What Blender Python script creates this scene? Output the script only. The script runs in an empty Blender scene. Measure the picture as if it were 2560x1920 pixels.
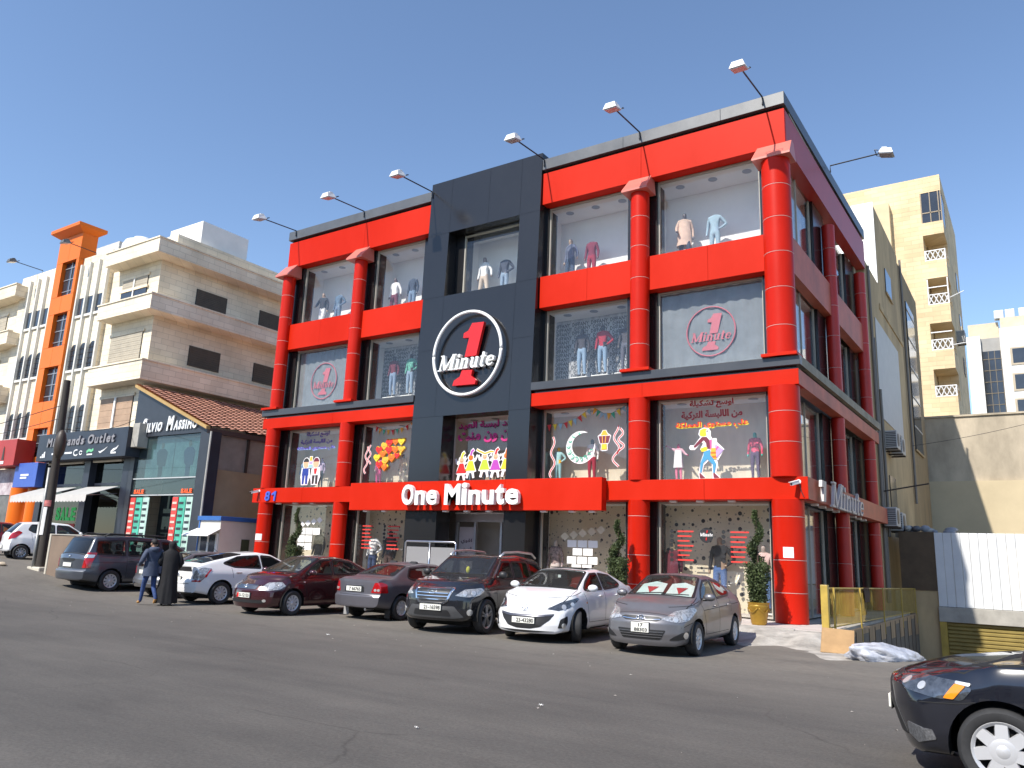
import bpy, bmesh, math, random
from mathutils import Vector, Matrix
from mathutils.bvhtree import BVHTree
random.seed(7)
SC = bpy.context.scene
COL = SC.collection
R = math.radians
PI = math.pi

# ------------------------------------------------------------------ camera, sky, sun, exposure
cam_d = bpy.data.cameras.new('camera')
cam_d.sensor_width = 36.0
cam_d.sensor_fit = 'HORIZONTAL'
cam_d.lens = 36.0 * 1945.797 / 2560.0
cam_d.clip_start = 0.1
cam_d.clip_end = 3000
cam = bpy.data.objects.new('camera', cam_d)
COL.objects.link(cam)
yaw, pitch, roll = R(-34.13023), R(12.44785), R(2.29571)
fw = Vector((math.sin(yaw)*math.cos(pitch), math.cos(yaw)*math.cos(pitch), math.sin(pitch)))
rt = Vector((math.cos(yaw), -math.sin(yaw), 0))
up = rt.cross(fw)
rt2 = rt*math.cos(roll) + up*math.sin(roll)
up2 = up*math.cos(roll) - rt*math.sin(roll)
cm = Matrix((rt2, up2, -fw)).transposed().to_4x4()
cm.translation = Vector((5.4944, -21.3525, 1.6701))
cam.matrix_world = cm
SC.camera = cam

SUN_TO = Vector((-0.40, -1.85, 1.95)).normalized()      # towards the sun
elev = math.asin(SUN_TO.z)
world = bpy.data.worlds.new('World')
SC.world = world
world.use_nodes = True
wn = world.node_tree.nodes
wl = world.node_tree.links
sky = wn.new('ShaderNodeTexSky')
sky.sky_type = 'NISHITA'
sky.sun_disc = False
sky.sun_elevation = elev
sky.sun_rotation = math.atan2(SUN_TO.x, SUN_TO.y)
sky.altitude = 900
sky.air_density = 1.0
sky.dust_density = 0.35
sky.ozone_density = 2.2
wn['Background'].inputs[1].default_value = 0.135
wl.new(sky.outputs[0], wn['Background'].inputs[0])
sun_d = bpy.data.lights.new('sun', 'SUN')
sun_d.energy = 4.0
sun_d.angle = R(0.53)
sun_d.color = (1.0, 0.945, 0.86)
sun = bpy.data.objects.new('sun', sun_d)
COL.objects.link(sun)
sun.rotation_euler = (-SUN_TO).to_track_quat('-Z', 'Y').to_euler()
sun.location = (-20, -60, 60)
SC.view_settings.view_transform = 'Standard'
SC.view_settings.look = 'None'
SC.view_settings.gamma = 1.0
SC.view_settings.exposure = 0.72
SC.view_settings.use_curve_mapping = False

# ------------------------------------------------------------------ materials
MATS = {}
def M(name, col, rough=0.5, metal=0.0, var=0.08, scale=2.0, bump=0.0, bscale=60.0, spec=0.5, coat=0.0,
      stretch=(1, 1, 1), col2=None, detail=6.0, emit=None, estr=0.0, rvar=0.0, alpha=1.0):
    """Principled surface whose colour drifts with object-space noise."""
    if name in MATS:
        return MATS[name]
    m = bpy.data.materials.new(name)
    m.use_nodes = True
    nt = m.node_tree
    b = nt.nodes['Principled BSDF']
    tc = nt.nodes.new('ShaderNodeTexCoord')
    mp = nt.nodes.new('ShaderNodeMapping')
    mp.inputs['Scale'].default_value = stretch
    nt.links.new(tc.outputs['Object'], mp.inputs[0])
    nz = nt.nodes.new('ShaderNodeTexNoise')
    nz.inputs['Scale'].default_value = scale
    nz.inputs['Detail'].default_value = detail
    nz.inputs['Roughness'].default_value = 0.62
    nt.links.new(mp.outputs[0], nz.inputs['Vector'])
    c1 = [max(0, c*(1-var)) for c in col]
    c2 = list(col2) if col2 else [min(1, c*(1+var)) for c in col]
    rp = nt.nodes.new('ShaderNodeValToRGB')
    rp.color_ramp.elements[0].position = 0.32
    rp.color_ramp.elements[1].position = 0.68
    rp.color_ramp.elements[0].color = (*c1, 1)
    rp.color_ramp.elements[1].color = (*c2, 1)
    nt.links.new(nz.outputs['Fac'], rp.inputs[0])
    nt.links.new(rp.outputs[0], b.inputs['Base Color'])
    b.inputs['Roughness'].default_value = rough
    b.inputs['Metallic'].default_value = metal
    b.inputs['Specular IOR Level'].default_value = spec
    b.inputs['Coat Weight'].default_value = coat
    b.inputs['Coat Roughness'].default_value = 0.04
    if rvar:
        mr = nt.nodes.new('ShaderNodeMapRange')
        mr.inputs[3].default_value = max(0.02, rough-rvar)
        mr.inputs[4].default_value = min(1, rough+rvar)
        nt.links.new(nz.outputs['Fac'], mr.inputs[0])
        nt.links.new(mr.outputs[0], b.inputs['Roughness'])
    if bump:
        n2 = nt.nodes.new('ShaderNodeTexNoise')
        n2.inputs['Scale'].default_value = bscale
        n2.inputs['Detail'].default_value = 5
        nt.links.new(mp.outputs[0], n2.inputs['Vector'])
        bp = nt.nodes.new('ShaderNodeBump')
        bp.inputs['Strength'].default_value = bump
        bp.inputs['Distance'].default_value = 0.02
        nt.links.new(n2.outputs['Fac'], bp.inputs['Height'])
        nt.links.new(bp.outputs[0], b.inputs['Normal'])
    if emit:
        b.inputs['Emission Color'].default_value = (*emit, 1)
        b.inputs['Emission Strength'].default_value = estr
    MATS[name] = m
    return m

def glass(name, tint=(0.86, 0.9, 0.9), ior=1.5, rough=0.0, haze=0.0, hcol=(0.5, 0.5, 0.5), gloss=1.0):
    """Thin pane: clear (tinted) transmission plus a Fresnel mirror; haze is a film of dust."""
    if name in MATS:
        return MATS[name]
    m = bpy.data.materials.new(name)
    m.use_nodes = True
    nt = m.node_tree
    nt.nodes.remove(nt.nodes['Principled BSDF'])
    out = nt.nodes['Material Output']
    tr = nt.nodes.new('ShaderNodeBsdfTransparent')
    tr.inputs[0].default_value = (*tint, 1)
    gl = nt.nodes.new('ShaderNodeBsdfGlossy')
    gl.inputs['Roughness'].default_value = rough
    gl.inputs['Color'].default_value = (gloss, gloss, gloss, 1)
    lw = nt.nodes.new('ShaderNodeLayerWeight')
    lw.inputs[0].default_value = 0.5
    pw = nt.nodes.new('ShaderNodeMath'); pw.operation = 'POWER'; pw.inputs[1].default_value = 4.5
    nt.links.new(lw.outputs['Facing'], pw.inputs[0])
    fr = nt.nodes.new('ShaderNodeMath'); fr.operation = 'MULTIPLY_ADD'
    r0 = ((ior-1)/(ior+1))**2
    fr.inputs[1].default_value = 0.9; fr.inputs[2].default_value = r0
    nt.links.new(pw.outputs[0], fr.inputs[0])
    mx = nt.nodes.new('ShaderNodeMixShader')
    nt.links.new(fr.outputs[0], mx.inputs[0])
    nt.links.new(tr.outputs[0], mx.inputs[1])
    nt.links.new(gl.outputs[0], mx.inputs[2])
    last = mx
    if haze:
        df = nt.nodes.new('ShaderNodeBsdfDiffuse')
        df.inputs[0].default_value = (*hcol, 1)
        m2 = nt.nodes.new('ShaderNodeMixShader')
        m2.inputs[0].default_value = haze
        nt.links.new(mx.outputs[0], m2.inputs[1])
        nt.links.new(df.outputs[0], m2.inputs[2])
        last = m2
    nt.links.new(last.outputs[0], out.inputs[0])
    MATS[name] = m
    return m

# ------------------------------------------------------------------ mesh building
def chain(o):
    m = Matrix.Identity(4)
    while o is not None:
        m = o.matrix_basis @ m
        o = o.parent
    return m

class MB:
    """Collects faces; build() links them as ONE mesh object."""
    def __init__(s):
        s.v = []; s.f = []; s.mi = []
        s.cur = 0
    def add(s, vs, fs, mi=None):
        n = len(s.v)
        s.v += [Vector(p) for p in vs]
        s.f += [tuple(i+n for i in f) for f in fs]
        s.mi += [s.cur if mi is None else mi]*len(fs)
        return s
    def box(s, x0, x1, y0, y1, z0, z1, mi=None):
        return s.add([(x0,y0,z0),(x1,y0,z0),(x1,y1,z0),(x0,y1,z0),(x0,y0,z1),(x1,y0,z1),(x1,y1,z1),(x0,y1,z1)],
                     [(0,3,2,1),(4,5,6,7),(0,1,5,4),(1,2,6,5),(2,3,7,6),(3,0,4,7)], mi)
    def bbox(s, x0, x1, y0, y1, z0, z1, b=0.01):
        """box with chamfered edges"""
        bm = bmesh.new()
        bmesh.ops.create_cube(bm, size=1)
        for v in bm.verts:
            v.co = Vector(((x0+x1)/2+v.co.x*(x1-x0), (y0+y1)/2+v.co.y*(y1-y0), (z0+z1)/2+v.co.z*(z1-z0)))
        bmesh.ops.bevel(bm, geom=bm.edges[:], offset=min(b, .45*min(abs(x1-x0), abs(y1-y0), abs(z1-z0))), segments=2, affect='EDGES', profile=0.5)
        return s.bm(bm)
    def bm(s, bm):
        bm.verts.index_update()
        s.add([v.co.copy() for v in bm.verts], [tuple(v.index for v in f.verts) for f in bm.faces])
        bm.free()
        return s
    def prism(s, poly, z0, z1, axis='z'):
        """polygon extruded: axis z -> poly in (x,y); axis y -> poly in (x,z); axis x -> poly in (y,z)"""
        n = len(poly)
        def P(p, t):
            return {'z': (p[0], p[1], t), 'y': (p[0], t, p[1]), 'x': (t, p[0], p[1])}[axis]
        vs = [P(p, z0) for p in poly] + [P(p, z1) for p in poly]
        fs = [tuple(range(n)), tuple(range(2*n-1, n-1, -1))]
        fs += [(i, (i+1) % n, n+(i+1) % n, n+i) for i in range(n)]
        return s.add(vs, fs)
    def cyl(s, p0, p1, r0, r1=None, n=16, cap=True):
        r1 = r0 if r1 is None else r1
        return s.tube([p0, p1], [r0, r1], n, cap)
    def tube(s, pts, rad, n=10, cap=True, closed=False):
        pts = [Vector(p) for p in pts]
        if not isinstance(rad, (list, tuple)):
            rad = [rad]*len(pts)
        base = len(s.v)
        k = len(pts)
        prev = None
        vs = []
        for i, p in enumerate(pts):
            a = pts[(i-1) % k] if (i > 0 or closed) else p
            b = pts[(i+1) % k] if (i < k-1 or closed) else p
            t = (b-a).normalized()
            if prev is None:
                h = Vector((0, 0, 1)) if abs(t.z) < .9 else Vector((1, 0, 0))
                u = t.cross(h).normalized()
            else:
                u = (prev - t*prev.dot(t)).normalized()
            prev = u
            w = t.cross(u)
            for j in range(n):
                an = 2*PI*j/n
                vs.append(p + (u*math.cos(an)+w*math.sin(an))*rad[i])
        fs = []
        for i in range(k if closed else k-1):
            i2 = (i+1) % k
            for j in range(n):
                fs.append((i*n+j, i*n+(j+1) % n, i2*n+(j+1) % n, i2*n+j))
        if cap and not closed:
            fs.append(tuple(range(n-1, -1, -1)))
            fs.append(tuple((k-1)*n+j for j in range(n)))
        return s.add(vs, fs)
    def lathe(s, prof, n=24, c=(0, 0, 0), axis='z', cap=True, a0=0.0, a1=2*PI):
        """profile of (radius, height)"""
        full = abs(a1-a0-2*PI) < 1e-6
        k = len(prof)
        m = n if full else n+1
        vs = []
        for j in range(m):
            a = a0+(a1-a0)*j/n
            for r, h in prof:
                x, y = r*math.cos(a), r*math.sin(a)
                q = {'z': (x, y, h), 'y': (x, h, y), 'x': (h, x, y)}[axis]
                vs.append((c[0]+q[0], c[1]+q[1], c[2]+q[2]))
        fs = []
        for j in range(n):
            j2 = (j+1) % m
            for i in range(k-1):
                fs.append((j*k+i, j2*k+i, j2*k+i+1, j*k+i+1))
        if cap and full:
            if prof[0][0] > 1e-5: fs.append(tuple(j*k for j in range(n-1, -1, -1)))
            if prof[-1][0] > 1e-5: fs.append(tuple(j*k+k-1 for j in range(n)))
        return s.add(vs, fs)
    def grid(s, P):
        """P[i][j] points"""
        n, m = len(P), len(P[0])
        return s.add([q for r in P for q in r], [(i*m+j, (i+1)*m+j, (i+1)*m+j+1, i*m+j+1) for i in range(n-1) for j in range(m-1)])
    def ell(s, c, r, n=12, m=8):
        prof = [(max(1e-4, math.sin(PI*i/m)), -math.cos(PI*i/m)) for i in range(m+1)]
        t = MB().lathe(prof, n, cap=False)
        return s.add([(c[0]+v.x*r[0], c[1]+v.y*r[1], c[2]+v.z*r[2]) for v in t.v], t.f)
    def sphere(s, c, r, n=12, m=8):
        return s.ell(c, (r, r, r), n, m)
    def poly(s, pts, t=None):
        n = len(pts)
        return s.add(pts, [tuple(range(n))])
    def move(s, M4):
        s.v = [M4 @ v for v in s.v]
        return s
    def join(s, o):
        n = len(s.v)
        s.v += o.v; s.f += [tuple(i+n for i in f) for f in o.f]; s.mi += o.mi
        return s
    def mesh(s, name, mats, smooth=False, recalc=True, merge=False):
        me = bpy.data.meshes.new(name)
        me.from_pydata([tuple(v) for v in s.v], [], s.f)
        if not isinstance(mats, (list, tuple)): mats = [mats]
        for m in mats: me.materials.append(m)
        if len(mats) > 1:
            me.polygons.foreach_set('material_index', s.mi)
        if recalc or merge:
            bm = bmesh.new(); bm.from_mesh(me)
            if merge: bmesh.ops.remove_doubles(bm, verts=bm.verts, dist=1e-5)
            if recalc: bmesh.ops.recalc_face_normals(bm, faces=bm.faces)
            bm.to_mesh(me); bm.free()
        if smooth:
            me.polygons.foreach_set('use_smooth', [True]*len(me.polygons))
            if smooth is not True:
                me.set_sharp_from_angle(angle=R(smooth))
        me.update()
        return me
    def build(s, name, mats, parent=None, smooth=False, world=True, recalc=True, merge=False):
        if parent is not None and world:
            inv = chain(parent).inverted()
            s.v = [inv @ v for v in s.v]
        return link(name, s.mesh(name, mats, smooth, recalc, merge), parent)

def link(name, me, parent=None):
    o = bpy.data.objects.new(name, me)
    COL.objects.link(o)
    if parent is not None: o.parent = parent
    return o
def tag(o, label=None, cat=None, group=None, kind=None):
    if label: o['label'] = label
    if cat: o['category'] = cat
    if group: o['group'] = group
    if kind: o['kind'] = kind
    return o
def thing(name, label, cat, loc=(0, 0, 0), rz=0.0, group=None):
    o = bpy.data.objects.new(name, None)
    o.empty_display_size = 0.2
    COL.objects.link(o)
    o.location = loc; o.rotation_euler = (0, 0, rz)
    return tag(o, label, cat, group)
def copy_tree(o, parent=None):
    c = o.copy(); COL.objects.link(c); c.parent = parent
    for ch in list(o.children): copy_tree(ch, c)
    return c
def text_mb(body, size, depth=0.0, offset=0.0, shear=0.0, space=1.0, align='LEFT', xs=1.0, res=4, line=1.0):
    """lettering as mesh in the x-z plane, extruded towards -y"""
    cu = bpy.data.curves.new('t', 'FONT')
    cu.body = body; cu.size = size; cu.extrude = depth/2; cu.offset = offset; cu.shear = shear
    cu.space_character = space; cu.align_x = align; cu.resolution_u = res; cu.space_line = line
    o = bpy.data.objects.new('t', cu)
    COL.objects.link(o)
    dg = bpy.context.evaluated_depsgraph_get()
    me = bpy.data.meshes.new_from_object(o.evaluated_get(dg))
    mb = MB()
    mb.add([(v.co.x*xs, -v.co.z, v.co.y) for v in me.vertices], [tuple(p.vertices) for p in me.polygons])
    bpy.data.objects.remove(o); bpy.data.curves.remove(cu); bpy.data.meshes.remove(me)
    return mb
def extent(mb):
    xs = [v.x for v in mb.v]; zs = [v.z for v in mb.v]
    return min(xs), max(xs), min(zs), max(zs)
def fit(mb, x0, x1, z0, z1, y):
    a, b, c, d = extent(mb)
    for v in mb.v:
        v.x = x0+(v.x-a)/(b-a)*(x1-x0); v.z = z0+(v.z-c)/(d-c)*(z1-z0); v.y += y
    return mb
def smoothstep(t):
    t = max(0.0, min(1.0, t)); return t*t*(3-2*t)
def lerp(a, b, t): return a+(b-a)*t
def interp(tab, x):
    if x <= tab[0][0]: return tab[0][1]
    for (a, u), (b, v) in zip(tab, tab[1:]):
        if x <= b: return u+(v-u)*(x-a)/(b-a) if b > a else v
    return tab[-1][1]
def ground_z(x):
    return 0.8*smoothstep((-17-x)/13.0)+max(0, -30-x)*0.008
# ------------------------------------------------------------------ ground
def asphalt():
    m = bpy.data.materials.new('asphalt'); m.use_nodes = True
    nt = m.node_tree; N = nt.nodes; Lk = nt.links
    b = N['Principled BSDF']
    geo = N.new('ShaderNodeNewGeometry')
    def noise(scale, stretch=(1, 1, 1), detail=6, rough=.6):
        mp = N.new('ShaderNodeMapping'); mp.inputs['Scale'].default_value = stretch
        Lk.new(geo.outputs['Position'], mp.inputs[0])
        n = N.new('ShaderNodeTexNoise'); n.inputs['Scale'].default_value = scale
        n.inputs['Detail'].default_value = detail; n.inputs['Roughness'].default_value = rough
        Lk.new(mp.outputs[0], n.inputs['Vector'])
        return n.outputs['Fac']
    def ramp(src, a, ca, c, cc):
        r = N.new('ShaderNodeValToRGB'); e = r.color_ramp.elements
        e[0].position = a; e[0].color = (*ca, 1); e[1].position = c; e[1].color = (*cc, 1)
        Lk.new(src, r.inputs[0]); return r.outputs[0]
    def mix(f, a, c, mode='MIX'):
        x = N.new('ShaderNodeMix'); x.data_type = 'RGBA'; x.blend_type = mode
        if isinstance(f, float): x.inputs[0].default_value = f
        else: Lk.new(f, x.inputs[0])
        Lk.new(a, x.inputs[6]); Lk.new(c, x.inputs[7]); return x.outputs[2]
    base = ramp(noise(0.30, (1, 1.5, 1), 9, .72), .3, (.080, .075, .069), .7, (.118, .110, .100))
    streak = ramp(noise(.8, (.22, 1.7, 1), 8, .7), .36, (.86, .86, .87), .64, (1.06, 1.05, 1.04))
    c = mix(1.0, base, streak, 'MULTIPLY')
    grain = ramp(noise(26, (1, 1, 1), 6, .85), .28, (.62, .62, .62), .74, (1.38, 1.37, 1.35))
    c = mix(1.0, c, grain, 'MULTIPLY')
    # dust collected along the parking strip and pavement edge
    sep = N.new('ShaderNodeSeparateXYZ'); Lk.new(geo.outputs['Position'], sep.inputs[0])
    mr = N.new('ShaderNodeMapRange'); mr.interpolation_type = 'SMOOTHSTEP'
    mr.inputs[1].default_value = -12.5; mr.inputs[2].default_value = -6.0
    Lk.new(sep.outputs['Y'], mr.inputs[0])
    dn = noise(.9, (.5, 1.2, 1))
    mu = N.new('ShaderNodeMath'); mu.operation = 'MULTIPLY'
    Lk.new(mr.outputs[0], mu.inputs[0]); Lk.new(dn, mu.inputs[1])
    mu2 = N.new('ShaderNodeMath'); mu2.operation = 'MULTIPLY'; mu2.inputs[1].default_value = 1.5; mu2.use_clamp = True
    Lk.new(mu.outputs[0], mu2.inputs[0])
    dust = ramp(noise(8, (1, 1, 1)), .3, (.150, .134, .113), .7, (.200, .180, .152))
    c = mix(mu2.outputs[0], c, dust)
    # dark oil and tyre marks
    oil = ramp(noise(.5, (.45, 1.3, 1), 7, .7), .58, (1, 1, 1), .74, (.74, .74, .75))
    c = mix(1.0, c, oil, 'MULTIPLY')
    # hairline cracks and dark patched seams
    wv = N.new('ShaderNodeMapping'); wv.inputs['Scale'].default_value = (.22, .34, 1)
    Lk.new(geo.outputs['Position'], wv.inputs[0])
    dn2 = N.new('ShaderNodeTexNoise'); dn2.inputs['Scale'].default_value = 2.2; dn2.inputs['Detail'].default_value = 6
    Lk.new(wv.outputs[0], dn2.inputs['Vector'])
    ad = N.new('ShaderNodeMix'); ad.data_type = 'RGBA'; ad.blend_type = 'ADD'; ad.inputs[0].default_value = .35
    Lk.new(wv.outputs[0], ad.inputs[6]); Lk.new(dn2.outputs['Color'], ad.inputs[7])
    vo = N.new('ShaderNodeTexVoronoi'); vo.feature = 'DISTANCE_TO_EDGE'; vo.voronoi_dimensions = '2D'; vo.inputs['Scale'].default_value = 1.0
    Lk.new(ad.outputs[2], vo.inputs['Vector'])
    cr = ramp(vo.outputs['Distance'], .001, (.70, .70, .70), .006, (1, 1, 1))
    msk = ramp(noise(.21, (1, 1, 1), 3), .50, (0, 0, 0), .60, (1, 1, 1))
    c2 = mix(1.0, c, cr, 'MULTIPLY')
    xm = N.new('ShaderNodeMix'); xm.data_type = 'RGBA'
    Lk.new(msk, xm.inputs[0]); Lk.new(c, xm.inputs[6]); Lk.new(c2, xm.inputs[7])
    c = xm.outputs[2]
    Lk.new(c, b.inputs['Base Color'])
    b.inputs['Roughness'].default_value = .86
    b.inputs['Specular IOR Level'].default_value = .3
    bp = N.new('ShaderNodeBump'); bp.inputs['Strength'].default_value = .35; bp.inputs['Distance'].default_value = .012
    Lk.new(noise(55, (1, 1, 1), 4, .7), bp.inputs['Height'])
    Lk.new(bp.outputs[0], b.inputs['Normal'])
    MATS['asphalt'] = m
    return m
def H(x, y):
    if 1.335 < x < 9.0 and -4.2 < y < 13.2:
        return -0.185*max(0, y+3.4-0.4) - 0.05*smoothstep((y+4.2)/1.2)
    return ground_z(x)
def lin(a, b, n): return [a+(b-a)*i/n for i in range(n+1)]
gx = [-900, -400, -200, -120] + lin(-90, -50, 12) + lin(-48, -12, 40) + lin(-11, 1.0, 24) + [1.33, 1.34] + lin(1.7, 8.9, 14) + [8.995, 9.005, 12, 18, 30, 60, 140, 400, 900]
gy = [-900, -300, -120, -60, -40, -30] + lin(-26, -5, 30) + [-4.2, -4.0, -3.8, -3.5, -3.2, -3.0, -2.6] + lin(-2, 13.1, 16) + [13.19, 13.21, 16, 22, 30, 50, 100, 250, 900]
mb = MB().grid([[(x, y, H(x, y)) for y in gy] for x in gx])
tag(mb.build('road', asphalt(), smooth=20), kind='structure')

concrete = M('concrete', (.36, .34, .30), .85, var=.2, scale=1.6, bump=.35, bscale=30)
paving = M('paving_stone', (.50, .45, .41), .7, var=.12, scale=1.2, bump=.12, bscale=25)
white_pl = M('white_plaster', (.78, .77, .74), .75, var=.05, scale=1.5, bump=.1, bscale=40)

# raised pavement in front of the shop: slabs with joints on a concrete bed
side_walk = thing('pavement', None, None, (-10, -1.0, 0)); side_walk['kind'] = 'structure'
MB().box(-22.6, 1.25, -1.86, 11.6, -0.02, 0.236).build('pavement_bed', concrete, side_walk)
MB().bbox(-22.6, 0.55, -2.02, -1.865, -0.02, 0.262, .02).build('kerb', concrete, side_walk)
k = 0
for i in range(29):
    for j in range(3):
        x0 = -22.55+i*.82; y0 = -1.85+j*.78
        if x0 > 1.0: continue
        MB().bbox(x0+.006, min(x0+.814, 1.24), y0+.006, y0+.774, .2, .258+random.uniform(-.003, .003), .006).build('paving_slab', paving, side_walk)

# broken cement apron between the pavement's end and the road
P = []
rnd = random.Random(3)
for i in range(40):
    row = []
    u = i/39
    x = -.9+u*3.35
    for j in range(22):
        v = j/21
        y = -1.87-v*(1.5+1.7*u+.35*math.sin(u*9)+.2*math.sin(u*23+1))
        top = .235 if x < 1.15 else max(.0, .235-(x-1.15)*.5)
        z = top*(1-smoothstep((v-.12)/.8))+.012*math.sin(9*u+7*v)+.02*rnd.random()*(1-v)
        z *= (1 if u > .06 else u/.06)*(1 if u < .93 else max(0, (1-u)/.07))
        row.append((x, y, max(z, -.03)+.012*(1-v) - .03*(v > .97)))
    P.append(row)
tag(MB().grid(P).build('cement_apron', M('cement_apron', (.36, .335, .295), .9, var=.35, scale=2.2, bump=.8, bscale=16, detail=9), smooth=True), kind='structure')

# ------------------------------------------------------------------ shop: levels and materials
Z0 = .26
red = M('red_cladding', (.53, .0150, .0016), .44, var=.10, scale=.35, spec=.09, rvar=.08, stretch=(1, 1, .5), col2=(.56, .022, .008), detail=9)
red_col = M('red_column', (.51, .0125, .0014), .36, var=.12, scale=.9, spec=.16, rvar=.08, col2=(.53, .015, .005), detail=9, stretch=(1, 1, .5))
red_cap = M('pale_red_capital', (.56, .16, .12), .38, var=.08, scale=2)
black = M('black_cladding', (.014, .0135, .014), .20, var=.06, scale=.5, spec=.6, rvar=.04)
blk_led = M('charcoal_ledge', (.05, .052, .058), .33, var=.12, scale=1.0, rvar=.06)
grey_cap = M('grey_coping', (.105, .108, .112), .34, metal=.2, var=.16, scale=.7, rvar=.08)
sand_ledge = M('dusty_ledge', (.26, .23, .17), .7, var=.25, scale=2.0)
side_band = M('brownish_red_cladding', (.44, .10, .055), .55, var=.25, scale=.9)  # browner, paler red on the right side of bands and spandrels
steel = M('brushed_steel', (.55, .55, .56), .28, metal=1.0, var=.08, scale=8)
joint = M('pale_joint', (.62, .5, .46), .5, var=.1)
frame_m = M('beige_frame', (.40, .37, .31), .5, var=.08)
white_in = M('display_white', (.80, .80, .80), .8, var=.03)
ceil_in = M('display_ceiling', (.72, .72, .70), .85, var=.03)
dkfloor = M('display_floor', (.55, .53, .50), .6, var=.05)
pane_m = glass('shop_glass', (.97, .972, .968), 1.42, haze=.010)
lamp_grey = M('downlight_trim', (.30, .30, .30), .4, metal=.6)
marble = M('cream_marble', (.62, .53, .40), .5, var=.18, scale=1.3, stretch=(1, 1, .35), col2=(.74, .66, .52))
wood_d = M('dark_wood', (.05, .035, .025), .5)

store = thing('clothing_store', 'four storey red and black clothing shop with round red columns and a white lit sign', 'shop', (-10.5, 5, Z0))
def part(mb, name, mat, parent=None, smooth=False):
    return mb.build(name, mat, parent or store, smooth)
# core that carries everything
MB().box(-20.85, -1.42, 1.80, 11.4, Z0, 14.95).build('inner_wall', M('inner_wall', (.30, .28, .26), .9), store)
MB().box(-21.0, .3, .6, 11.5, 14.95, 15.05).build('roof', concrete, store)

YE = 11.55
def band(name, ex, ey, z0, z1, mat, cuts, smat=None, back=.42, sx=.12):
    xs = [-21-ex]+cuts+[ex]
    for a, b in zip(xs, xs[1:]):
        g = .003
        mbx = MB().bbox(a+(g if a > -21 else 0), b-(g if b < 0 else 0), -ey, back, z0, z1, .006)
        part(mbx, name, mat)
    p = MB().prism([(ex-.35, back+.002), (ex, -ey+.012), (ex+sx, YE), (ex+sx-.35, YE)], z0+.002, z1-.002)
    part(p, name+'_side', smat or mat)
    p = MB().box(-21-ex, -21-ex+.4, back+.003, YE, z0, z1)
    part(p, name+'_side', mat)
# lower sign band, first floor band, ledge
band('sign_band', .59, .25, 3.41, 3.99, red, [-18.6, -15.45, -5.3, -2.2], side_band)
band('red_band', .46, .22, 6.48, 6.91, red, [], side_band)
for o in [o for o in store.children if o.name.startswith('red_band') and 'side' not in o.name]:
    bpy.data.objects.remove(o)
for a, b in ((-21.46, -17.3), (-17.296, -13.11), (-8.04, -4.1), (-4.096, .46)):
    part(MB().bbox(a, b, -.22, .42, 6.48, 6.91, .006), 'red_band', red)
for a, b in ((-21.46, -13.11), (-8.04, .46)):
    part(MB().box(a+.05, b-.06, -.10, .4, 6.912, 7.005), 'shadow_gap', black)
for a, b in ((-21.53, -13.11), (-8.04, .53)):
    part(MB().bbox(a, b, -.28, .44, 7.01, 7.27, .008), 'ledge', blk_led)
part(MB().prism([(.1, .45), (.528, -.262), (.66, YE), (.3, YE)], 7.012, 7.268), 'ledge_side', sand_ledge)
part(MB().prism([(.1, .42), (.4, -.1), (.55, YE), (.3, YE)], 6.912, 7.008), 'shadow_gap', black)
# spandrels between second and third floor
for a, b in ((-21.2, -18.83), (-18.826, -16.68), (-16.64, -13.11), (-8.02, -6.2), (-6.196, -4.30), (-4.26, -2.1), (-2.096, .2)):
    part(MB().bbox(a, b, .05, .46, 9.93, 11.05, .006), 'spandrel', red)
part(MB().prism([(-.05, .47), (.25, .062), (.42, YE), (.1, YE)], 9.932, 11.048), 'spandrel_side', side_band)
# top fascia and coping
for a, b in ((-21.29, -16.66), (-16.654, -13.11), (-8.02, -4.285), (-4.279, .29)):
    part(MB().bbox(a, b, .05, .46, 13.73, 14.91, .005), 'fascia', red)
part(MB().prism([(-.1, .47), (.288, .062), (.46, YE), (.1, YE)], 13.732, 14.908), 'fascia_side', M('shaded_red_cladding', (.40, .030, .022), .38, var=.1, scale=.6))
part(MB().box(-21.29, -20.9, .47, YE, 13.73, 14.91), 'fascia_side', red)
for a, b in ((-21.2, -13.11), (-8.02, .2)):
    part(MB().box(a, b, .14, .5, 14.912, 15.015), 'shadow_gap', black)
part(MB().prism([(-.1, .5), (.2, .142), (.38, YE), (.1, YE)], 14.912, 15.013), 'shadow_gap', black)
for a, b in ((-21.32, -17.2), (-17.196, -13.11), (-8.02, -4.9), (-4.896, -1.6), (-1.596, .32)):
    part(MB().bbox(a, b, -.03, .55, 15.02, 15.42, .008), 'coping', grey_cap)
part(MB().prism([(-.2, .56), (.32, -.018), (.50, YE), (0, YE)], 15.022, 15.418), 'coping_side', blk_led)

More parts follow.
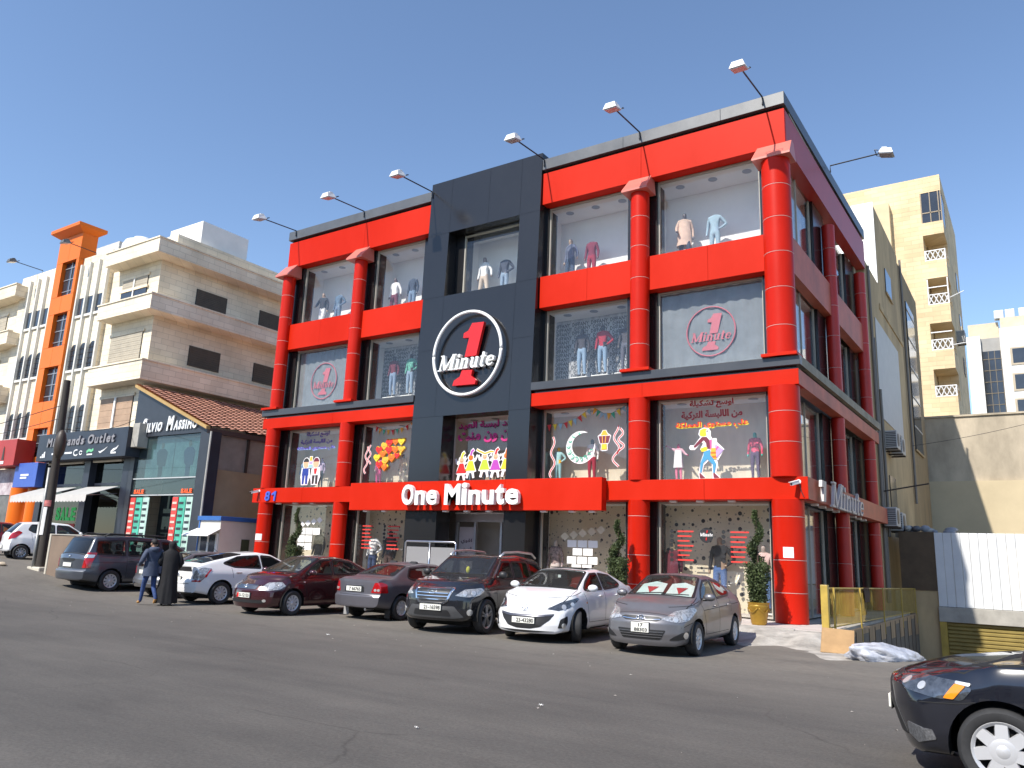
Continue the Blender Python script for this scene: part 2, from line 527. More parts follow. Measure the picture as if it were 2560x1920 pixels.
# ------------------------------------------------------------------ columns: stacked red segments with pale joints
def column(x, y, zones, cap=True, shade=None):
    c = thing('column', None, None, (x, y, Z0)); c.parent = store
    c.location = chain(store).inverted() @ Vector((x, y, Z0))
    for z0, z1, r, js in zones:
        cuts = [z0]+js+[z1]
        for a, b in zip(cuts, cuts[1:]):
            MB().lathe([(r-.012, a+.002), (r, a+.012), (r, b-.012), (r-.012, b-.002)], 40, (x, y, 0)).build('segment', shade or red_col, c, smooth=40)
        for j in js:
            MB().lathe([(r-.01, j-.006), (r+.002, j-.004), (r+.002, j+.004), (r-.01, j+.006)], 40, (x, y, 0), cap=False).build('joint_ring', joint, c, smooth=True)
    return c
def capital(x, w, y0=-.42):
    """flared wedge on top of a column"""
    zt, zb = 13.82, 13.20
    mbx = MB()
    xs0, xs1 = x-w*.52, x+w*.52
    mbx.add([(xs0, .06, zt), (xs1, .06, zt), (xs1+.05, y0, zb+.06), (xs0-.05, y0, zb+.06), (xs0-.05, y0, zb), (xs1+.05, y0, zb), (xs1+.05, .30, zb), (xs0-.05, .30, zb), (xs0, .30, zt), (xs1, .30, zt)],
            [(0, 1, 2, 3), (3, 2, 5, 4), (4, 5, 6, 7), (8, 9, 1, 0), (1, 9, 6, 5, 2), (0, 3, 4, 7, 8), (8, 7, 6, 9)])
    part(mbx, 'capital', red_cap)
cz = [(Z0, 3.41, [1.02, 1.84, 2.95]), (3.99, 6.48, [4.92, 5.75]), (7.27, 13.22, [8.15, 9.25, 10.3, 11.35, 12.35])]
for x, r in ((-21.0, .29), (-16.66, .28), (-4.285, .32), (0.0, .415)):
    column(x, 0, [(a, b, r if a < 7 else r*(.97 if x > -1 else .93), js) for a, b, js in cz])
    w = .95 if x > -1 else .75
    capital(x-.03, w)
    part(MB().bbox(x-.48, x+.48, -.40, .3, 7.272, 7.36, .006), 'column_base', red)
for y in (5.35, 10.6):
    xx = .24+.012*y
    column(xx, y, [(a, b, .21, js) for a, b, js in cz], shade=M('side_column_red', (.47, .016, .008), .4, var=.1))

# ------------------------------------------------------------------ piers, windows and display cases
PIERS = [(-21.35, -20.5), (-17.15, -16.22), (-13.6, -13.05), (-8.07, -7.95), (-4.88, -3.86), (-.58, -.05)]
for a, b in PIERS:
    for z0, z1 in ((Z0, 3.40), (4.0, 6.47), (7.28, 9.92), (11.06, 13.72)):
        part(MB().box(a, b, .36, .98, z0, z1), 'pier', black)
FL = [(Z0+.08, 3.36, .30, 3.40), (4.0, 6.42, 4.0, 6.47), (7.36, 9.86, 7.28, 9.92), (10.9, 13.66, 11.06, 13.72)]
def dots_mat():
    m = bpy.data.materials.new('dotted_panel'); m.use_nodes = True
    nt = m.node_tree; N = nt.nodes; Lk = nt.links; b = N['Principled BSDF']
    g = N.new('ShaderNodeNewGeometry')
    sx = N.new('ShaderNodeSeparateXYZ'); Lk.new(g.outputs['Position'], sx.inputs[0])
    mp = N.new('ShaderNodeCombineXYZ'); Lk.new(sx.outputs['X'], mp.inputs[0]); Lk.new(sx.outputs['Z'], mp.inputs[1])
    cur = None
    for i, (sc, lo) in enumerate(((3.6, .42), (5.0, .34))):
        v = N.new('ShaderNodeTexVoronoi'); v.voronoi_dimensions = '2D'; v.inputs['Scale'].default_value = sc
        v.inputs['Randomness'].default_value = .75
        Lk.new(mp.outputs[0], v.inputs['Vector'])
        sp = N.new('ShaderNodeSeparateColor'); Lk.new(v.outputs['Color'], sp.inputs[0])
        th = N.new('ShaderNodeMath'); th.operation = 'MULTIPLY'; th.inputs[1].default_value = lo*.55
        Lk.new(sp.outputs[0], th.inputs[0])
        lt = N.new('ShaderNodeMath'); lt.operation = 'LESS_THAN'
        Lk.new(v.outputs['Distance'], lt.inputs[0]); Lk.new(th.outputs[0], lt.inputs[1])
        mx = N.new('ShaderNodeMix'); mx.data_type = 'RGBA'
        Lk.new(lt.outputs[0], mx.inputs[0])
        if cur is None: mx.inputs[6].default_value = (.66, .58, .43, 1)
        else: Lk.new(cur, mx.inputs[6])
        mx.inputs[7].default_value = (.03, .03, .035, 1) if i == 0 else (.30, .28, .24, 1)
        cur = mx.outputs[2]
    Lk.new(cur, b.inputs['Base Color']); b.inputs['Roughness'].default_value = .6
    return m
dotted = dots_mat()
silver_wall = M('silver_wallpaper', (.42, .43, .45), .5, metal=.2, var=.3, scale=9, stretch=(1, 1, .25))
curtain_m = M('grey_curtain', (.17, .19, .205), .7, var=.14, scale=2.5, stretch=(1, .2, 1))
brown_wall = M('brown_marble', (.40, .33, .25), .5, var=.2, scale=1.3, stretch=(1, 1, .35))
BAYS = {'A': (-20.5, -17.15), 'B': (-16.22, -13.1), 'T': (-11.7, -8.88), 'C': (-7.95, -4.88), 'D': (-3.86, -.58)}
WIN = {}
def window(bay, fl, x0, x1, z0, z1, y=.5):
    w = thing('window', None, None); w.parent = store
    w.location = chain(store).inverted() @ Vector(((x0+x1)/2, y, z0))
    f = MB(); t = .05
    f.prism([(x0, z0), (x1, z0), (x1, z1), (x0, z1)], y-.05, y+.05, 'y')
    f = MB()
    o = [(x0, z0), (x1, z0), (x1, z1), (x0, z1)]; n = [(x0+t, z0+t), (x1-t, z0+t), (x1-t, z1-t), (x0+t, z1-t)]
    vs = [(p[0], y-.04, p[1]) for p in o]+[(p[0], y-.04, p[1]) for p in n]+[(p[0], y+.04, p[1]) for p in o]+[(p[0], y+.04, p[1]) for p in n]
    fs = []
    for i in range(4):
        j = (i+1) % 4
        fs += [(i, j, 4+j, 4+i), (8+i, 12+i, 12+j, 8+j), (i, 8+i, 8+j, j), (4+i, 4+j, 12+j, 12+i)]
    f.add(vs, fs)
    f.build('frame', frame_m, w)
    # panes with thin butt joints
    n = 3 if (x1-x0) > 2.9 and fl > 0 else 2
    for i in range(n):
        a = x0+t+(x1-x0-2*t)*i/n; b = x0+t+(x1-x0-2*t)*(i+1)/n
        MB().box(a+.003, b-.003, y-.006, y+.006, z0+t, z1-t).build('pane', pane_m, w)
    WIN[bay+str(fl)] = w
    return w
bdy = {3: 1.72, 2: 1.55, 1: 1.60, 0: 1.45}
for bn, (x0, x1) in BAYS.items():
    for fl, (zf, zc, w0, w1) in enumerate(FL):
        if bn == 'T' and fl in (0, 2): continue
        if bn == 'T' and fl == 3: w0, w1, xx0 = 10.95, 13.45, x0
        yb = bdy[fl]
        window(bn, fl, x0, x1, w0, w1)
        e = .55
        bmat = {3: white_in, 2: silver_wall, 1: marble if bn != 'T' else brown_wall, 0: dotted}[fl]
        part(MB().box(x0-e, x1+(e if bn != 'D' else .35), yb, yb+.05, zf-.1, zc+.1), 'display_backdrop', bmat)
        part(MB().box(x0-e, x1+e, .56, yb-.002, zf-.06, zf), 'display_floor', dkfloor if fl else paving)
        part(MB().box(x0-e, x1+e, .56, yb-.002, zc, zc+.05), 'display_ceiling', ceil_in)
        for xa in ((x0-.30, x0-.26), (x1+.26, x1+.30)):
            if bn == 'D' and xa[0] > -.6: continue
            part(MB().box(xa[0], xa[1], .57, yb-.004, zf+.002, zc-.002), 'display_partition', {3: white_in, 2: white_in, 1: marble, 0: white_in}[fl])
        if fl in (1, 2, 3):
            for i in range(3):
                lx = lerp(x0, x1, (i+.5)/3)
                part(MB().lathe([(.145, zc-.012), (.145, zc-.002), (.08, zc-.002)], 20, (lx, .98, 0)), 'ceiling_light', lamp_grey)
        if fl == 2 and bn in 'AD':
            n = 46
            P = [[(x0+.02+(x1-x0-.04)*i/n, .60+.018*math.sin(i*1.15)+.012*math.sin(i*.37+j), lerp(w0, w1, j/6)) for j in range(7)] for i in range(n+1)]
            part(MB().grid(P), 'curtain', curtain_m, smooth=True)
# white sills under the second floor windows
for x0, x1 in ((-20.45, -17.2), (-16.2, -13.12), (-7.9, -4.9), (-3.84, -.6)):
    part(MB().bbox(x0, x1, .18, .44, 7.272, 7.33, .004), 'sill', M('white_sill', (.8, .8, .78), .4))
# side face: glass, piers, floors
for fl, (zf, zc, w0, w1) in enumerate(FL):
    for j, (y0, y1) in enumerate(((.62, 4.15), (5.75, 9.4), (11.0, 11.5))):
        if y1-y0 > 1:
            part(MB().box(-.06, -.045, y0, y1, w0, w1), 'side_pane', pane_m)
            for yy in (y0+.02, (y0+y1)/2, y1-.02):
                part(MB().box(-.09, -.02, yy-.025, yy+.025, w0+.001, w1-.001), 'side_mullion', frame_m)
        part(MB().box(-1.41, -1.36, max(1.82, y0-.3), y1+.3, zf-.1, zc+.1), 'display_backdrop', {3: white_in, 2: curtain_m, 1: marble, 0: brown_wall}[fl])
    part(MB().box(-1.36, -.1, .7, 11.5, zf-.06, zf-.001), 'display_floor', dkfloor)
    part(MB().box(-1.36, -.1, .7, 11.5, zc+.001, zc+.05), 'display_ceiling', ceil_in)
    for y0, y1 in ((.3, .62), (4.2, 5.75), (9.4, 11.0)):
        part(MB().box(-.3, .08, y0, y1, w0, w1), 'pier', black)
    part(MB().box(-.3, .12, 11.02, 11.5, w0, w1), 'pier', M('side_pier', (.30, .26, .20), .8, var=.15))
# blind left gable wall
part(MB().box(-21.1, -20.86, .99, 11.4, Z0, 14.9), 'gable_wall', concrete)

# ------------------------------------------------------------------ central black tower
def yT(z): return -.30+.30*max(0, min(1, (z-5)/10.5))
def panel(x0, x1, z0, z1, name='cladding_panel', back=.45, mat=black):
    g = .004
    vs = []
    for z in (z0+g, z1-g):
        y = yT(z)
        vs += [(x0+g, y, z), (x1-g, y, z), (x1-g, back, z), (x0+g, back, z)]
    part(MB().add(vs, [(0, 3, 2, 1), (4, 5, 6, 7), (0, 1, 5, 4), (1, 2, 6, 5), (2, 3, 7, 6), (3, 0, 4, 7)]), name, mat)
for z0, z1 in ((Z0, 3.40), (4.0, 6.4), (6.4, 8.9), (8.9, 10.95), (10.95, 13.5), (13.5, 15.72)):
    panel(-13.1, -12.08 if z0 > 6 else -11.68, z0, z1)
    panel(-8.90, -8.05, z0, z1)
for x0, x1 in ((-12.08, -10.3), (-10.3, -8.90)):
    panel(x0, x1, 13.5, 15.72)
panel(-12.08, -8.90, 6.4, 8.3); panel(-12.08, -8.90, 8.3, 10.95)
part(MB().box(-12.08, -11.70, .452, 1.0, 10.95, 13.5), 'jamb', black)
part(MB().box(-13.05, -8.1, .46, 1.2, 13.5, 15.7), 'tower_back', black)
# ring, numeral and word of the emblem
white_s = M('white_sign_letter', (.82, .82, .80), .35, var=.03)
red_s = M('red_sign_letter', (.62, .012, .012), .32, var=.05)
def stroke(mb, pts, ws, y0, y1):
    """flat ribbon along pts (x,z) with per-point widths, extruded y0..y1"""
    L, Rr = [], []
    n = len(pts)
    for i in range(n):
        a = Vector(pts[max(0, i-1)]); b = Vector(pts[min(n-1, i+1)])
        t = (b-a); t.normalize()
        nn = Vector((-t.y, t.x)); w = ws[i]/2 if isinstance(ws, (list, tuple)) else ws/2
        p = Vector(pts[i])
        L.append(p+nn*w); Rr.append(p-nn*w)
    vs = []; fs = []
    for i in range(n):
        vs += [(L[i].x, y0, L[i].y), (Rr[i].x, y0, Rr[i].y), (Rr[i].x, y1, Rr[i].y), (L[i].x, y1, L[i].y)]
    for i in range(n-1):
        a, b = i*4, i*4+4
        fs += [(a, b, b+1, a+1), (a+3, a+2, b+2, b+3), (a, a+3, b+3, b), (a+1, b+1, b+2, a+2)]
    fs += [(0, 1, 2, 3), (4*n-4, 4*n-1, 4*n-2, 4*n-3)]
    return mb.add(vs, fs)
def arc(cx, cz, rx, rz, a0, a1, n=14):
    return [(cx+rx*math.cos(R(a0+(a1-a0)*i/n)), cz+rz*math.sin(R(a0+(a1-a0)*i/n))) for i in range(n+1)]
GL = {
 'M': (.98, [([(.10, 0), (.10, .72)], .075), ([(.10, .70), (.42, .03)], .15), ([(.42, .03), (.77, .72)], .07), ([(.80, 0), (.80, .72)], .16),
             ([(-.03, .025), (.23, .025)], .05), ([(.64, .025), (.96, .025)], .05), ([(-.03, .695), (.20, .695)], .05), ([(.70, .695), (.96, .695)], .05)]),
 'i': (.32, [([(.16, 0), (.16, .48)], .13), ([(.02, .025), (.30, .025)], .045), ([(.02, .455), (.18, .455)], .045), (arc(.16, .62, .04, .04, 0, 360), .08)]),
 'n': (.60, [([(.14, 0), (.14, .48)], .13), ([(.02, .025), (.26, .025)], .045), ([(.02, .455), (.18, .455)], .045), (arc(.30, .32, .13, .13, 180, 0), [.03, .04, .05, .06, .07, .08, .085, .09, .1, .1, .11, .12, .12, .13, .13]), ([(.43, 0), (.43, .33)], .13), ([(.33, .025), (.57, .025)], .045)]),
 'u': (.60, [([(.14, .15), (.14, .48)], .13), ([(.02, .455), (.18, .455)], .045), (arc(.28, .16, .13, .13, 180, 360), [.13, .13, .12, .12, .11, .1, .09, .08, .07, .06, .05, .05, .04, .03, .03]), ([(.43, 0), (.43, .48)], .13), ([(.31, .455), (.46, .455)], .045), ([(.40, .025), (.58, .025)], .045)]),
 't': (.40, [([(.16, .12), (.16, .66)], .13), ([(.02, .46), (.36, .46)], .05), (arc(.26, .12, .10, .10, 180, 320), [.13, .12, .12, .11, .1, .1, .09, .08, .07, .06, .06, .05, .05, .04, .04])]),
 'e': (.52, [(arc(.26, .24, .18, .20, 5, 330, 22), [.06, .07, .075, .08, .07, .06, .07, .08, .1, .12, .13, .13, .13, .12, .11, .1, .08, .08, .07, .07, .06, .05, .04]), ([(.12, .25), (.46, .25)], .05)]),
}
def serif_word(word, x0, z0, size, y, depth, mat, parent, shear=.28, name='letter', xs=1.0, rise=0.0, tf=None):
    cx = 0
    for ch in word:
        adv, ss = GL[ch]
        mb = MB()
        for i, (pts, w) in enumerate(ss):
            q = [(x0+(cx+px+pz*shear)*size*xs, z0+pz*size+(cx+px)*size*rise) for px, pz in pts]
            ww = [a*size for a in w] if isinstance(w, list) else w*size
            stroke(mb, q, ww, y-.0012*i-depth, y)
        if tf: mb.move(tf)
        mb.build(name, mat, parent)
        cx += adv
    return cx*size*xs
ONE_UP = [(-10.5, 9.62), (-9.99, 9.60), (-10.26, 8.42), (-10.76, 8.42), (-10.61, 9.10), (-10.87, 9.12), (-10.85, 9.29), (-10.66, 9.36)]
ONE_LO = [(-10.85, 7.94), (-10.39, 7.92), (-10.44, 7.72), (-10.22, 7.54), (-10.26, 7.40), (-11.24, 7.42), (-11.18, 7.60), (-10.93, 7.72)]
emb = thing('wall_emblem', None, None); emb.parent = store
emb.location = chain(store).inverted() @ Vector((-10.68, -.25, 7.0))
for q in range(4):
    pts = [(-10.68+1.47*math.cos(R(a)), -.40, 8.56+1.50*math.sin(R(a))) for a in lin(q*90+.4, q*90+89.6, 24)]
    MB().tube(pts, .058, 8).build('ring_tube', white_s, emb, smooth=True)
MB().prism(ONE_UP, -.40, -.27, 'y').build('numeral_upper', red_s, emb)
MB().prism(ONE_LO, -.40, -.27, 'y').build('numeral_foot', red_s, emb)
serif_word('Minute', -11.90, 7.99, .78, -.30, .14, white_s, emb, xs=.90)

# ------------------------------------------------------------------ main sign over the door
sg = thing('main_sign', None, None); sg.parent = store
sg.location = chain(store).inverted() @ Vector((-10.4, -.5, 3.1))
for a, b in ((-15.62, -12.2), (-12.196, -8.7), (-8.696, -5.22)):
    MB().bbox(a, b, -.58, -.26, 3.09, 4.07, .006).build('sign_panel', red, sg)
cur = -12.87
for ch, x0, x1, z1 in (('O', -12.87, -12.34, 3.95), ('n', -12.27, -11.83, 3.74), ('e', -11.76, -11.30, 3.75), ('M', -10.98, -10.32, 3.94), ('i', -10.26, -10.04, 3.97), ('n', -9.97, -9.50, 3.73), ('u', -9.43, -8.96, 3.72), ('t', -8.91, -8.56, 3.90), ('e', -8.52, -8.02, 3.75)):
    t = text_mb(ch, 1, .16, .030)
    fit(t, x0, x1, 3.25, z1, -.74)
    t.build('letter', white_s, sg)
n81 = thing('house_number', None, None); n81.parent = store
n81.location = chain(store).inverted() @ Vector((-20.4, -.26, 3.45))
blue_s = M('blue_number', (.05, .10, .50), .4)
fit(text_mb('8', 1, .04, .03, .10), -20.76, -20.46, 3.47, 3.86, -.28).build('digit', blue_s, n81)
MB().prism([(-20.22, 3.47), (-20.13, 3.47), (-20.09, 3.86), (-20.17, 3.86), (-20.36, 3.76), (-20.35, 3.69), (-20.20, 3.74)], -.30, -.26, 'y').build('digit', blue_s, n81)
# word on the side band, seen at a slant
ss = thing('side_sign', None, None); ss.parent = store
ss.location = chain(store).inverted() @ Vector((.65, 3.5, 3.5))
tf = Matrix.Translation((.68, 1.6, 0)) @ Matrix.Rotation(PI/2, 4, 'Z')
pale_s = M('pale_sign_letter', (.50, .46, .44), .45, var=.08)
serif_word('Minute', 0.2, 3.36, 1.0, 0, .08, pale_s, ss, xs=1.35, tf=tf)
tf2 = Matrix.Translation((.66, .35, 0)) @ Matrix.Rotation(PI/2, 4, 'Z')
MB().prism([(.25, 3.98), (.75, 3.98), (.62, 3.42), (.34, 3.42), (.42, 3.80), (.2, 3.80)], -.10, -.02, 'y').move(tf2).build('numeral', pale_s, ss)

# downlights under the sign bands
for x in (-20.2, -19.2, -18.2, -14.9, -14.0, -11.2, -10.3, -9.4, -7.3, -6.3, -5.6, -3.2, -2.4, -1.5):
    z = 3.09 if -15.6 < x < -5.25 else 3.41
    y = -.42 if z < 3.2 else -.02
    part(MB().bbox(x-.10, x+.10, y-.07, y+.07, z-.06, z-.001, .01), 'downlight', M('downlight_white', (.7, .69, .66), .4))
for y in (1.3, 2.2, 3.1, 4.0, 6.6, 7.5, 8.4):
    part(MB().bbox(.30, .48, y-.10, y+.10, 3.34, 3.408, .01), 'downlight', MATS['downlight_white'])
# ------------------------------------------------------------------ right-hand surroundings
stone_t = None
def brick_mat(name, c1, c2, mortar, scale, bw=.6, bh=.3, rough=.8):
    m = bpy.data.materials.new(name); m.use_nodes = True
    nt = m.node_tree; N = nt.nodes; Lk = nt.links; b = N['Principled BSDF']
    g = N.new('ShaderNodeNewGeometry')
    sx = N.new('ShaderNodeSeparateXYZ'); Lk.new(g.outputs['Position'], sx.inputs[0])
    ad = N.new('ShaderNodeMath'); ad.operation = 'ADD'
    Lk.new(sx.outputs['X'], ad.inputs[0]); Lk.new(sx.outputs['Y'], ad.inputs[1])
    cb = N.new('ShaderNodeCombineXYZ'); Lk.new(ad.outputs[0], cb.inputs[0]); Lk.new(sx.outputs['Z'], cb.inputs[1])
    br = N.new('ShaderNodeTexBrick')
    br.inputs['Scale'].default_value = 1.0
    br.inputs['Brick Width'].default_value = bw; br.inputs['Row Height'].default_value = bh
    br.inputs['Mortar Size'].default_value = .012
    br.inputs['Color1'].default_value = (*c1, 1); br.inputs['Color2'].default_value = (*c2, 1); br.inputs['Mortar'].default_value = (*mortar, 1)
    Lk.new(cb.outputs[0], br.inputs['Vector'])
    nz = N.new('ShaderNodeTexNoise'); nz.inputs['Scale'].default_value = .5; nz.inputs['Detail'].default_value = 6
    Lk.new(g.outputs['Position'], nz.inputs['Vector'])
    rp = N.new('ShaderNodeValToRGB'); rp.color_ramp.elements[0].color = (.84, .82, .78, 1); rp.color_ramp.elements[1].color = (1.14, 1.12, 1.08, 1)
    rp.color_ramp.elements[0].position = .3; rp.color_ramp.elements[1].position = .68
    Lk.new(nz.outputs['Fac'], rp.inputs[0])
    mx = N.new('ShaderNodeMix'); mx.data_type = 'RGBA'; mx.blend_type = 'MULTIPLY'; mx.inputs[0].default_value = 1
    Lk.new(br.outputs['Color'], mx.inputs[6]); Lk.new(rp.outputs[0], mx.inputs[7])
    Lk.new(mx.outputs[2], b.inputs['Base Color']); b.inputs['Roughness'].default_value = rough
    bp = N.new('ShaderNodeBump'); bp.inputs['Strength'].default_value = .5; bp.inputs['Distance'].default_value = .02
    Lk.new(br.outputs['Fac'], bp.inputs['Height']); bp.invert = True
    Lk.new(bp.outputs[0], b.inputs['Normal'])
    MATS[name] = m
    return m
tower_stone = brick_mat('yellow_limestone', (.72, .57, .36), (.62, .48, .29), (.55, .43, .28), 1, 1.0, .33)
white_stone = brick_mat('white_limestone', (.80, .72, .58), (.71, .63, .50), (.58, .52, .41), 1, .7, .3)
dark_glass = M('dark_window_glass', (.03, .035, .045), .08, var=.3, scale=.7, spec=.8)
brown_alu = M('bronze_aluminium', (.20, .16, .11), .45, metal=.4)
tan_wall = M('tan_render', (.42, .31, .17), .85, var=.25, scale=.8, stretch=(1, 1, .4), bump=.12)
stain_conc = M('stained_concrete', (.40, .34, .255), .9, var=.35, scale=.55, stretch=(1, 1, .45), bump=.25, bscale=8, detail=9)
cream_wall = M('cream_render', (.52, .43, .28), .85, var=.08, scale=.5)

# building joined to the shop's back: tan side wall with white return
rb = thing('rear_building', 'tan rendered building behind the red shop with air conditioners on its side wall', 'building', (-4, 20, 0))
def rp_(mb, n, m, p=None, smooth=False): return mb.build(n, m, p or rb, smooth)
rp_(MB().box(-9, .42, 11.62, 14.9, 0, 14.2), 'lower_wall', tan_wall)
rp_(MB().box(-9, .42, 14.9, 22.0, 0, 18.0), 'wall', tan_wall)
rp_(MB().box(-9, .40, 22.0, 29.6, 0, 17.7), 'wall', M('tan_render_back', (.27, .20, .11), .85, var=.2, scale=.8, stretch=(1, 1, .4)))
rp_(MB().box(-3.2, .44, 14.82, 14.9, 14.2, 18.1), 'front_wall', white_pl)
rp_(MB().box(.42, .47, 14.9, 22.0, 13.0, 13.25), 'ledge', tan_wall)
rp_(MB().box(.43, .45, 13.4, 19.8, 7.9, 12.2), 'roller_blind', M('white_blind', (.50, .49, .47), .6, var=.05))
for y0, y1, z0, z1 in ((17.2, 18.9, 14.5, 15.7), (24.3, 27.4, 8.0, 16.2), (14.6, 16.2, 3.9, 5.6)):
    w = rp_(MB().box(.40, .46, y0, y1, z0, z1), 'window', dark_glass)
    rp_(MB().box(.45, .50, y0-.08, y1+.08, z0-.1, z0-.001), 'sill', tan_wall, w)
    for zz in ([] if z1-z0 < 3 else lin(z0+1.2, z1-.5, 4)):
        rp_(MB().box(.455, .485, y0, y1, zz, zz+.08), 'transom', M('pale_bar', (.5, .48, .44), .5), w)
for y, z1, z2 in ((11.95, .5, 14.0), (12.35, .5, 11.0), (22.4, 5, 17.9), (13.2, 3, 9)):
    rp_(MB().tube([(.50, y, z1), (.50, y+.05, (z1+z2)/2), (.50, y, z2)], .06, 8), 'pipe', M('grey_pipe', (.16, .14, .12), .5))
acm = M('ac_casing', (.46, .45, .43), .5, var=.08); acd = M('ac_grille', (.05, .05, .055), .5)
def ac_unit(x, y, z, label, s=1.0):
    a = thing('air_conditioner', label, 'air conditioner', (x, y, z), 0, 'air conditioners on the side wall')
    MB().bbox(0, .45*s, 0, .95*s, 0, .72*s, .02).build('casing', acm, a, world=False)
    for i in range(9):
        MB().box(.03, .42*s, -.012, -.001, .06+i*.07*s, .095+i*.07*s).build('louver', acd, a, world=False)
    MB().lathe([(.27*s, .001), (.27*s, .012), (.24*s, .012)], 24, (.45*s, .36*s, .36*s), 'x').build('fan_grille', acd, a, world=False)
    for yy in (.05, .82*s): MB().box(-.1, .45*s, yy, yy+.05, -.06, -.001).build('bracket', wood_d, a, world=False)
ac_unit(.55, 11.75, 3.35, 'air conditioner nearest the red sign band, lower pair')
ac_unit(.55, 13.3, 3.25, 'air conditioner farther from the red sign band, lower pair')
ac_unit(.55, 13.2, 6.55, 'air conditioner on the upper bracket, nearer one')
ac_unit(.55, 14.6, 6.5, 'air conditioner on the upper bracket, farther one')
rp_(MB().cyl((.45, 12.2, 4.7), (2.1, 12.4, 5.0), .03, n=6), 'cable_bracket', wood_d)

# pavement end: yellow balustrade over the garage ramp wall
ylw = M('yellow_paint', (.42, .29, .055), .45, var=.18, scale=3)
brn = M('brown_panel', (.30, .21, .125), .7, var=.3, scale=1.5, stretch=(3, 3, .3))
rw = thing('ramp_wall', 'brown panelled retaining wall beside the garage ramp under the yellow railing', 'wall', (1.3, 5, 0))
for i in range(16):
    y0 = -1.78+i*.92
    MB().bbox(1.22, 1.328+.004*(i % 2), y0+.01, y0+.90, -3.0, .17-.002*i, .008).build('panel', brn, rw)
    MB().box(1.31, 1.345, y0-.03, y0+.006, -3.0, .10).build('post', wood_d, rw)
rail = thing('yellow_railing', 'yellow steel railing with close upright bars beside the corner column', 'railing', (1.27, 5, .2))
MB().bbox(1.15, 1.31, -1.93, -1.77, .24, 1.30, .01).build('end_post', ylw, rail)
def rz_(y): return 1.22-.012*(y+1.7)
MB().cyl((1.27, -1.77, rz_(-1.77)), (1.27, 12.9, rz_(12.9)), .022, n=8).build('handrail', ylw, rail)
MB().cyl((1.27, -1.77, .34), (1.27, 12.9, .20), .018, n=8).build('bottom_rail', ylw, rail)
for i, y in enumerate(lin(-1.6, 12.8, 116)):
    MB().cyl((1.27, y, .34-.0095*(y+1.7)), (1.27, y, rz_(y)), .0055, n=6).build('bar', ylw, rail)
for y in (-1.35, 1.85, 5.5, 9.2, 12.7):
    MB().box(1.305, 1.345, y-.025, y+.025, -.2, rz_(y)+.02).build('post', ylw, rail)
# cloth hung over the rail
P = []
for i in range(13):
    u = i/12
    row = []
    for j in range(15):
        v = j/14
        row.append((1.27+(.045 if v < .5 else -.045)+.008*math.sin(i*2+j), 2.5+u*.8+.03*math.sin(j*.8), 1.20-abs(v-.35)*1.15+(.0 if v > .35 else 0)))
    P.append(row)
tag(MB().grid(P).build('hanging_cloth', M('brown_cloth', (.07, .04, .025), .9, var=.3), smooth=True), 'dark brown cloth draped over the yellow railing', 'cloth')

# garage front at the ramp's foot
gf = thing('garage_front', 'garage entrance with yellow roller shutter under a white ribbed metal parapet', 'garage', (5, 13, -2.5))
wsid = M('white_siding', (.66, .67, .67), .5, var=.08, scale=1.2)
for i in range(24):
    x0 = 2.08+i*.292
    MB().bbox(x0+.004, x0+.288, 12.94+.012*(i % 2), 13.02, .45, 3.18, .012).build('siding_panel', wsid, gf)
MB().bbox(2.06, 9.1, 12.86, 13.2, -.10, .44, .02).build('lintel', concrete, gf)
MB().box(.85, 2.07, 12.97, 13.2, 1.0, 3.2).build('brown_panel', M('dark_brown_panel', (.10, .065, .035), .7, var=.2), gf)
MB().box(.6, 2.06, 13.0, 13.2, -3, .98).build('pier', tan_wall, gf)
MB().box(2.07, 2.30, 12.9, 13.2, -3, -.102).build('jamb', ylw, gf)
for i in range(20):
    z0 = -.24-i*.14
    MB().prism([(13.06, z0), (13.02, z0+.03), (13.02, z0+.10), (13.06, z0+.135)], 2.31, 9.1, 'x').build('shutter_slat', M('olive_shutter', (.25, .185, .05), .5, var=.15), gf)
MB().box(.7, 9.1, 13.2, 24, 3.0, 3.16).build('flat_roof', concrete, gf)
# sacks and rubble on the garage roof by the tan wall
rnd = random.Random(11)
junk = thing('rubbish_heap', 'grey sacks and scrap heaped on the garage roof', 'rubbish', (1.6, 13.4, 3.17))
for i in range(12):
    MB().ell((1.0+rnd.random()*1.6, 13.3+rnd.random()*.8, 3.22+rnd.random()*.15), (.1+rnd.random()*.2, .12+rnd.random()*.12, .08+rnd.random()*.1), 8, 6).build('sack', M('sack_%d' % (i % 3), [(.3, .3, .32), (.12, .12, .13), (.42, .40, .36)][i % 3], .8), junk, True)

# tall stained retaining wall behind
rt_w = thing('retaining_wall', 'tall stained concrete retaining wall with a cream lower band', 'wall', (12, 31, 0))
MB().box(-2, 60, 31.0, 31.8, 0, 10.75).build('upper_face', stain_conc, rt_w)
MB().box(-2, 60, 30.72, 30.998, 0, 6.93).build('lower_face', cream_wall, rt_w)
MB().box(-2, 60, 30.9, 31.9, 10.752, 10.86).build('coping', stain_conc, rt_w)
cab = M('black_cable', (.02, .02, .02), .6)
# lines strung over the lot
def cable(label, a, b, sag, r=.012, n=18):
    pts = [Vector(a).lerp(Vector(b), i/n)-Vector((0, 0, sag*4*(i/n)*(1-i/n))) for i in range(n+1)]
    return tag(MB().tube(pts, r, 6).build('overhead_cable', cab), label, 'cable', 'overhead cables')
cable('overhead cable crossing in front of the stained retaining wall', (.5, 22.3, 7.9), (9, 25, 10.2), .25)

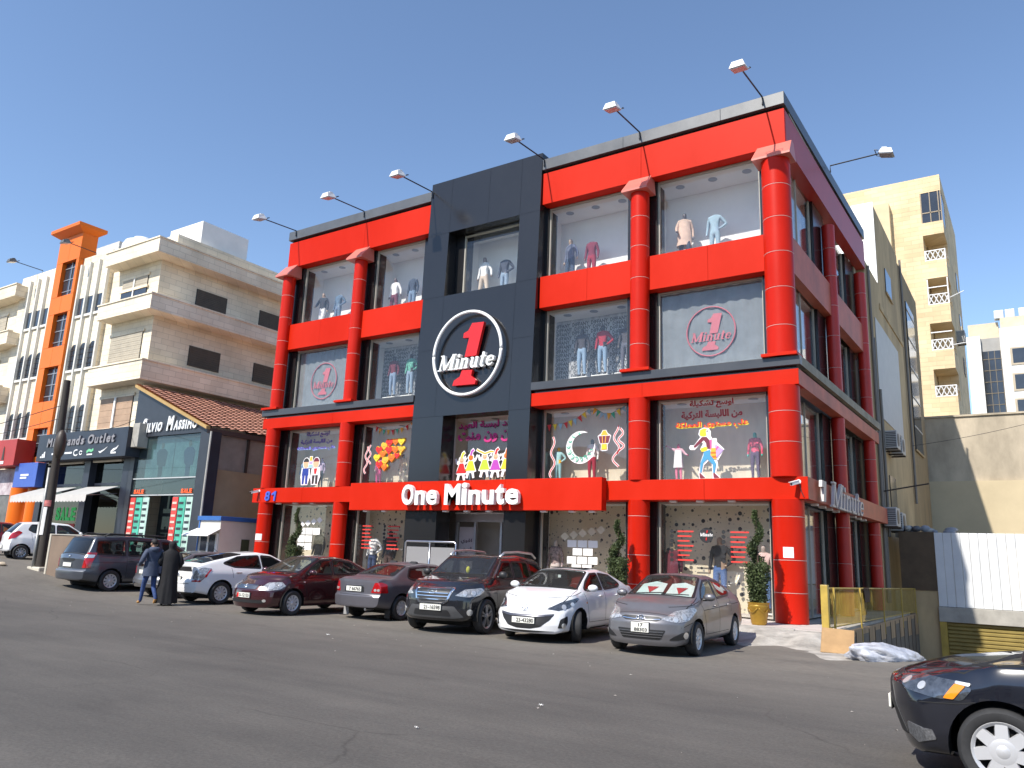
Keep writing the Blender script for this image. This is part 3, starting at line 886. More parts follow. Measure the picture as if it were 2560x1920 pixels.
# yellow stone apartment tower
tw = thing('apartment_tower', 'tall yellow stone apartment tower with corner balconies and white railings', 'building', (-4, 45, 0))
def tp(mb, n, m, p=None, smooth=False): return mb.build(n, m, p or tw, smooth)
TX, TY = 1.62, 39.0
tp(MB().box(-12, TX-1.36, TY, TY+12.6, 0, 30.2), 'wall', tower_stone)
tp(MB().box(TX-1.36, TX, TY+2.6, TY+12.6, 0, 30.2), 'corner_wall', tower_stone)
tops = [28.95, 25.63, 22.30, 18.95, 15.6]
prev = 30.2
trail = M('white_railing', (.75, .74, .72), .5)
for i, zt in enumerate(tops):
    tp(MB().box(TX-1.358, TX, TY, TY+2.598, zt, prev), 'balcony_parapet', tower_stone)
    prev = zt-1.98
    if i == 0:
        prev = zt-2.35
        w = tp(MB().box(TX-1.3, TX-.05, TY+.04, TY+.07, prev, zt), 'bay_window', dark_glass)
        for xx in (TX-1.32, TX-.75, TX-.2, TX-.04):
            tp(MB().box(xx-.03, xx+.03, TY+.0, TY+.039, prev, zt), 'mullion', brown_alu, w)
        tp(MB().box(TX-1.3, TX-.05, TY+.0, TY+.036, prev+.72, prev+.80), 'transom', brown_alu, w)
        tp(MB().box(TX-.06, TX-.02, TY+.08, TY+2.5, prev, zt), 'side_glass', dark_glass, w)
    else:
        tp(MB().box(TX-1.3, TX, TY+2.4, TY+2.59, prev, zt), 'back_wall', tower_stone)
        rl = tp(MB().box(TX-1.34, TX-.02, TY+.03, TY+.08, prev+.74, prev+.80), 'balustrade', trail)
        tp(MB().box(TX-.07, TX-.02, TY+.09, TY+2.3, prev+.74, prev+.80), 'side_rail', trail, rl)
        tp(MB().box(TX-1.34, TX-.02, TY+.03, TY+.08, prev+.02, prev+.08), 'bottom_rail', trail, rl)
        for q in range(4):
            x0 = TX-1.30+q*.33
            tp(MB().cyl((x0, TY+.05, prev+.08), (x0+.30, TY+.05, prev+.74), .035, n=4), 'lattice_bar', trail, rl)
            tp(MB().cyl((x0+.30, TY+.06, prev+.08), (x0, TY+.06, prev+.74), .035, n=4), 'lattice_bar', trail, rl)
        for xx in (TX-1.32, TX-.06):
            tp(MB().box(xx-.03, xx+.04, TY+.02, TY+.09, prev, prev+(.8 if i != 2 else 1.95)), 'rail_post', trail, rl)
        if i in (2, 3):
            tp(MB().box(TX-1.34, TX-.02, TY+.03, TY+.07, prev+1.28, prev+1.35), 'upper_bar', trail, rl)
tp(MB().box(TX-1.358, TX, TY, TY+2.598, 0, prev), 'balcony_parapet', tower_stone)
# arched bays on the front
for z in (25.2, 20.2):
    o = tp(MB().box(-6.6, -1.75, TY-.7, TY-.002, z-.6, z+3.2), 'bay', M('pale_limestone', (.60, .48, .30), .8, var=.08))
    pts = [(-5.6+1.5*(1-math.cos(R(a))), z+1.9+.8*math.sin(R(a))) for a in lin(0, 180, 14)]
    tp(MB().prism(pts, TY-.72, TY-.703, 'y'), 'arch_recess', tower_stone, o)
    tp(MB().box(-5.6, -2.6, TY-.72, TY-.704, z+.2, z+1.7), 'shutter', white_pl, o)
for zz in (24, 20.5, 17):
    tp(MB().box(TX-.0, TX+.04, TY+8.5, TY+10, zz, zz+1.4), 'side_window', dark_glass)
ac_unit(1.63, TY+3.4, 18.3, 'air conditioner on the shaded flank of the yellow tower', 1.2)
for z, dx in ((20.75, .9), (17.3, .75)):
    tp(MB().cyl((TX-.05, TY+.2, z), (TX+dx, TY+.1, z+(.35 if z > 20 else .05)), .03, n=6), 'clothes_pole', trail)

# white apartment house far right
wh = thing('white_house', 'white apartment house with a tall gridded stair window', 'building', (10, 78, 0))
def wp(mb, n, m, p=None): return mb.build(n, m, p or wh)
WY = 70.0
whs = M('white_facade', (.74, .72, .68), .75, var=.05, scale=.4)
wp(MB().box(.8, 2.05, WY, WY+14, 0, 25.9), 'wall', whs)
wp(MB().box(3.78, 16, WY, WY+14, 0, 26.5), 'wall', whs)
wp(MB().box(2.05, 3.78, WY+.6, WY+14, 0, 25.7), 'stair_wall', M('grey_panel', (.32, .31, .29), .7))
wp(MB().box(.9, 3.7, WY+3, WY+13, 25.95, 28.0), 'penthouse', M('beige_facade', (.55, .47, .34), .8))
wp(MB().box(3.9, 9, WY+2.2, WY+13, 26.55, 28.2), 'penthouse', M('beige_facade', (.55, .47, .34), .8))
sw = wp(MB().box(2.1, 3.72, WY+.5, WY+.58, 10, 24.3), 'stair_window', dark_glass)
for i in range(4):
    wp(MB().box(2.08+i*.54, 2.13+i*.54, WY+.44, WY+.498, 10, 24.3), 'mullion', brown_alu, sw)
for i in range(12):
    wp(MB().box(2.1, 3.72, WY+.45, WY+.497, 10.2+i*1.2, 10.26+i*1.2), 'transom', brown_alu, sw)
for zz in (22.6, 19.9, 17.3, 14.6):
    f = wp(MB().box(4.55, 6.9, WY-.06, WY-.002, zz-.1, zz+1.75), 'window', M('beige_frame_far', (.45, .38, .28), .7))
    wp(MB().box(4.75, 6.7, WY-.07, WY-.062, zz+.1, zz+1.6), 'pane', dark_glass, f)
for i, xx in enumerate((3.4, 4.4, 5.6, 6.8, 8.0)):
    wt = wp(MB().bbox(xx, xx+.9, WY+2.3, WY+3.2, 28.21, 29.1, .05), 'water_tank', M('steel_tank', (.6, .62, .63), .35, metal=.5))
# plain buildings across the street, behind the viewer: seen only mirrored in glass and paint
fs = thing('far_street_side', None, None, (-20, -50, 0)); fs['kind'] = 'structure'
for i, (x0, x1, h, col) in enumerate(((-70, -52, 10, (.45, .40, .32)), (-51, -33, 13, (.50, .46, .40)), (-32, -16, 9, (.40, .34, .26)), (-15, 3, 12, (.48, .42, .34)), (4, 20, 8.5, (.44, .40, .36)), (21, 40, 11, (.42, .37, .30)))):
    MB().box(x0, x1, -62, -48, 0, h).build('facing_wall', M('facing_render_%d' % i, col, .85, var=.12), fs)
    for k in range(int(h//3.3)):
        for j in range(int((x1-x0)//3.2)):
            MB().box(x0+.8+j*3.2, x0+2.4+j*3.2, -48.06, -47.99, 1.0+k*3.2, 2.6+k*3.2).build('facing_window', dark_glass, fs)
# ------------------------------------------------------------------ white stone block on the left
lb = thing('stone_apartment_block', 'white stone apartment block with deep balconies and an orange stair tower', 'building', (-40, 6, 0))
def lp(mb, n, m, p=None, smooth=False): return mb.build(n, m, p or lb, smooth)
shutter_m = M('beige_roller_shutter', (.40, .35, .27), .6, var=.1)
shutter_d = M('brown_roller_shutter', (.075, .058, .042), .6, var=.15)
orange = M('orange_cladding', (.72, .155, .012), .4, var=.05, scale=.6, spec=.25)
GZ = .75
lp(MB().box(-36.3, -31.6, .2, 17, GZ, 16.2), 'wing_wall', white_stone)
lp(MB().box(-51.5, -46.6, .2, 17, GZ, 16.2), 'wing_wall', white_stone)
lp(MB().box(-46.6, -36.3, 0, 17, GZ, 17.55), 'centre_wall', white_stone)
lp(MB().box(-36.3, -30.9, .5, 16.9, 16.2, 17.55), 'parapet', white_stone)
lp(MB().box(-51.5, -46.6, .5, 16.9, 16.2, 17.55), 'parapet', white_stone)
for z0, z1 in ((16.14, 16.88), (13.09, 13.87), (9.47, 10.42)):
    lp(MB().prism([(-35.6, -.65), (-30.6, -.65), (-30.6, 16.8), (-31.598, 16.8), (-31.598, .198), (-35.6, .198)], z0, z1), 'balcony', white_stone)
    lp(MB().prism([(-35.65, -.70), (-30.55, -.70), (-30.55, 16.8), (-30.75, 16.8), (-30.75, -.5), (-35.65, -.5)], z1+.002, z1+.07), 'coping', white_stone)
    lp(MB().box(-51.5, -45.75, -.65, .198, z0, z1), 'balcony', white_stone)
    lp(MB().box(-51.5, -45.7, -.70, -.4, z1+.002, z1+.07), 'coping', white_stone)
def shut_window(x0, x1, z0, z1, y, m, n=12, frame=True):
    w = lp(MB().box(x0, x1, y-.03, y+.06, z0, z1), 'window', dark_glass)
    h = (z1-z0)/n
    for i in range(n):
        lp(MB().box(x0+.02, x1-.02, y-.055-.008*(i % 2), y-.031, z0+i*h+.006, z0+(i+1)*h-.004), 'shutter_slat', m, w)
    if frame:
        lp(MB().box(x0-.12, x1+.12, y-.08, y-.031, z1+.002, z1+.16), 'lintel', white_stone, w)
        lp(MB().box(x0-.12, x1+.12, y-.12, y-.031, z0-.14, z0-.002), 'sill', white_stone, w)
    return w
w = shut_window(-35.0, -32.6, 14.9, 15.45, .2, shutter_m, 4)
lp(MB().box(-35.0, -32.6, .13, .199, 14.1, 14.74), 'window_pane', dark_glass)
lp(MB().box(-33.85, -33.75, .09, .128, 14.1, 15.45), 'mullion', white_pl, w)
shut_window(-35.35, -32.35, 10.8, 12.3, .2, shutter_m, 13)
w = shut_window(-35.4, -32.35, 7.3, 8.9, .2, M('timber_blind', (.40, .27, .18), .7, var=.12), 5)
lp(MB().box(-33.95, -33.8, .06, .127, 7.3, 8.9), 'mullion', white_pl, w)
for z0, z1 in ((14.1, 15.4), (10.8, 12.3), (7.3, 8.9)):
    shut_window(-51, -48.2, z0, z1, .2, shutter_m, 10)
for z0, z1 in ((14.32, 15.22), (10.92, 12.02), (7.4, 8.6)):
    for y0, y1 in ((2.4, 4.35), (6.6, 8.6), (11, 13)):
        w = lp(MB().box(-31.62, -31.57, y0, y1, z0, z1), 'side_window', dark_glass)
        n = 9
        for i in range(n):
            h = (z1-z0)/n
            lp(MB().box(-31.568, -31.55, y0+.02, y1-.02, z0+i*h+.005, z0+(i+1)*h-.005), 'shutter_slat', shutter_d, w)
# ribs and windows of the centre
rib = M('white_rib', (.68, .66, .60), .7, var=.05)
for xs in ((-39.2, -36.3), (-45.15, -42.2)):
    n = 3
    ww = (xs[1]-xs[0])/n
    for i in range(n+1):
        x = xs[0]+i*ww-.02
        lp(MB().box(x-.07, x+.07, -.16, -.002, 5.6, 17.1), 'rib', rib)
    for i in range(n):
        a, b = xs[0]+i*ww+.12, xs[0]+(i+1)*ww-.16
        lp(MB().box(a, b, -.035, -.003, 14.02, 15.05), 'window', dark_glass)
        lp(MB().box(a-.04, b+.04, -.10, -.003, 13.86, 14.0), 'sill', rib)
        for zb, zt in ((10.8, 12.3), (7.2, 8.75)):
            r = (b-a)/2
            pts = [(a, zb), (b, zb)]+[((a+b)/2+r*math.cos(R(t)), zt-r+r*math.sin(R(t))) for t in lin(0, 180, 12)]
            w = lp(MB().prism(pts, -.04, -.003, 'y'), 'arched_window', dark_glass)
            for k in range(1, 4):
                xx = a+(b-a)*k/4
                lp(MB().cyl((xx, -.06, zb), (xx, -.06, zt-r*.25), .012, n=5), 'window_bar', wood_d, w)
            for zz in lin(zb+.25, zt-r, 3):
                lp(MB().cyl((a, -.07, zz), (b, -.07, zz), .012, n=5), 'window_bar', wood_d, w)
            lp(MB().box(a-.04, b+.04, -.12, -.003, zb-.14, zb-.002), 'sill', rib)
# orange stair tower of panels
ot = thing('stair_tower', None, None); ot.parent = lb
ot.location = chain(lb).inverted() @ Vector((-40.6, -.2, GZ))
OX0, OX1 = -41.88, -39.33
zc_ = [4.3, 6.0, 7.6, 9.12, 11.13, 12.31, 14.33, 15.39, 17.51, 19.1]
for a, b in zip(zc_, zc_[1:]):
    win = (a, b) in ((9.12, 11.13), (12.31, 14.33), (15.39, 17.51), (6.0, 7.6))
    for x0, x1 in (((OX0, -41.16), (-39.62, OX1)) if win else ((OX0, -40.6), (-40.594, OX1))):
        MB().bbox(x0+.004, x1-.004, -.30, .6, a+.005, b-.005, .008).build('cladding_panel', orange, ot)
    if win:
        MB().box(-41.16, -39.62, -.06, -.003, a, b).build('window', dark_glass, ot)
        MB().box(-40.42, -40.36, -.10, -.062, a, b).build('mullion', M('grey_alu', (.35, .36, .38), .4, metal=.5), ot)
        for zz in lin(a+.35, b-.35, 2):
            MB().box(-41.15, -39.63, -.095, -.063, zz-.025, zz+.025).build('transom', MATS['grey_alu'], ot)
MB().add([(OX0-.35, -.75, 19.35), (OX1+.35, -.75, 19.35), (OX1+.35, .9, 19.35), (OX0-.35, .9, 19.35), (OX0, -.3, 19.1), (OX1, -.3, 19.1), (OX1, .6, 19.1), (OX0, .6, 19.1), (OX0-.35, -.75, 19.55), (OX1+.35, -.75, 19.55), (OX1+.35, .9, 19.55), (OX0-.35, .9, 19.55)],
         [(0, 1, 5, 4), (1, 2, 6, 5), (2, 3, 7, 6), (3, 0, 4, 7), (8, 9, 10, 11), (0, 8, 9, 1), (1, 9, 10, 2), (2, 10, 11, 3), (3, 11, 8, 0), (4, 5, 6, 7)]).build('cap', orange, ot)
for x0, x1 in ((-42.2, -41.0), (-40.2, -39.1)):
    MB().lathe([(.52, GZ), (.52, 2.4), (.51, 2.41), (.52, 2.42), (.52, 4.28)], 24, ((x0+x1)/2, -.2, 0)).build('pillar', orange, ot, smooth=40)
# roof clutter
lp(MB().box(-47.4, -42.5, 3.5, 8, 17.56, 20.6), 'lift_house', M('grey_render', (.50, .49, .46), .8, var=.1))
lp(MB().lathe([(1.05, 17.6), (1.1, 18.4), (1.1, 19.5), (.95, 19.8), (.5, 19.95), (.5, 20.1)], 24, (-39.6, 3.4, 0)), 'water_tank', M('white_tank', (.75, .75, .74), .5), smooth=True)
lp(MB().box(-34.2, -31.2, 2, 5, 17.56, 18.95), 'roof_hut', white_pl)
# arm lamps on the white block
def arm_lamp(bx, by, bz, hx, hy, hz, label, group, dark=False):
    o = thing('floodlight', label, 'floodlight', (bx, by, bz), 0, group)
    al = M('lamp_arm', (.035, .036, .04), .5, metal=.5)
    hm = M('lamp_dark', (.10, .10, .10), .5) if dark else M('lamp_white', (.68, .68, .66), .4, var=.05)
    MB().tube([(bx, by, bz-.25), (bx, by, bz), (hx, hy, hz)], .024, 8).build('arm', al, o)
    d = Vector((hx-bx, hy-by, 0)).normalized()
    f = Matrix.Translation((hx, hy, hz)) @ Matrix.Rotation(math.atan2(d.y, d.x), 4, 'Z') @ Matrix.Rotation(R(14), 4, 'Y')
    h = MB().add([(-.10, -.20, -.07), (.36, -.22, -.07), (.36, .22, -.07), (-.10, .20, -.07), (-.06, -.13, .10), (.26, -.15, .12), (.26, .15, .12), (-.06, .13, .10)],
                 [(0, 3, 2, 1), (4, 5, 6, 7), (0, 1, 5, 4), (1, 2, 6, 5), (2, 3, 7, 6), (3, 0, 4, 7)]).move(f)
    h.build('housing', hm, o)
    MB().box(-.06, .32, -.19, .19, -.10, -.072).move(f).build('lens', M('lamp_lens', (.45, .47, .48), .15, spec=.7), o)
    MB().tube([(-.10, -.23, -.02), (-.22, -.23, 0), (-.22, .23, 0), (-.10, .23, -.02)], .015, 6).move(f).build('yoke', al, o)
    MB().bbox(-.05, .12, -.10, .10, .12, .17, .01).move(f).build('driver_box', hm, o)
    return o
arm_lamp(-44.87, .3, 17.9, -44.87, -1.4, 17.95, 'dark street lamp on a long arm left of the orange stair tower', 'arm lamps on the white block', True)
arm_lamp(-38.69, .3, 17.9, -38.69, -1.35, 17.95, 'dark lamp on a long arm in front of the orange stair tower', 'arm lamps on the white block', True)

# ------------------------------------------------------------------ shops at street level
navy = M('navy_sign', (.022, .026, .040), .4, var=.2)
bs = thing('outlet_shop', 'dark shopfront of the brands outlet with a black sign box and two grey awnings', 'shop', (-34, 0, GZ))
def bp_(mb, n, m, p=None, smooth=False): return mb.build(n, m, p or bs, smooth)
bp_(MB().box(-39.0, -30.4, .10, .198, GZ, 5.55), 'dark_back', M('shop_dark', (.02, .02, .022), .5))
sb = bp_(MB().bbox(-38.4, -29.95, -1.2, .10, 5.55, 6.95, .01), 'sign_box', navy)
gray_l = M('grey_lettering', (.24, .23, .24), .5, var=.1)
cx = -37.35
for ch in 'Mi Brands Outlet':
    if ch == ' ': cx += .28; continue
    t = text_mb(ch, 1.0, .05, .03, .12)
    a, b, c, d = extent(t)
    wd = (b-a)*.62+.04
    fit(t, cx, cx+wd, 6.27+c*.45, 6.27+d*.62, -1.235)
    t.build('letter', gray_l, sb); cx += wd+.09
wht = M('white_print', (.75, .75, .74), .5)
# row of small brand marks: three-bar peak, wordmarks, green reptile mark, curved tick, leaping cat
for i in range(3):
    x = -37.95+i*.17
    MB().prism([(x, 5.72), (x+.13, 5.72), (x+.13-.02, 5.84+.11*i), (x-.02, 5.78+.11*i)], -1.214, -1.202, 'y').build('peak_bar', wht, sb)
for x, wd in ((-36.8, .75), (-35.5, .7)):
    MB().box(x, x+wd, -1.214, -1.202, 5.84, 5.93).build('wordmark', wht, sb)
stroke(MB(), arc(-34.4, 5.87, .22, .14, 60, 320), .06, -1.214, -1.202).build('mark_stroke', wht, sb)
stroke(MB(), arc(-33.95, 5.85, .12, .09, 20, 340), .05, -1.214, -1.202).build('mark_stroke', wht, sb)
stroke(MB(), [(-33.4, 5.86), (-33.2, 5.95), (-32.95, 5.9), (-32.8, 5.98)], .13, -1.214, -1.202).build('reptile_mark', M('green_print', (.16, .50, .26), .5), sb)
MB().box(-33.35, -32.85, -1.214, -1.202, 5.70, 5.77).build('wordmark', wht, sb)
stroke(MB(), [(-32.3, 5.86), (-32.15, 5.80), (-31.85, 5.9), (-31.55, 6.05)], [.02, .1, .06, .01], -1.214, -1.202).build('tick_mark', wht, sb)
stroke(MB(), [(-31.2, 5.80), (-31.0, 5.88), (-30.75, 5.95), (-30.6, 6.08)], [.05, .12, .08, .02], -1.214, -1.202).build('leaping_mark', wht, sb)
MB().box(-31.2, -30.75, -1.214, -1.202, 5.70, 5.78).build('wordmark', wht, sb)
bp_(MB().bbox(-29.94, -29.4, -1.0, .1, 5.98, 7.12, .02), 'stone_box', concrete)
for a, b in ((-39.0, -38.45), (-34.55, -34.0), (-31.0, -30.45)):
    bp_(MB().box(a, b, -.6, .1, GZ, 5.54), 'pier', navy)
for a, b in ((-38.44, -34.56), (-33.99, -31.01)):
    w = bp_(MB().box(a, b, -.25, -.24, GZ+.1, 5.5), 'shop_window', glass('dark_shop_glass', (.30, .32, .33), 1.5))
    bp_(MB().box(a, b, -.28, -.20, 4.3, 4.42), 'transom', navy, w)
    bp_(MB().cyl((a+.2, -.55, 5.48), (b-.2, -.55, 5.48), .07, n=10), 'blind_roller', M('cream_fabric', (.42, .38, .30), .8), w)
    rnd = random.Random(int(-a))
    for k in range(6):
        x = lerp(a, b, (k+.5)/6)
        bp_(MB().bbox(x-.22, x+.22, -.12, -.06, 4.3+rnd.random()*.2, 5.0, .02), 'hung_garment', M('garment_%d' % (k % 5), [(.35, .36, .40), (.16, .02, .03), (.60, .40, .04), (.05, .07, .14), (.3, .3, .3)][k % 5], .9), w)
# scalloped awnings
awn = M('grey_awning', (.42, .41, .39), .85, var=.06)
def awning(x0, x1):
    a = thing('awning', None, None); a.parent = bs
    a.location = chain(bs).inverted() @ Vector(((x0+x1)/2, -1.2, 3.6))
    MB().add([(x0, -.62, 4.2), (x1, -.62, 4.2), (x1, -2.1, 3.68), (x0, -2.1, 3.68), (x0, -.62, 4.17), (x1, -.62, 4.17), (x1, -2.1, 3.65), (x0, -2.1, 3.65)],
             [(0, 1, 2, 3), (7, 6, 5, 4), (3, 2, 6, 7), (0, 4, 5, 1), (1, 5, 6, 2), (0, 3, 7, 4)]).build('canopy', awn, a)
    n = int((x1-x0)/.28)
    P = []
    for i in range(n*6+1):
        x = x0+(x1-x0)*i/(n*6)
        P.append([(x, -2.11, 3.68), (x, -2.115, 3.40-.06*abs(math.sin(PI*i/6)))])
    MB().grid(P).build('scalloped_valance', M('grey_valance', (.52, .50, .47), .85), a)
    for x in (x0+.05, x1-.05):
        MB().cyl((x, -.62, 3.85), (x, -2.08, 3.66), .02, n=6).build('arm', steel, a)
awning(-38.4, -34.95); awning(-33.95, -31.1)
grn = M('glowing_green_print', (.02, .34, .07), .5, emit=(.02, .4, .08), estr=.25)  # printed letters given a faint glow of their own
cx = -37.3
for ch in 'SALE':
    t = fit(text_mb(ch, 1, .02, .05), cx, cx+.42, 2.55, 3.22, -.262); t.build('sale_letter', grn, bs); cx += .5
bp_(MB().bbox(-37.1, -35.3, -.27, -.255, 2.05, 2.4, .005), 'red_banner', M('red_banner', (.5, .03, .02), .6))
# red and blue sign boxes further left
rs = thing('red_sign_box', 'red shop sign box with a small dark mark beside the orange stair tower', 'sign', (-41.6, -1, 5.4))
MB().bbox(-44.5, -40.6, -1.3, -.31, 5.42, 6.87, .01).build('box', M('red_sign', (.38, .022, .016), .4, var=.08), rs)
MB().prism([(-42.05, 5.75), (-41.8, 5.75), (-41.88, 6.4), (-41.95, 6.5), (-42.0, 6.4)], -1.32, -1.302, 'y').build('mark', wood_d, rs)
MB().box(-42.15, -41.75, -1.32, -1.302, 5.52, 5.68).build('plate', wht, rs)
bl = thing('blue_sign_box', 'blue shop sign box below the orange stair tower', 'sign', (-39.6, -.6, 4.25))
MB().bbox(-40.95, -38.5, -1.0, -.31, 4.25, 5.55, .01).build('box', M('blue_sign', (.055, .115, .42), .45, var=.06), bl)
for i, wd in enumerate((.9, .7)):
    MB().box(-40.2, -40.2+wd, -1.02, -1.002, 4.85-i*.15, 4.95-i*.15).build('wordmark', wht, bl)
ps = thing('poster_window', 'pink and grey poster window under the red sign box', 'poster', (-43, -.3, 2))
MB().box(-46, -41.7, -.5, -.35, 3.9, 5.35).build('board', M('poster_print', (.42, .24, .30), .6, var=.5, scale=1.5, col2=(.65, .6, .6)), ps)
MB().box(-46, -42.3, -.45, -.3, GZ, 3.88).build('shop_glass', M('shop_interior_dim', (.10, .09, .085), .3, var=.5, scale=2, spec=.7), ps)

# gabled shop with the tiled lean-to roof
sm = thing('gabled_shop', 'black gabled shop with white lettering, tall glass front and red tiled roof', 'shop', (-27.5, 4, .5))
def sp_(mb, n, m, p=None, smooth=False): return mb.build(n, m, p or sm, smooth)
YS = -.6
dk = M('charcoal_shopfront', (.030, .033, .042), .4, var=.15)
sp_(MB().prism([(-30.56, 6.5), (-24.75, 6.5), (-24.75, 6.74), (-30.56, 9.05)], YS, YS+.2, 'y'), 'gable_panel', dk)
sp_(MB().box(-25.15, -24.35, YS, YS+.5, .4, 6.498), 'pier', dk)
sp_(MB().box(-30.55, -30.1, YS, YS+.5, .5, 6.498), 'pier', dk)
sp_(MB().box(-30.1, -25.15, YS+1.6, YS+1.8, .5, 6.498), 'back_wall', M('shop_back', (.10, .10, .10), .8))
gl_t = glass('teal_shop_glass', (.55, .66, .66), 1.5, haze=.06, hcol=(.4, .5, .5))
sp_(MB().box(-30.09, -25.16, YS+.1, YS+.11, 3.8, 6.49), 'upper_glass', gl_t)
for z in (4.55, 3.78):
    sp_(MB().box(-30.09, -25.16, YS+.05, YS+.16, z-.05, z), 'transom', M('pale_transom', (.45, .47, .47), .4))
for x0, x1, c in ((-29.6, -27.45, 0), (-27.4, -25.4, 1)):
    p = sp_(MB().box(x0, x1, YS+.3, YS+.33, 4.6, 6.35), 'poster', M('blue_poster_%d' % c, (.28, .42, .48), .6, var=.3, scale=1.2, col2=(.50, .62, .62)))
    xm = (x0+x1)/2+.15
    fig = MB().ell((xm, YS+.28, 6.08), (.12, .015, .15), 10, 8)
    fig.build('figure_head', M('print_skin', (.35, .24, .18), .7), p)
    MB().prism([(xm-.42, 5.75), (xm-.2, 5.92), (xm+.2, 5.92), (xm+.42, 5.75), (xm+.34, 5.1), (xm+.16, 5.1), (xm+.15, 4.62), (xm-.15, 4.62), (xm-.16, 5.1), (xm-.3, 5.2)], YS+.284, YS+.297, 'y').build('figure_suit', M('print_suit_%d' % c, [(.05, .07, .10), (.06, .09, .22)][c], .7), p)
# lettering: large capitals S and M, small capitals for the rest
lt = thing('shop_name', None, None); lt.parent = sm
lt.location = chain(sm).inverted() @ Vector((-27.7, YS-.05, 6.7))
cx = -29.75
for i, ch in enumerate('SILVIO MASSIMO'):
    if ch == ' ': cx += .34; continue
    t = text_mb(ch, 1, .06, .035, .18)
    a, b, c, d = extent(t)
    big = i in (0, 7)
    wd = (b-a)*(.62 if big else .40)
    fit(t, cx, cx+wd, 6.70-.012*i*0, 7.38 if big else 7.14, YS-.04)
    t.build('letter', white_s, lt); cx += wd+.045
# glass front below with coloured strips and SALE prints
sp_(MB().box(-30.09, -28.7, YS+.1, YS+.11, .5, 3.72), 'lower_glass', gl_t)
sp_(MB().box(-26.75, -25.16, YS+.1, YS+.11, .5, 3.72), 'lower_glass', gl_t)
for x, m in ((-30.08, 'r'), (-29.6, 'g'), (-29.05, 'g2'), (-26.74, 'r'), (-26.25, 'g'), (-25.7, 'g2')):
    col = {'r': (.62, .06, .05), 'g': (.08, .42, .30), 'g2': (.40, .55, .48)}[m]
    pr_ = sp_(MB().box(x, x+(.42 if m == 'r' else .5), YS+.07, YS+.095, .9, 3.65), 'printed_strip', M('strip_'+m, col, .6, var=.25, scale=3))
    rnd = random.Random(int(x*10))
    for k in range(9):
        sp_(MB().box(x+.05, x+.36, YS+.055, YS+.068, 1.1+k*.28, 1.1+k*.28+.1), 'print_line', dk if m != 'r' else M('strip_pale', (.6, .5, .42), .6), pr_)
org = M('glowing_orange_print', (.75, .10, .02), .5, emit=(.8, .1, .02), estr=.3)  # orange print also emits a little light, though it is no lamp
for x0 in (-29.85, -26.15):
    cx = x0
    for ch in 'SALE':
        fit(text_mb(ch, 1, .02, .05), cx, cx+.17, 3.82, 4.02, YS+.05).build('sale_letter', org, sm); cx += .205
tile_m = M('red_roof_tile', (.56, .27, .19), .75, var=.22, scale=4)
# mono-pitch roof of tile courses
nu, nv = 26, 34
for i in range(nu):
    t0, t1 = i/nu, (i+1)/nu
    x0, z0 = lerp(-24.55, -30.6, t0), lerp(6.72, 9.12, t0)
    x1, z1 = lerp(-24.55, -30.6, t1), lerp(6.72, 9.12, t1)
    P = []
    for j in range(nv*4+1):
        y = YS-.15+j*.25/4*2.0
        w_ = .028*math.cos(j*PI/2)
        P.append([(x0, y, z0+.07+w_), (x1-.05, y, z1+.035+w_), (x1-.05, y, z1-.01)])
    sp_(MB().grid(P), 'tile_course', tile_m, smooth=40)
sp_(MB().prism([(-24.5, 6.58), (-30.6, 8.98), (-30.6, 9.12), (-24.5, 6.72)], YS-.22, YS-.02, 'y'), 'barge_board', M('timber_board', (.42, .27, .10), .6, var=.15))
sp_(MB().box(-24.72, -24.5, YS-.02, 16, 6.45, 6.66), 'eave_board', M('eave_brown', (.09, .05, .04), .7))
sp_(MB().tube([(-24.40, YS, 6.5), (-24.40, YS-.02, 4), (-24.4, YS, .6)], .05, 8), 'downpipe', M('pale_pipe', (.4, .38, .34), .5))
tanm = M('tan_block_wall', (.40, .28, .155), .85, var=.12, scale=.8)
sp_(MB().box(-24.9, -24.6, YS+.5, 16, .4, 4.9), 'side_wall', tanm)
sp_(MB().box(-24.85, -24.65, YS+.5, 16, 4.9, 6.46), 'upper_side', M('grey_side_panel', (.30, .26, .21), .6, var=.15))
for y in (1.5, 4.2, 7):
    sp_(MB().box(-24.64, -24.58, y, y+.12, 4.9, 6.46), 'side_post', wood_d)
sp_(MB().box(-24.58, -21.3, 6.0, 6.2, 0, 4.4), 'yard_wall', tanm)

# kiosk beside the shop
bo = thing('guard_booth', 'small white guard booth with a blue roof edge between the parked cars and the shop', 'booth', (-23.1, 0, .3))
bw = M('booth_panel', (.58, .54, .47), .6, var=.06); blu = M('booth_blue', (.03, .12, .36), .5)
MB().bbox(-23.85, -22.45, -1.0, 1.35, .2, 2.62, .01).build('cabin', bw, bo)
MB().bbox(-23.93, -22.37, -1.08, 1.43, 2.62, 2.80, .01).build('roof_edge', blu, bo)
MB().box(-23.87, -23.80, -1.03, -1.002, .2, 2.62).build('corner_trim', blu, bo)
MB().box(-22.448, -22.42, 1.28, 1.37, .2, 2.62).build('corner_trim', blu, bo)
MB().box(-23.62, -22.62, -1.03, -1.002, 1.25, 2.05).build('window', dark_glass, bo)
MB().box(-23.16, -23.06, -1.05, -1.031, .3, 2.05).build('door_post', white_pl, bo)
MB().box(-22.62, -22.50, -1.05, -1.003, .3, 2.1).build('door_post', white_pl, bo)
MB().add([(-23.95, -1.01, 2.3), (-22.4, -1.01, 2.3), (-22.3, -1.65, 2.0), (-24.05, -1.65, 2.0), (-23.95, -1.01, 2.27), (-22.4, -1.01, 2.27), (-22.3, -1.65, 1.97), (-24.05, -1.65, 1.97)],
         [(0, 1, 2, 3), (7, 6, 5, 4), (3, 2, 6, 7), (1, 5, 6, 2), (0, 3, 7, 4)]).build('canopy', white_pl, bo)
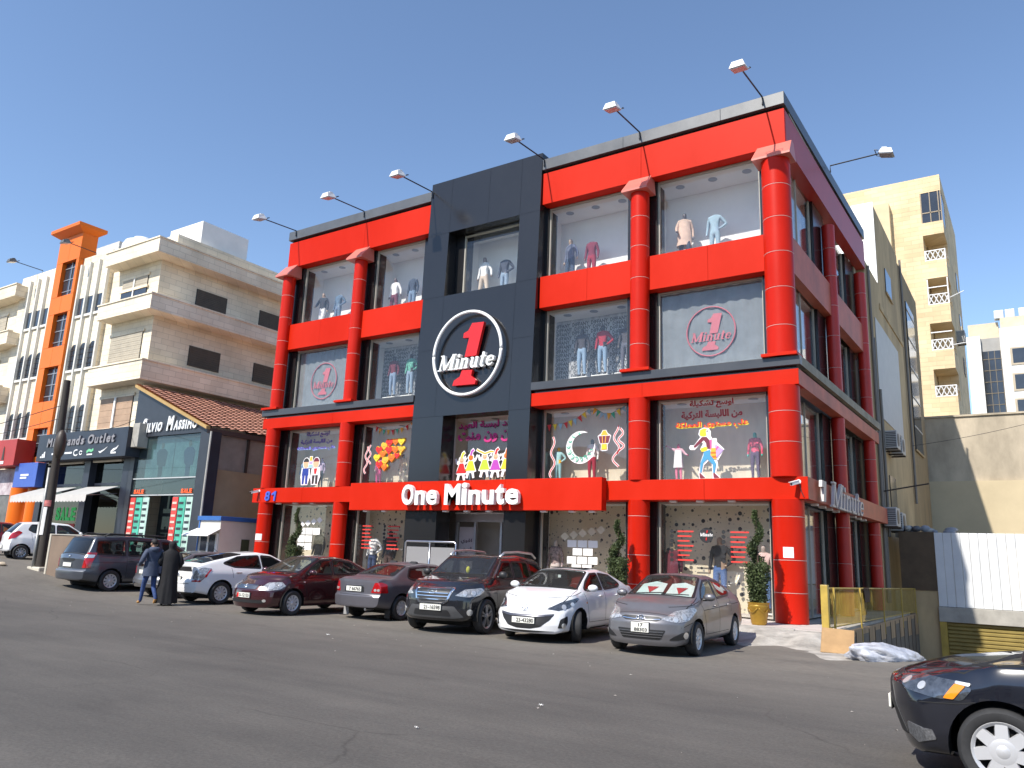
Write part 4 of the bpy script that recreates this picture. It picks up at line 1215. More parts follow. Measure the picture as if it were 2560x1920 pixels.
MB().box(-22.448, -22.43, .1, .5, 1.1, 1.9).build('side_vent', M('vent_olive', (.05, .06, .03), .6), bo)

# low wall and utility pole at the street
lw = thing('low_wall', 'low brown rendered wall beside the utility pole behind the grey minivan', 'wall', (-22.5, -6.9, .3))
brw = M('brown_render', (.20, .145, .105), .85, var=.12, scale=1.5, bump=.1)
MB().bbox(-23.6, -20.6, -7.03, -6.8, .0, 1.76, .02).build('wall_face', brw, lw)
MB().bbox(-23.72, -23.602, -7.05, -6.6, .2, 1.80, .02).build('pale_end', M('pale_stone_end', (.48, .44, .36), .8), lw)
MB().bbox(-23.6, -20.6, -7.06, -6.78, 1.762, 1.80, .01).build('coping', concrete, lw)
up_ = thing('utility_pole', 'dark wooden utility pole with pasted notices and cables by the low wall', 'pole', (-24.7, -6.72, .5))
wd = M('pole_wood', (.040, .032, .026), .8, var=.3, scale=3, stretch=(4, 4, .4))
MB().tube([(-24.68, -6.72, .3), (-24.74, -6.72, 3), (-24.96, -6.72, 7.55)], [.16, .145, .12], 14).build('shaft', wd, up_, smooth=40)
MB().tube([(-24.98, -6.80, .3), (-25.0, -6.80, 2.2), (-24.93, -6.85, 4.2)], .055, 10).build('conduit', M('zinc_conduit', (.30, .30, .29), .45, metal=.4), up_, smooth=True)
MB().tube([(-24.85, -6.90, .3), (-24.9, -6.90, 2.2)], .05, 10).build('conduit', MATS['zinc_conduit'], up_, smooth=True)
MB().lathe([(.175, 1.75), (.172, 2.75)], 20, (-24.74, -6.73, 0), cap=False, a0=PI*1.05, a1=PI*1.75).build('notice', M('paper_notice', (.72, .70, .68), .8, var=.1, scale=6), up_)
MB().lathe([(.178, 2.78), (.176, 3.0)], 20, (-24.74, -6.73, 0), cap=False, a0=PI*1.0, a1=PI*1.95).build('red_notice', M('torn_red_notice', (.45, .14, .13), .8, var=.4, scale=9), up_)
MB().ell((-24.45, -6.85, 5.05), (.22, .2, .55), 12, 8).build('service_box', wood_d, up_, smooth=True)
MB().bbox(-25.2, -24.3, -6.95, -6.5, .28, .62, .04).build('concrete_foot', M('pale_block', (.50, .46, .38), .85, var=.15), up_)
cable('overhead cable running left from the utility pole, upper one', (-24.94, -6.72, 6.6), (-60, -9, 4.2), .5, .014)
cable('overhead cable running left from the utility pole, lower one', (-24.9, -6.72, 6.1), (-58, -4, 6.9), .6, .012)
cable('overhead cable from the utility pole to the outlet sign', (-24.9, -6.72, 5.7), (-31.5, .0, 7.6), .3, .012)
rnd = random.Random(5)
for i, (x, y, s) in enumerate(((-26.6, -7.6, .35), (-27.3, -7.4, .2), (-25.9, -7.5, .22), (-26.2, -8.0, .16))):
    bm = bmesh.new(); bmesh.ops.create_icosphere(bm, subdivisions=2, radius=1)
    for v in bm.verts: v.co *= 1+.25*(rnd.random()-.5)
    m = MB().bm(bm); z = ground_z(x)
    m.move(Matrix.Translation((x, y, z+s*.2)) @ Matrix.Diagonal((s, s*.7, s*.4, 1)))
    tag(m.build('rubble_stone', M('rubble', (.40, .33, .24), .9, var=.25)), ['largest tan rubble stone by the utility pole', 'small rubble stone behind the largest one by the pole', 'rubble stone nearest the utility pole', 'smallest rubble stone nearest the road by the pole'][i], 'stone', 'rubble by the pole')
# ------------------------------------------------------------------ cars
tyre_m = M('tyre_rubber', (.028, .028, .029), .75, var=.25, scale=8)
well_m = M('wheel_well', (.006, .006, .006), .9)
under_m = M('car_underside', (.012, .012, .012), .9)
alloy = M('alloy_wheel', (.50, .50, .51), .32, metal=.75, var=.06)
dalloy = M('dark_alloy', (.20, .20, .21), .35, metal=.7, var=.08)
hubsil = M('silver_hubcap', (.60, .60, .61), .38, metal=.35, var=.05)
chrome = M('chrome', (.75, .75, .76), .12, metal=1.0, var=.04)
blk_pl = M('black_plastic', (.018, .018, .019), .5, var=.15)
seal_m = M('window_seal', (.010, .010, .011), .45)
trim_seam = M('panel_gap', (.008, .008, .008), .8)
seat_d = M('dark_upholstery', (.030, .030, .032), .85)
seat_l = M('pale_upholstery', (.40, .35, .26), .85)
cglass = glass('car_glass', (.42, .47, .46), 1.5, haze=.018, hcol=(.55, .5, .45))
cglass_w = glass('windscreen_glass', (.74, .80, .78), 1.5, haze=.03, hcol=(.55, .5, .45))
cglass_d = glass('privacy_glass', (.10, .11, .11), 1.5, haze=.01)
lens = M('clear_lamp', (.46, .45, .44), .22, metal=.5, var=.55, scale=26, spec=.6, coat=.6)
lens_d = M('dark_lamp', (.10, .11, .125), .10, metal=.5, var=.5, scale=16, spec=.8, coat=1)
reflector = M('lamp_reflector', (.80, .78, .74), .30, metal=.7)
tail_m = M('tail_lamp_red', (.42, .006, .008), .12, var=.2, scale=12, spec=.7, coat=1)
amber = M('amber_lamp', (.85, .26, .01), .2, spec=.6, coat=1)
plate_m = M('number_plate', (.74, .73, .66), .45, var=.04)
plate_t = M('plate_print', (.03, .03, .03), .6)
dusty = lambda n, c, metal=.35, rough=.32, coat=.8, **k: M(n, c, rough, metal=metal, coat=coat, **k)

def inside(p, poly):
    x, y = p; c = False; n = len(poly); j = n-1
    for i in range(n):
        xi, yi = poly[i]; xj, yj = poly[j]
        if (yi > y) != (yj > y) and x < (xj-xi)*(y-yi)/(yj-yi)+xi: c = not c
        j = i
    return c
def densify(poly, d=.05, closed=True):
    out = []
    n = len(poly)
    for i in range(n if closed else n-1):
        a, b = Vector(poly[i]), Vector(poly[(i+1) % n])
        k = max(1, int((b-a).length/d))
        out += [tuple(a.lerp(b, t/k)) for t in range(k)]
    if not closed: out.append(tuple(poly[-1]))
    return out
def rounded(poly, r=.04, n=4):
    """round the corners of a polygon"""
    out = []
    m = len(poly)
    for i in range(m):
        p0, p1, p2 = Vector(poly[i-1]), Vector(poly[i]), Vector(poly[(i+1) % m])
        d0, d1 = (p0-p1), (p2-p1)
        rr = min(r, d0.length*.45, d1.length*.45)
        a, b = p1+d0.normalized()*rr, p1+d1.normalized()*rr
        for k in range(n+1):
            t = k/n
            out.append(tuple((1-t)*(1-t)*a+2*t*(1-t)*p1+t*t*b))
    return out
class Frame:
    def __init__(s, N, O=(0, 0, 0), V=None):
        s.N = Vector(N).normalized(); s.O = Vector(O)
        if V is None:
            s.U = Vector((0, 0, 1)).cross(s.N).normalized() if abs(s.N.z) < .9 else Vector((0, 1, 0))
            s.V = s.N.cross(s.U) if abs(s.N.z) >= .9 else Vector((0, 0, 1))
        else:
            s.V = Vector(V).normalized(); s.U = s.V.cross(s.N).normalized()
    def pt(s, p): return s.O+s.U*p[0]+s.V*p[1]
    def uv(s, q): d = Vector(q)-s.O; return (d.dot(s.U), d.dot(s.V))

class Car:
    def __init__(c, name, label, spec, loc, heading, paint, group):
        """heading: unit vector (x,y) the bonnet points to; loc: ground point midway between the axles"""
        c.sp = spec
        hx, hy = heading
        c.root = thing(name, label, 'car', loc, math.atan2(hy, hx), group)
        c.paint = paint
        c.holes = []
        c.todo = []
        c.surface()
    def tab(c, key, x): return interp(c.sp[key], x)
    def deform(c, x, y, z):
        s = c.sp; XF, XR = s['xf'], s['xr']; W = s['W']
        e = smoothstep((x-(XF-.60))/.60); e2 = smoothstep((x-(XF-1.0))/1.0)
        f = smoothstep(((XR+.45)-x)/.45); f2 = smoothstep(((XR+.8)-x)/.8)
        a = min(1.0, abs(y)/W)
        return (x+e*interp(s['nose'], z)-s['bowf']*e2*a**2.6+f*interp(s['tail'], z)+s['bowr']*f2*a**2.8, y, z)
    def surface(c):
        s = c.sp
        XF, XR, W = s['xf'], s['xr'], s['W']
        NX = 120
        xs = [XR+(XF-XR)*i/NX for i in range(NX+1)]
        cols = []
        for x in xs:
            zt = c.tab('top', x); zb = c.tab('belt', x); w = W*c.tab('plan', x)
            wr = c.tab('railw', x)*W; dr = c.tab('drop', x)
            zr = max(zb+.004, zt-dr)
            wb = w*c.tab('beltw', x)
            zs = c.tab('sill', x)
            zm = zs+(zb-zs)*.52
            cp = [(0, zs-.06), (w*.80, zs-.06), (w*.955, zs), (w*.995, zs+(zb-zs)*.22), (w, zm), (w*.985, zs+(zb-zs)*.80), (wb, zb), (min(wr, wb-.003), zr), (min(wr, wb)*.62, zt-(zt-zr)*.30), (0, zt)]
            cols.append(cp)
        # smooth along the length
        for _ in range(3):
            new = [list(q) for q in cols]
            for i in range(1, NX):
                for k in range(len(cols[0])):
                    new[i][k] = tuple(.25*cols[i-1][k][d]+.5*cols[i][k][d]+.25*cols[i+1][k][d] for d in (0, 1))
            cols = new
        sub = [3, 2, 4, 6, 6, 5, 9, 5, 7]
        def cr(p0, p1, p2, p3, t):
            # tension-limited spline
            m1 = [(p2[d]-p0[d])*.32 for d in (0, 1)]; m2 = [(p3[d]-p1[d])*.32 for d in (0, 1)]
            h = (2*t**3-3*t*t+1, t**3-2*t*t+t, -2*t**3+3*t*t, t**3-t*t)
            return tuple(h[0]*p1[d]+h[1]*m1[d]+h[2]*p2[d]+h[3]*m2[d] for d in (0, 1))
        rows = []
        for cp in cols:
            r = []
            for k in range(len(cp)-1):
                p0 = cp[k-1] if k else (-cp[1][0], cp[1][1]); p3 = cp[k+2] if k+2 < len(cp) else (-cp[-2][0], cp[-2][1])
                for j in range(sub[k]): r.append(cr(p0, cp[k], cp[k+1], p3, j/sub[k]))
            r.append(cp[-1])
            rows.append([(max(0, q[0]), q[1]) for q in r])
        NK = len(rows[0])
        G = [[Vector(c.deform(xs[i], y, z)) for (y, z) in rows[i]] for i in range(NX+1)]
        # arches
        ar = s['rw']+.06
        for xa in (s['wb']/2, -s['wb']/2):
            for col in G:
                for p in col:
                    if p.y > .45*W:
                        dx, dz = p.x-xa, p.z-s['rw']; r = math.hypot(dx, dz)
                        if abs(r-ar) < .022 and r > 0: p.x, p.z = xa+dx/r*ar, s['rw']+dz/r*ar
        m = MB().grid(G)
        m.join(MB().grid([[Vector((p.x, -p.y, p.z)) for p in col] for col in G]))
        for i, sg in ((NX, 1), (0, -1)):
            NS = 16
            P = []
            for (y, z) in rows[i]:
                P.append([Vector(c.deform(xs[i], y*(2*t/NS-1), z)) for t in range(NS+1)])
            m.join(MB().grid(P))
        bm = bmesh.new()
        vs = [bm.verts.new(v) for v in m.v]
        for f in m.f:
            try: bm.faces.new([vs[i] for i in f])
            except ValueError: pass
        bmesh.ops.remove_doubles(bm, verts=bm.verts, dist=.0008)
        bmesh.ops.dissolve_degenerate(bm, edges=bm.edges, dist=.0004)
        bmesh.ops.recalc_face_normals(bm, faces=bm.faces)
        c.bvh = BVHTree.FromBMesh(bm)
        dl = []
        for f in bm.faces:
            q = f.calc_center_median()
            if abs(q.y) > .42*W:
                for xa in (s['wb']/2, -s['wb']/2):
                    if math.hypot(q.x-xa, q.z-s['rw']) < ar-.004: dl.append(f); break
        bmesh.ops.delete(bm, geom=dl, context='FACES')
        c.bm = bm
    def finish_body(c):
        dl = []
        for f in c.bm.faces:
            q = f.calc_center_median()
            for fr, poly, zmin in c.holes:
                if q.z > zmin and f.normal.dot(fr.N) > .15 and inside(fr.uv(q), poly): dl.append(f); break
        bmesh.ops.delete(c.bm, geom=dl, context='FACES')
        me = bpy.data.meshes.new('body')
        c.bm.to_mesh(me); c.bm.free()
        me.materials.append(c.paint); me.materials.append(under_m)
        me.polygons.foreach_set('use_smooth', [True]*len(me.polygons))
        me.polygons.foreach_set('material_index', [1 if (p.normal.z < -.75 and p.center.z < .45) else 0 for p in me.polygons])
        me.set_sharp_from_angle(angle=R(48))
        link('body', me, c.root)
    def hit(c, fr, p, off):
        q = fr.pt(p)
        loc, nor, i, d = c.bvh.ray_cast(q+fr.N*4, -fr.N, 7.0)
        if loc is None:
            loc, nor, i, d = c.bvh.find_nearest(q)
        if nor.dot(fr.N) < 0: nor = -nor
        return loc+(nor*.5+fr.N*.5).normalized()*off
    def patch(c, name, mat, fr, poly, off=.006, parent=None, rings=6, d=.045):
        o = densify(poly, d)
        cx = sum(p[0] for p in o)/len(o); cy = sum(p[1] for p in o)/len(o)
        vs, fs = [], []
        n = len(o)
        for j in range(rings):
            k = 1-j/rings
            vs += [c.hit(fr, (cx+(p[0]-cx)*k, cy+(p[1]-cy)*k), off) for p in o]
        vs.append(c.hit(fr, (cx, cy), off))
        for j in range(rings-1):
            for i in range(n): fs.append((j*n+i, j*n+(i+1) % n, (j+1)*n+(i+1) % n, (j+1)*n+i))
        for i in range(n): fs.append(((rings-1)*n+i, (rings-1)*n+(i+1) % n, rings*n))
        # thin edge that sinks into the body
        b = len(vs)
        vs += [c.hit(fr, p, -.004) for p in o]
        for i in range(n): fs.append((i, b+i, b+(i+1) % n, (i+1) % n))
        return MB().add(vs, fs).build(name, mat, parent or c.root, smooth=60, world=False)
    def strip(c, name, mat, fr, line, w, off=.004, closed=False, parent=None):
        o = densify(line, .05, closed)
        n = len(o); vs, fs = [], []
        for i in range(n):
            a = Vector(o[i-1] if (i or closed) else o[i]); b = Vector(o[(i+1) % n] if (i < n-1 or closed) else o[i])
            t = (b-a).normalized(); nn = Vector((-t.y, t.x))*w/2
            p = Vector(o[i])
            vs += [c.hit(fr, p+nn, off*.3), c.hit(fr, p+nn*.6, off), c.hit(fr, p-nn*.6, off), c.hit(fr, p-nn, off*.3)]
        for i in range(n if closed else n-1):
            for k in range(3): fs.append((i*4+k, i*4+k+1, ((i+1) % n)*4+k+1, ((i+1) % n)*4+k))
        return MB().add(vs, fs).build(name, mat, parent or c.root, smooth=50, world=False)
    def pane(c, name, fr, poly, mat=None, zmin=.75, r=.05, seal=True, sw=.045):
        poly = rounded(poly, r)
        g = c.patch(name, mat or (cglass_w if name == 'windscreen' else cglass), fr, poly, .003)
        if seal: c.strip('seal', seal_m, fr, poly, sw, .007, True, g)
        cx = sum(p[0] for p in poly)/len(poly); cy = sum(p[1] for p in poly)/len(poly)
        c.holes.append((fr, [(cx+(p[0]-cx)*.97, cy+(p[1]-cy)*.95) for p in poly], zmin))
        return g
    def mb(c, m, name, mat, parent=None, smooth=False): return m.build(name, mat, parent or c.root, smooth, world=False)
    def sides(c, polys, mat=None):
        for sg in (1, -1):
            fr = Frame((0, sg, 0), V=(0, 0, 1))
            for p in polys:
                q = [(x*fr.U.x, z) for x, z in p]
                c.pane('side_window', fr, q, mat)
    def wheels(c, rim, steer=0.0, mat=None):
        s = c.sp; rw = s['rw']; tw = s.get('tw', .205)
        for xa in (s['wb']/2, -s['wb']/2):
            for sg in (1, -1):
                h = thing('wheel', None, None); h.parent = c.root
                h.location = (xa, sg*(s['W']-.115), rw); h.rotation_euler = (0, 0, (steer if xa > 0 else 0)+(PI if sg < 0 else 0))
                key = (rim, round(rw, 3), (mat or alloy).name)
                if key not in WHEELS: WHEELS[key] = wheel_parts(rim, rw, tw, mat or alloy)
                for n, me in WHEELS[key]: link(n, me, h)
            c.mb(MB().box(xa-rw*.96, xa+rw*.96, -s['W']+.26, s['W']-.26, .16, rw*1.9), 'wheel_well', well_m)
            for sg in (1, -1):
                P = []
                for k in range(21):
                    a = R(-12+204*k/20); ca, sa = math.cos(a)*(rw+.062), math.sin(a)*(rw+.062)
                    P.append([(xa+ca, sg*(s['W']-.035), rw+sa), (xa+ca, sg*(s['W']-.30), rw+sa)])
                c.mb(MB().grid(P), 'wheel_arch', well_m, smooth=True)
    def cabin(c, x0, x1, zf, seat=seat_d, rows=None, dash=None, lhd=True):
        s = c.sp; W = s['W']
        c.mb(MB().box(x0, x1, -W*.86, W*.86, zf, zf+.02), 'floor_pan', under_m)
        for xr in rows:
            for y in (-.36, .36):
                rear = xr < -.4 and xr == rows[-1]
                m = MB().bbox(xr-.24, xr+.26, y-.24, y+.24, zf+.18, zf+.38, .06)
                m.join(MB().bbox(-.07, .07, y-.23, y+.23, 0, .46 if rear else .62, .06).move(Matrix.Translation((xr-.24, 0, zf+.30)) @ Matrix.Rotation(R(-16), 4, 'Y')))
                if not rear: m.join(MB().bbox(-.05, .05, y-.13, y+.13, 0, .20, .045).move(Matrix.Translation((xr-.44, 0, zf+.93)) @ Matrix.Rotation(R(-8), 4, 'Y')))
                c.mb(m, 'seat', seat, smooth=40)
        if dash:
            c.mb(MB().bbox(dash-.10, dash+.45, -W*.80, W*.80, zf+.40, zf+.66, .07), 'dashboard', seat_d, smooth=40)
            y = .36 if lhd else -.36
            pts = [(dash-.22+.06*math.sin(a), y+.18*math.cos(a), zf+.66+.17*math.sin(a)) for a in [2*PI*i/20 for i in range(20)]]
            c.mb(MB().tube(pts, .015, 6, closed=True), 'steering_wheel', blk_pl, smooth=True)
    def mirror(c, x, z, w, mat=None, sw=.13, sh=.085):
        for sg in (1, -1):
            m = c.mb(MB().ell((x, sg*(w+.10), z), (.075, sw*.86, sh*.86), 14, 10), 'door_mirror', mat or c.paint, smooth=True)
            c.mb(MB().tube([(x, sg*(w-.03), z-.05), (x, sg*(w+.08), z-.04)], .028, 8), 'mirror_stalk', blk_pl, m)
            c.mb(MB().ell((x-.045, sg*(w+.10), z), (.04, sw*.74, sh*.72), 14, 8), 'mirror_glass', chrome, m, smooth=True)
    def seams(c, lines, w=.009):
        for sg in (1, -1):
            fr = Frame((0, sg, 0), V=(0, 0, 1))
            for l in lines:
                c.strip('panel_gap', trim_seam, fr, [(x*fr.U.x, z) for x, z in l], w, .0025)
    def bonnet(c, xc, xe, y0=.70, ym=.74, y1=.56):
        fr = Frame((0, 0, 1))
        for sg in (1, -1):
            c.strip('bonnet_gap', trim_seam, fr, [fr.uv((xc, sg*y0, 0)), fr.uv(((xc+xe)/2, sg*ym, 0)), fr.uv((xe, sg*y1, 0))], .010, .0028)
        c.strip('bonnet_edge', trim_seam, fr, [fr.uv((xe, -y1, 0)), fr.uv((xe+.06, -.25, 0)), fr.uv((xe+.06, .25, 0)), fr.uv((xe, y1, 0))], .010, .0028)
    def handles(c, xs, z, mat=None):
        for sg in (1, -1):
            fr = Frame((0, sg, 0), V=(0, 0, 1))
            for x in xs:
                q = c.hit(fr, (x*fr.U.x, z), .018)
                c.mb(MB().bbox(q.x-.095, q.x+.095, q.y-.018, q.y+.018, q.z-.014, q.z+.014, .01), 'door_handle', mat or c.paint)
    def plate(c, front, z, text, w=.46, h=.115, y=0, two=None, redend=False, tilt=0):
        s = c.sp
        fr = Frame((1 if front else -1, 0, 0))
        q = c.hit(fr, (fr.uv((0, y, 0))[0], z), .014)
        sg = 1 if front else -1
        T = Matrix.Translation((q.x, y, z)) @ Matrix.Rotation(PI/2*sg, 4, 'Z') @ Matrix.Rotation(R(tilt), 4, 'X')
        p = c.mb(MB().bbox(-w/2, w/2, -.008, .012, -h/2, h/2, .004).move(T), 'number_plate', plate_m)
        c.mb(MB().box(-w/2-.012, w/2+.012, .013, .022, -h/2-.012, h/2+.012).move(T), 'plate_surround', blk_pl, p)
        if redend:
            c.mb(MB().box(-w/2+.004, -w/2+.07, -.011, -.0085, -h/2+.006, h/2-.006).move(T), 'red_field', red_s, p)
        if two:
            for tx, x0, x1, z0, z1 in two:
                t = text_mb(tx, .1, .004, .0022); fit(t, x0, x1, z0, z1, -.010); c.mb(t.move(T), 'plate_digits', plate_t, p)
        elif text:
            t = text_mb(text, .1, .004, .0022); fit(t, -w*.30, w*.46, -h*.34, h*.34, -.010); c.mb(t.move(T), 'plate_digits', plate_t, p)
        return T

WHEELS = {}
def wheel_parts(rim, rw, tw, mat):
    """meshes in wheel space: axle along +y outwards"""
    out = []
    h = tw/2
    rr = rw*{'hub14': .60, 'hub15': .64, 'spoke5d': .70, 'slot7': .70, 'fan8': .64, 'cover': .62}.get(rim, .64)
    t = MB().lathe([(rr, -h*.8), (rr+.02, -h), (rw-.03, -h), (rw-.008, -h*.8), (rw, -h*.5), (rw, h*.5), (rw-.008, h*.8), (rw-.03, h), (rr+.02, h), (rr, h*.85)], 44, axis='y', cap=False)
    out.append(('tyre', t.mesh('tyre', tyre_m, 40)))
    b = MB().lathe([(0.001, h*.18), (rr*.98, h*.18), (rr*.98, -h)], 32, axis='y', cap=False)
    out.append(('brake_shadow', b.mesh('brake_shadow', well_m)))
    r = MB().lathe([(rr*.86, h*.62), (rr*.93, h*.80), (rr*.985, h*.86), (rr*1.01, h*.80), (rr*.99, h*.2)], 40, axis='y', cap=False)
    out.append(('rim', r.mesh('rim', mat, 40)))
    sp = MB()
    def spoke(a, w0, w1, r0, r1, y0, y1, th=.03):
        ca, sa = math.cos(a), math.sin(a)
        def P(rad, off, y): return (ca*rad-sa*off, y, sa*rad+ca*off)
        vs = [P(r0, -w0, y0), P(r0, w0, y0), P(r1, w1, y1), P(r1, -w1, y1), P(r0, -w0*1.15, y0-th), P(r0, w0*1.15, y0-th), P(r1, w1*1.15, y1-th), P(r1, -w1*1.15, y1-th)]
        return MB().add(vs, [(0, 1, 2, 3), (7, 6, 5, 4), (0, 4, 5, 1), (1, 5, 6, 2), (2, 6, 7, 3), (3, 7, 4, 0)])
    n, w0, w1 = {'slot7': (7, rr*.20, rr*.235), 'spoke5d': (10, rr*.055, rr*.075), 'fan8': (9, rr*.10, rr*.14), 'hub14': (8, rr*.16, rr*.24), 'hub15': (10, rr*.11, rr*.17), 'cover': (6, rr*.24, rr*.33)}[rim]
    for i in range(n):
        a = 2*PI*i/n+.18
        if rim == 'spoke5d': a = 2*PI*(i//2)/5+(.17 if i % 2 else -.17)+.3
        out.append(('spoke', spoke(a, w0, w1, rr*.20, rr*.92, h*.74, h*.74).mesh('spoke', mat)))
    if rim == 'slot7':
        out = [q for q in out if q[0] != 'spoke']
        for i in range(7): out.append(('spoke', spoke(2*PI*i/7+PI/2, rr*.205, rr*.19, rr*.36, rr*.93, h*.80, h*.74).mesh('spoke', mat)))
        out.append(('disc', MB().lathe([(rr*.22, h*.84), (rr*.40, h*.82), (rr*.47, h*.76), (rr*.46, h*.4)], 28, axis='y', cap=False).mesh('disc', mat, 40)))
    hb = MB().lathe([(0.001, h*.90), (rr*.20, h*.88), (rr*.25, h*.80), (rr*.27, h*.5)], 24, axis='y', cap=False)
    out.append(('hub_cap', hb.mesh('hub_cap', mat, 40)))
    return out
FRONT = Frame((1, 0, 0)); REAR = Frame((-1, 0, 0))     # FRONT.u = +y (car's left); REAR.u = -y
def FR_(deg): return Frame((math.cos(R(deg)), math.sin(R(deg)), 0))
def glass_frame(xb, zb, xt, zt):
    d = Vector((xt-xb, 0, zt-zb)).normalized()
    up_v = d
    N = Vector((d.z, 0, -d.x)) if xt < xb else Vector((-d.z, 0, d.x))
    if N.z < 0: N = -N
    return Frame(N, O=(xb, 0, zb), V=up_v), math.hypot(xt-xb, zt-zb)

def sedan_spec(xf, xr, wb, W, H, rw, hood, cowl, wstop, rwtop, rwbot, deck, znose, zbelt, zdeckend=None, plan=None, nose=None, tail=None, bowf=.34, bowr=.16, sill=.27, roofw=.66, x_roof=None):
    """hood: list of (x,z) from cowl forward; cowl (x,z); wstop/rwtop/rwbot (x,z); deck list to the tail"""
    top = [(xr, deck[-1][1])]+[d for d in reversed(deck)]+[rwbot, rwtop, ((wstop[0]+rwtop[0])/2, H), wstop, cowl]+hood+[(xf, znose)]
    top = sorted(set(top))
    g0, g1 = rwbot[0], cowl[0]
    dk = deck[0][1] if deck else rwbot[1]
    belt = [(xr, (deck[-1][1] if deck else rwbot[1])-.07), (g0, min(zbelt+.03, dk-.025)), ((g0+g1)/2, zbelt), (g1-.1, zbelt-.035), (g1+.25, min(cowl[1]-.05, zbelt-.05))]+[(x, z-.05) for x, z in hood]+[(xf, znose-.05)]
    return dict(xf=xf, xr=xr, wb=wb, W=W, rw=rw, top=top, belt=sorted(belt),
        plan=plan or [(xr, .90), (xr+.5, .965), (0, 1.0), (xf-1.0, .985), (xf-.35, .94), (xf, .86)],
        railw=[(xr, .80), (g0-.05, .80), (g0+.12, .80), (rwtop[0], roofw), (wstop[0], roofw+.01), (cowl[0]-.05, .80), (cowl[0]+.2, .78), (xf-.5, .74), (xf, .62)],
        drop=[(xr, .03), (g0, .03), (rwtop[0], .055), (wstop[0], .055), (cowl[0], .03), (xf, .025)],
        beltw=[(xr, .92), (0, .93), (xf-.8, .92), (xf, .86)],
        sill=[(xr, sill+.10), (xr+.6, sill+.02), (0, sill), (xf-.6, sill), (xf, sill-.02)],
        nose=nose or [(.15, -.10), (.30, -.02), (.45, 0), (.60, -.02), (.70, -.08), (.85, -.20)],
        tail=tail or [(.25, .10), (.40, .0), (.55, 0), (.62, .05), (.90, .07), (1.05, .05)], bowf=bowf, bowr=bowr)
GRP = 'cars parked along the shop front'
def lamp(c, pts, mat, deg=35, name='headlamp', off=.007, r=.03, both=True, extra=None):
    for sg in ((1, -1) if both else (1,)):
        fr = FR_(deg*sg)
        poly = rounded([fr.uv((x, y*sg, z)) for x, y, z in pts], r)
        o = c.patch(name, mat, fr, poly, off, rings=5, d=.03)
        for (x, y, z, rad, m, nm) in (extra or []):
            u, v = fr.uv((x, y*sg, z))
            c.patch(nm, m, fr, [(u+rad*math.cos(2*PI*i/14), v+rad*math.sin(2*PI*i/14)) for i in range(14)], off+.006, o, rings=2, d=.2)
def fpoly(c, name, mat, poly, off=.006, fr=FRONT, r=.03, parent=None, sym=False):
    return c.patch(name, mat, fr, rounded(poly, r), off, parent, rings=5, d=.04)
def ring_emblem(c, fr, u, v, a, b, kind):
    e = thing('emblem', None, None); e.parent = c.root
    pts = [c.hit(fr, (u+a*math.cos(t), v+b*math.sin(t)), .016) for t in [2*PI*i/24 for i in range(24)]]
    MB().tube(pts, .006, 6, closed=True).build('emblem_ring', chrome, e, True, world=False)
    L = {'H': [[(-.5, -.75), (-.28, .75)], [(.28, -.75), (.5, .75)], [(-.4, -.15), (.4, .15)]],
         'wing': [[(-.9, .1), (-.35, -.1), (0, -.75), (.35, -.1), (.9, .1)]],
         'T': [[(-.6, .35), (0, .55), (.6, .35)], [(0, .9), (-.25, 0), (0, -.8), (.25, 0), (0, .9)]]}[kind]
    for l in L:
        MB().tube([c.hit(fr, (u+a*x, v+b*y), .016) for x, y in l], .0065, 6).build('emblem_bar', chrome, e, True, world=False)

# ---------------------------------------------------------------- grey saloon nearest the corner column
sp = sedan_spec(2.145, -2.225, 2.57, .85, 1.455, .305, [(1.45, .985), (1.75, .925), (2.0, .82)], (1.08, 1.04), (.30, 1.425), (-.85, 1.385), (-1.62, 1.10), [(-1.7, 1.085), (-2.05, 1.06), (-2.2, .99)], .72, .96,
    nose=[(.15, -.10), (.25, -.04), (.40, 0), (.58, -.01), (.68, -.05), (.80, -.14)], bowf=.40)
c = Car('parked_car', 'grey saloon with a silver windscreen sunshade parked nearest the corner column', sp, (-.84, -5.60, 0), (.06, -.998), dusty('grey_paint', (.195, .19, .20), metal=.55, rough=.4, coat=.35, var=.06, scale=3), GRP)
wf, ln = glass_frame(1.10, 1.02, .28, 1.42)
c.pane('windscreen', wf, [(-.66, .02), (.66, .02), (.53, ln-.04), (-.53, ln-.04)])
rf, ln2 = glass_frame(-1.60, 1.10, -.83, 1.385)
c.pane('rear_window', rf, [(-.60, .03), (.60, .03), (.50, ln2-.04), (-.50, ln2-.04)])
c.sides([[(.86, 1.00), (-.02, 1.00), (-.06, 1.345), (.30, 1.325), (.62, 1.17)], [(-.10, 1.00), (-1.02, 1.04), (-1.18, 1.10), (-.82, 1.29), (-.13, 1.345)]])
lamp(c, [(2.12, .40, .655), (1.98, .64, .60), (1.72, .80, .64), (1.36, .84, .82), (1.50, .80, .865), (1.90, .62, .79)], lens, extra=[(1.80, .73, .70, .055, reflector, 'projector'), (1.93, .60, .66, .045, reflector, 'projector')])
fpoly(c, 'grille', blk_pl, [(-.40, .665), (-.30, .615), (.30, .615), (.40, .665), (.32, .695), (-.32, .695)])
c.strip('grille_trim', chrome, FRONT, [(-.36, .655), (-.12, .638), (0, .66), (.12, .638), (.36, .655)], .022, .014)
ring_emblem(c, FRONT, 0, .668, .075, .038, 'H')
fpoly(c, 'lower_grille', blk_pl, [(-.46, .47), (-.36, .30), (.36, .30), (.46, .47)])
for z in (.34, .385, .43): c.strip('grille_slat', chrome if z == .3 else dalloy, FRONT, [(-.37-(z-.3)*.4, z), (.37+(z-.3)*.4, z)], .014, .014)
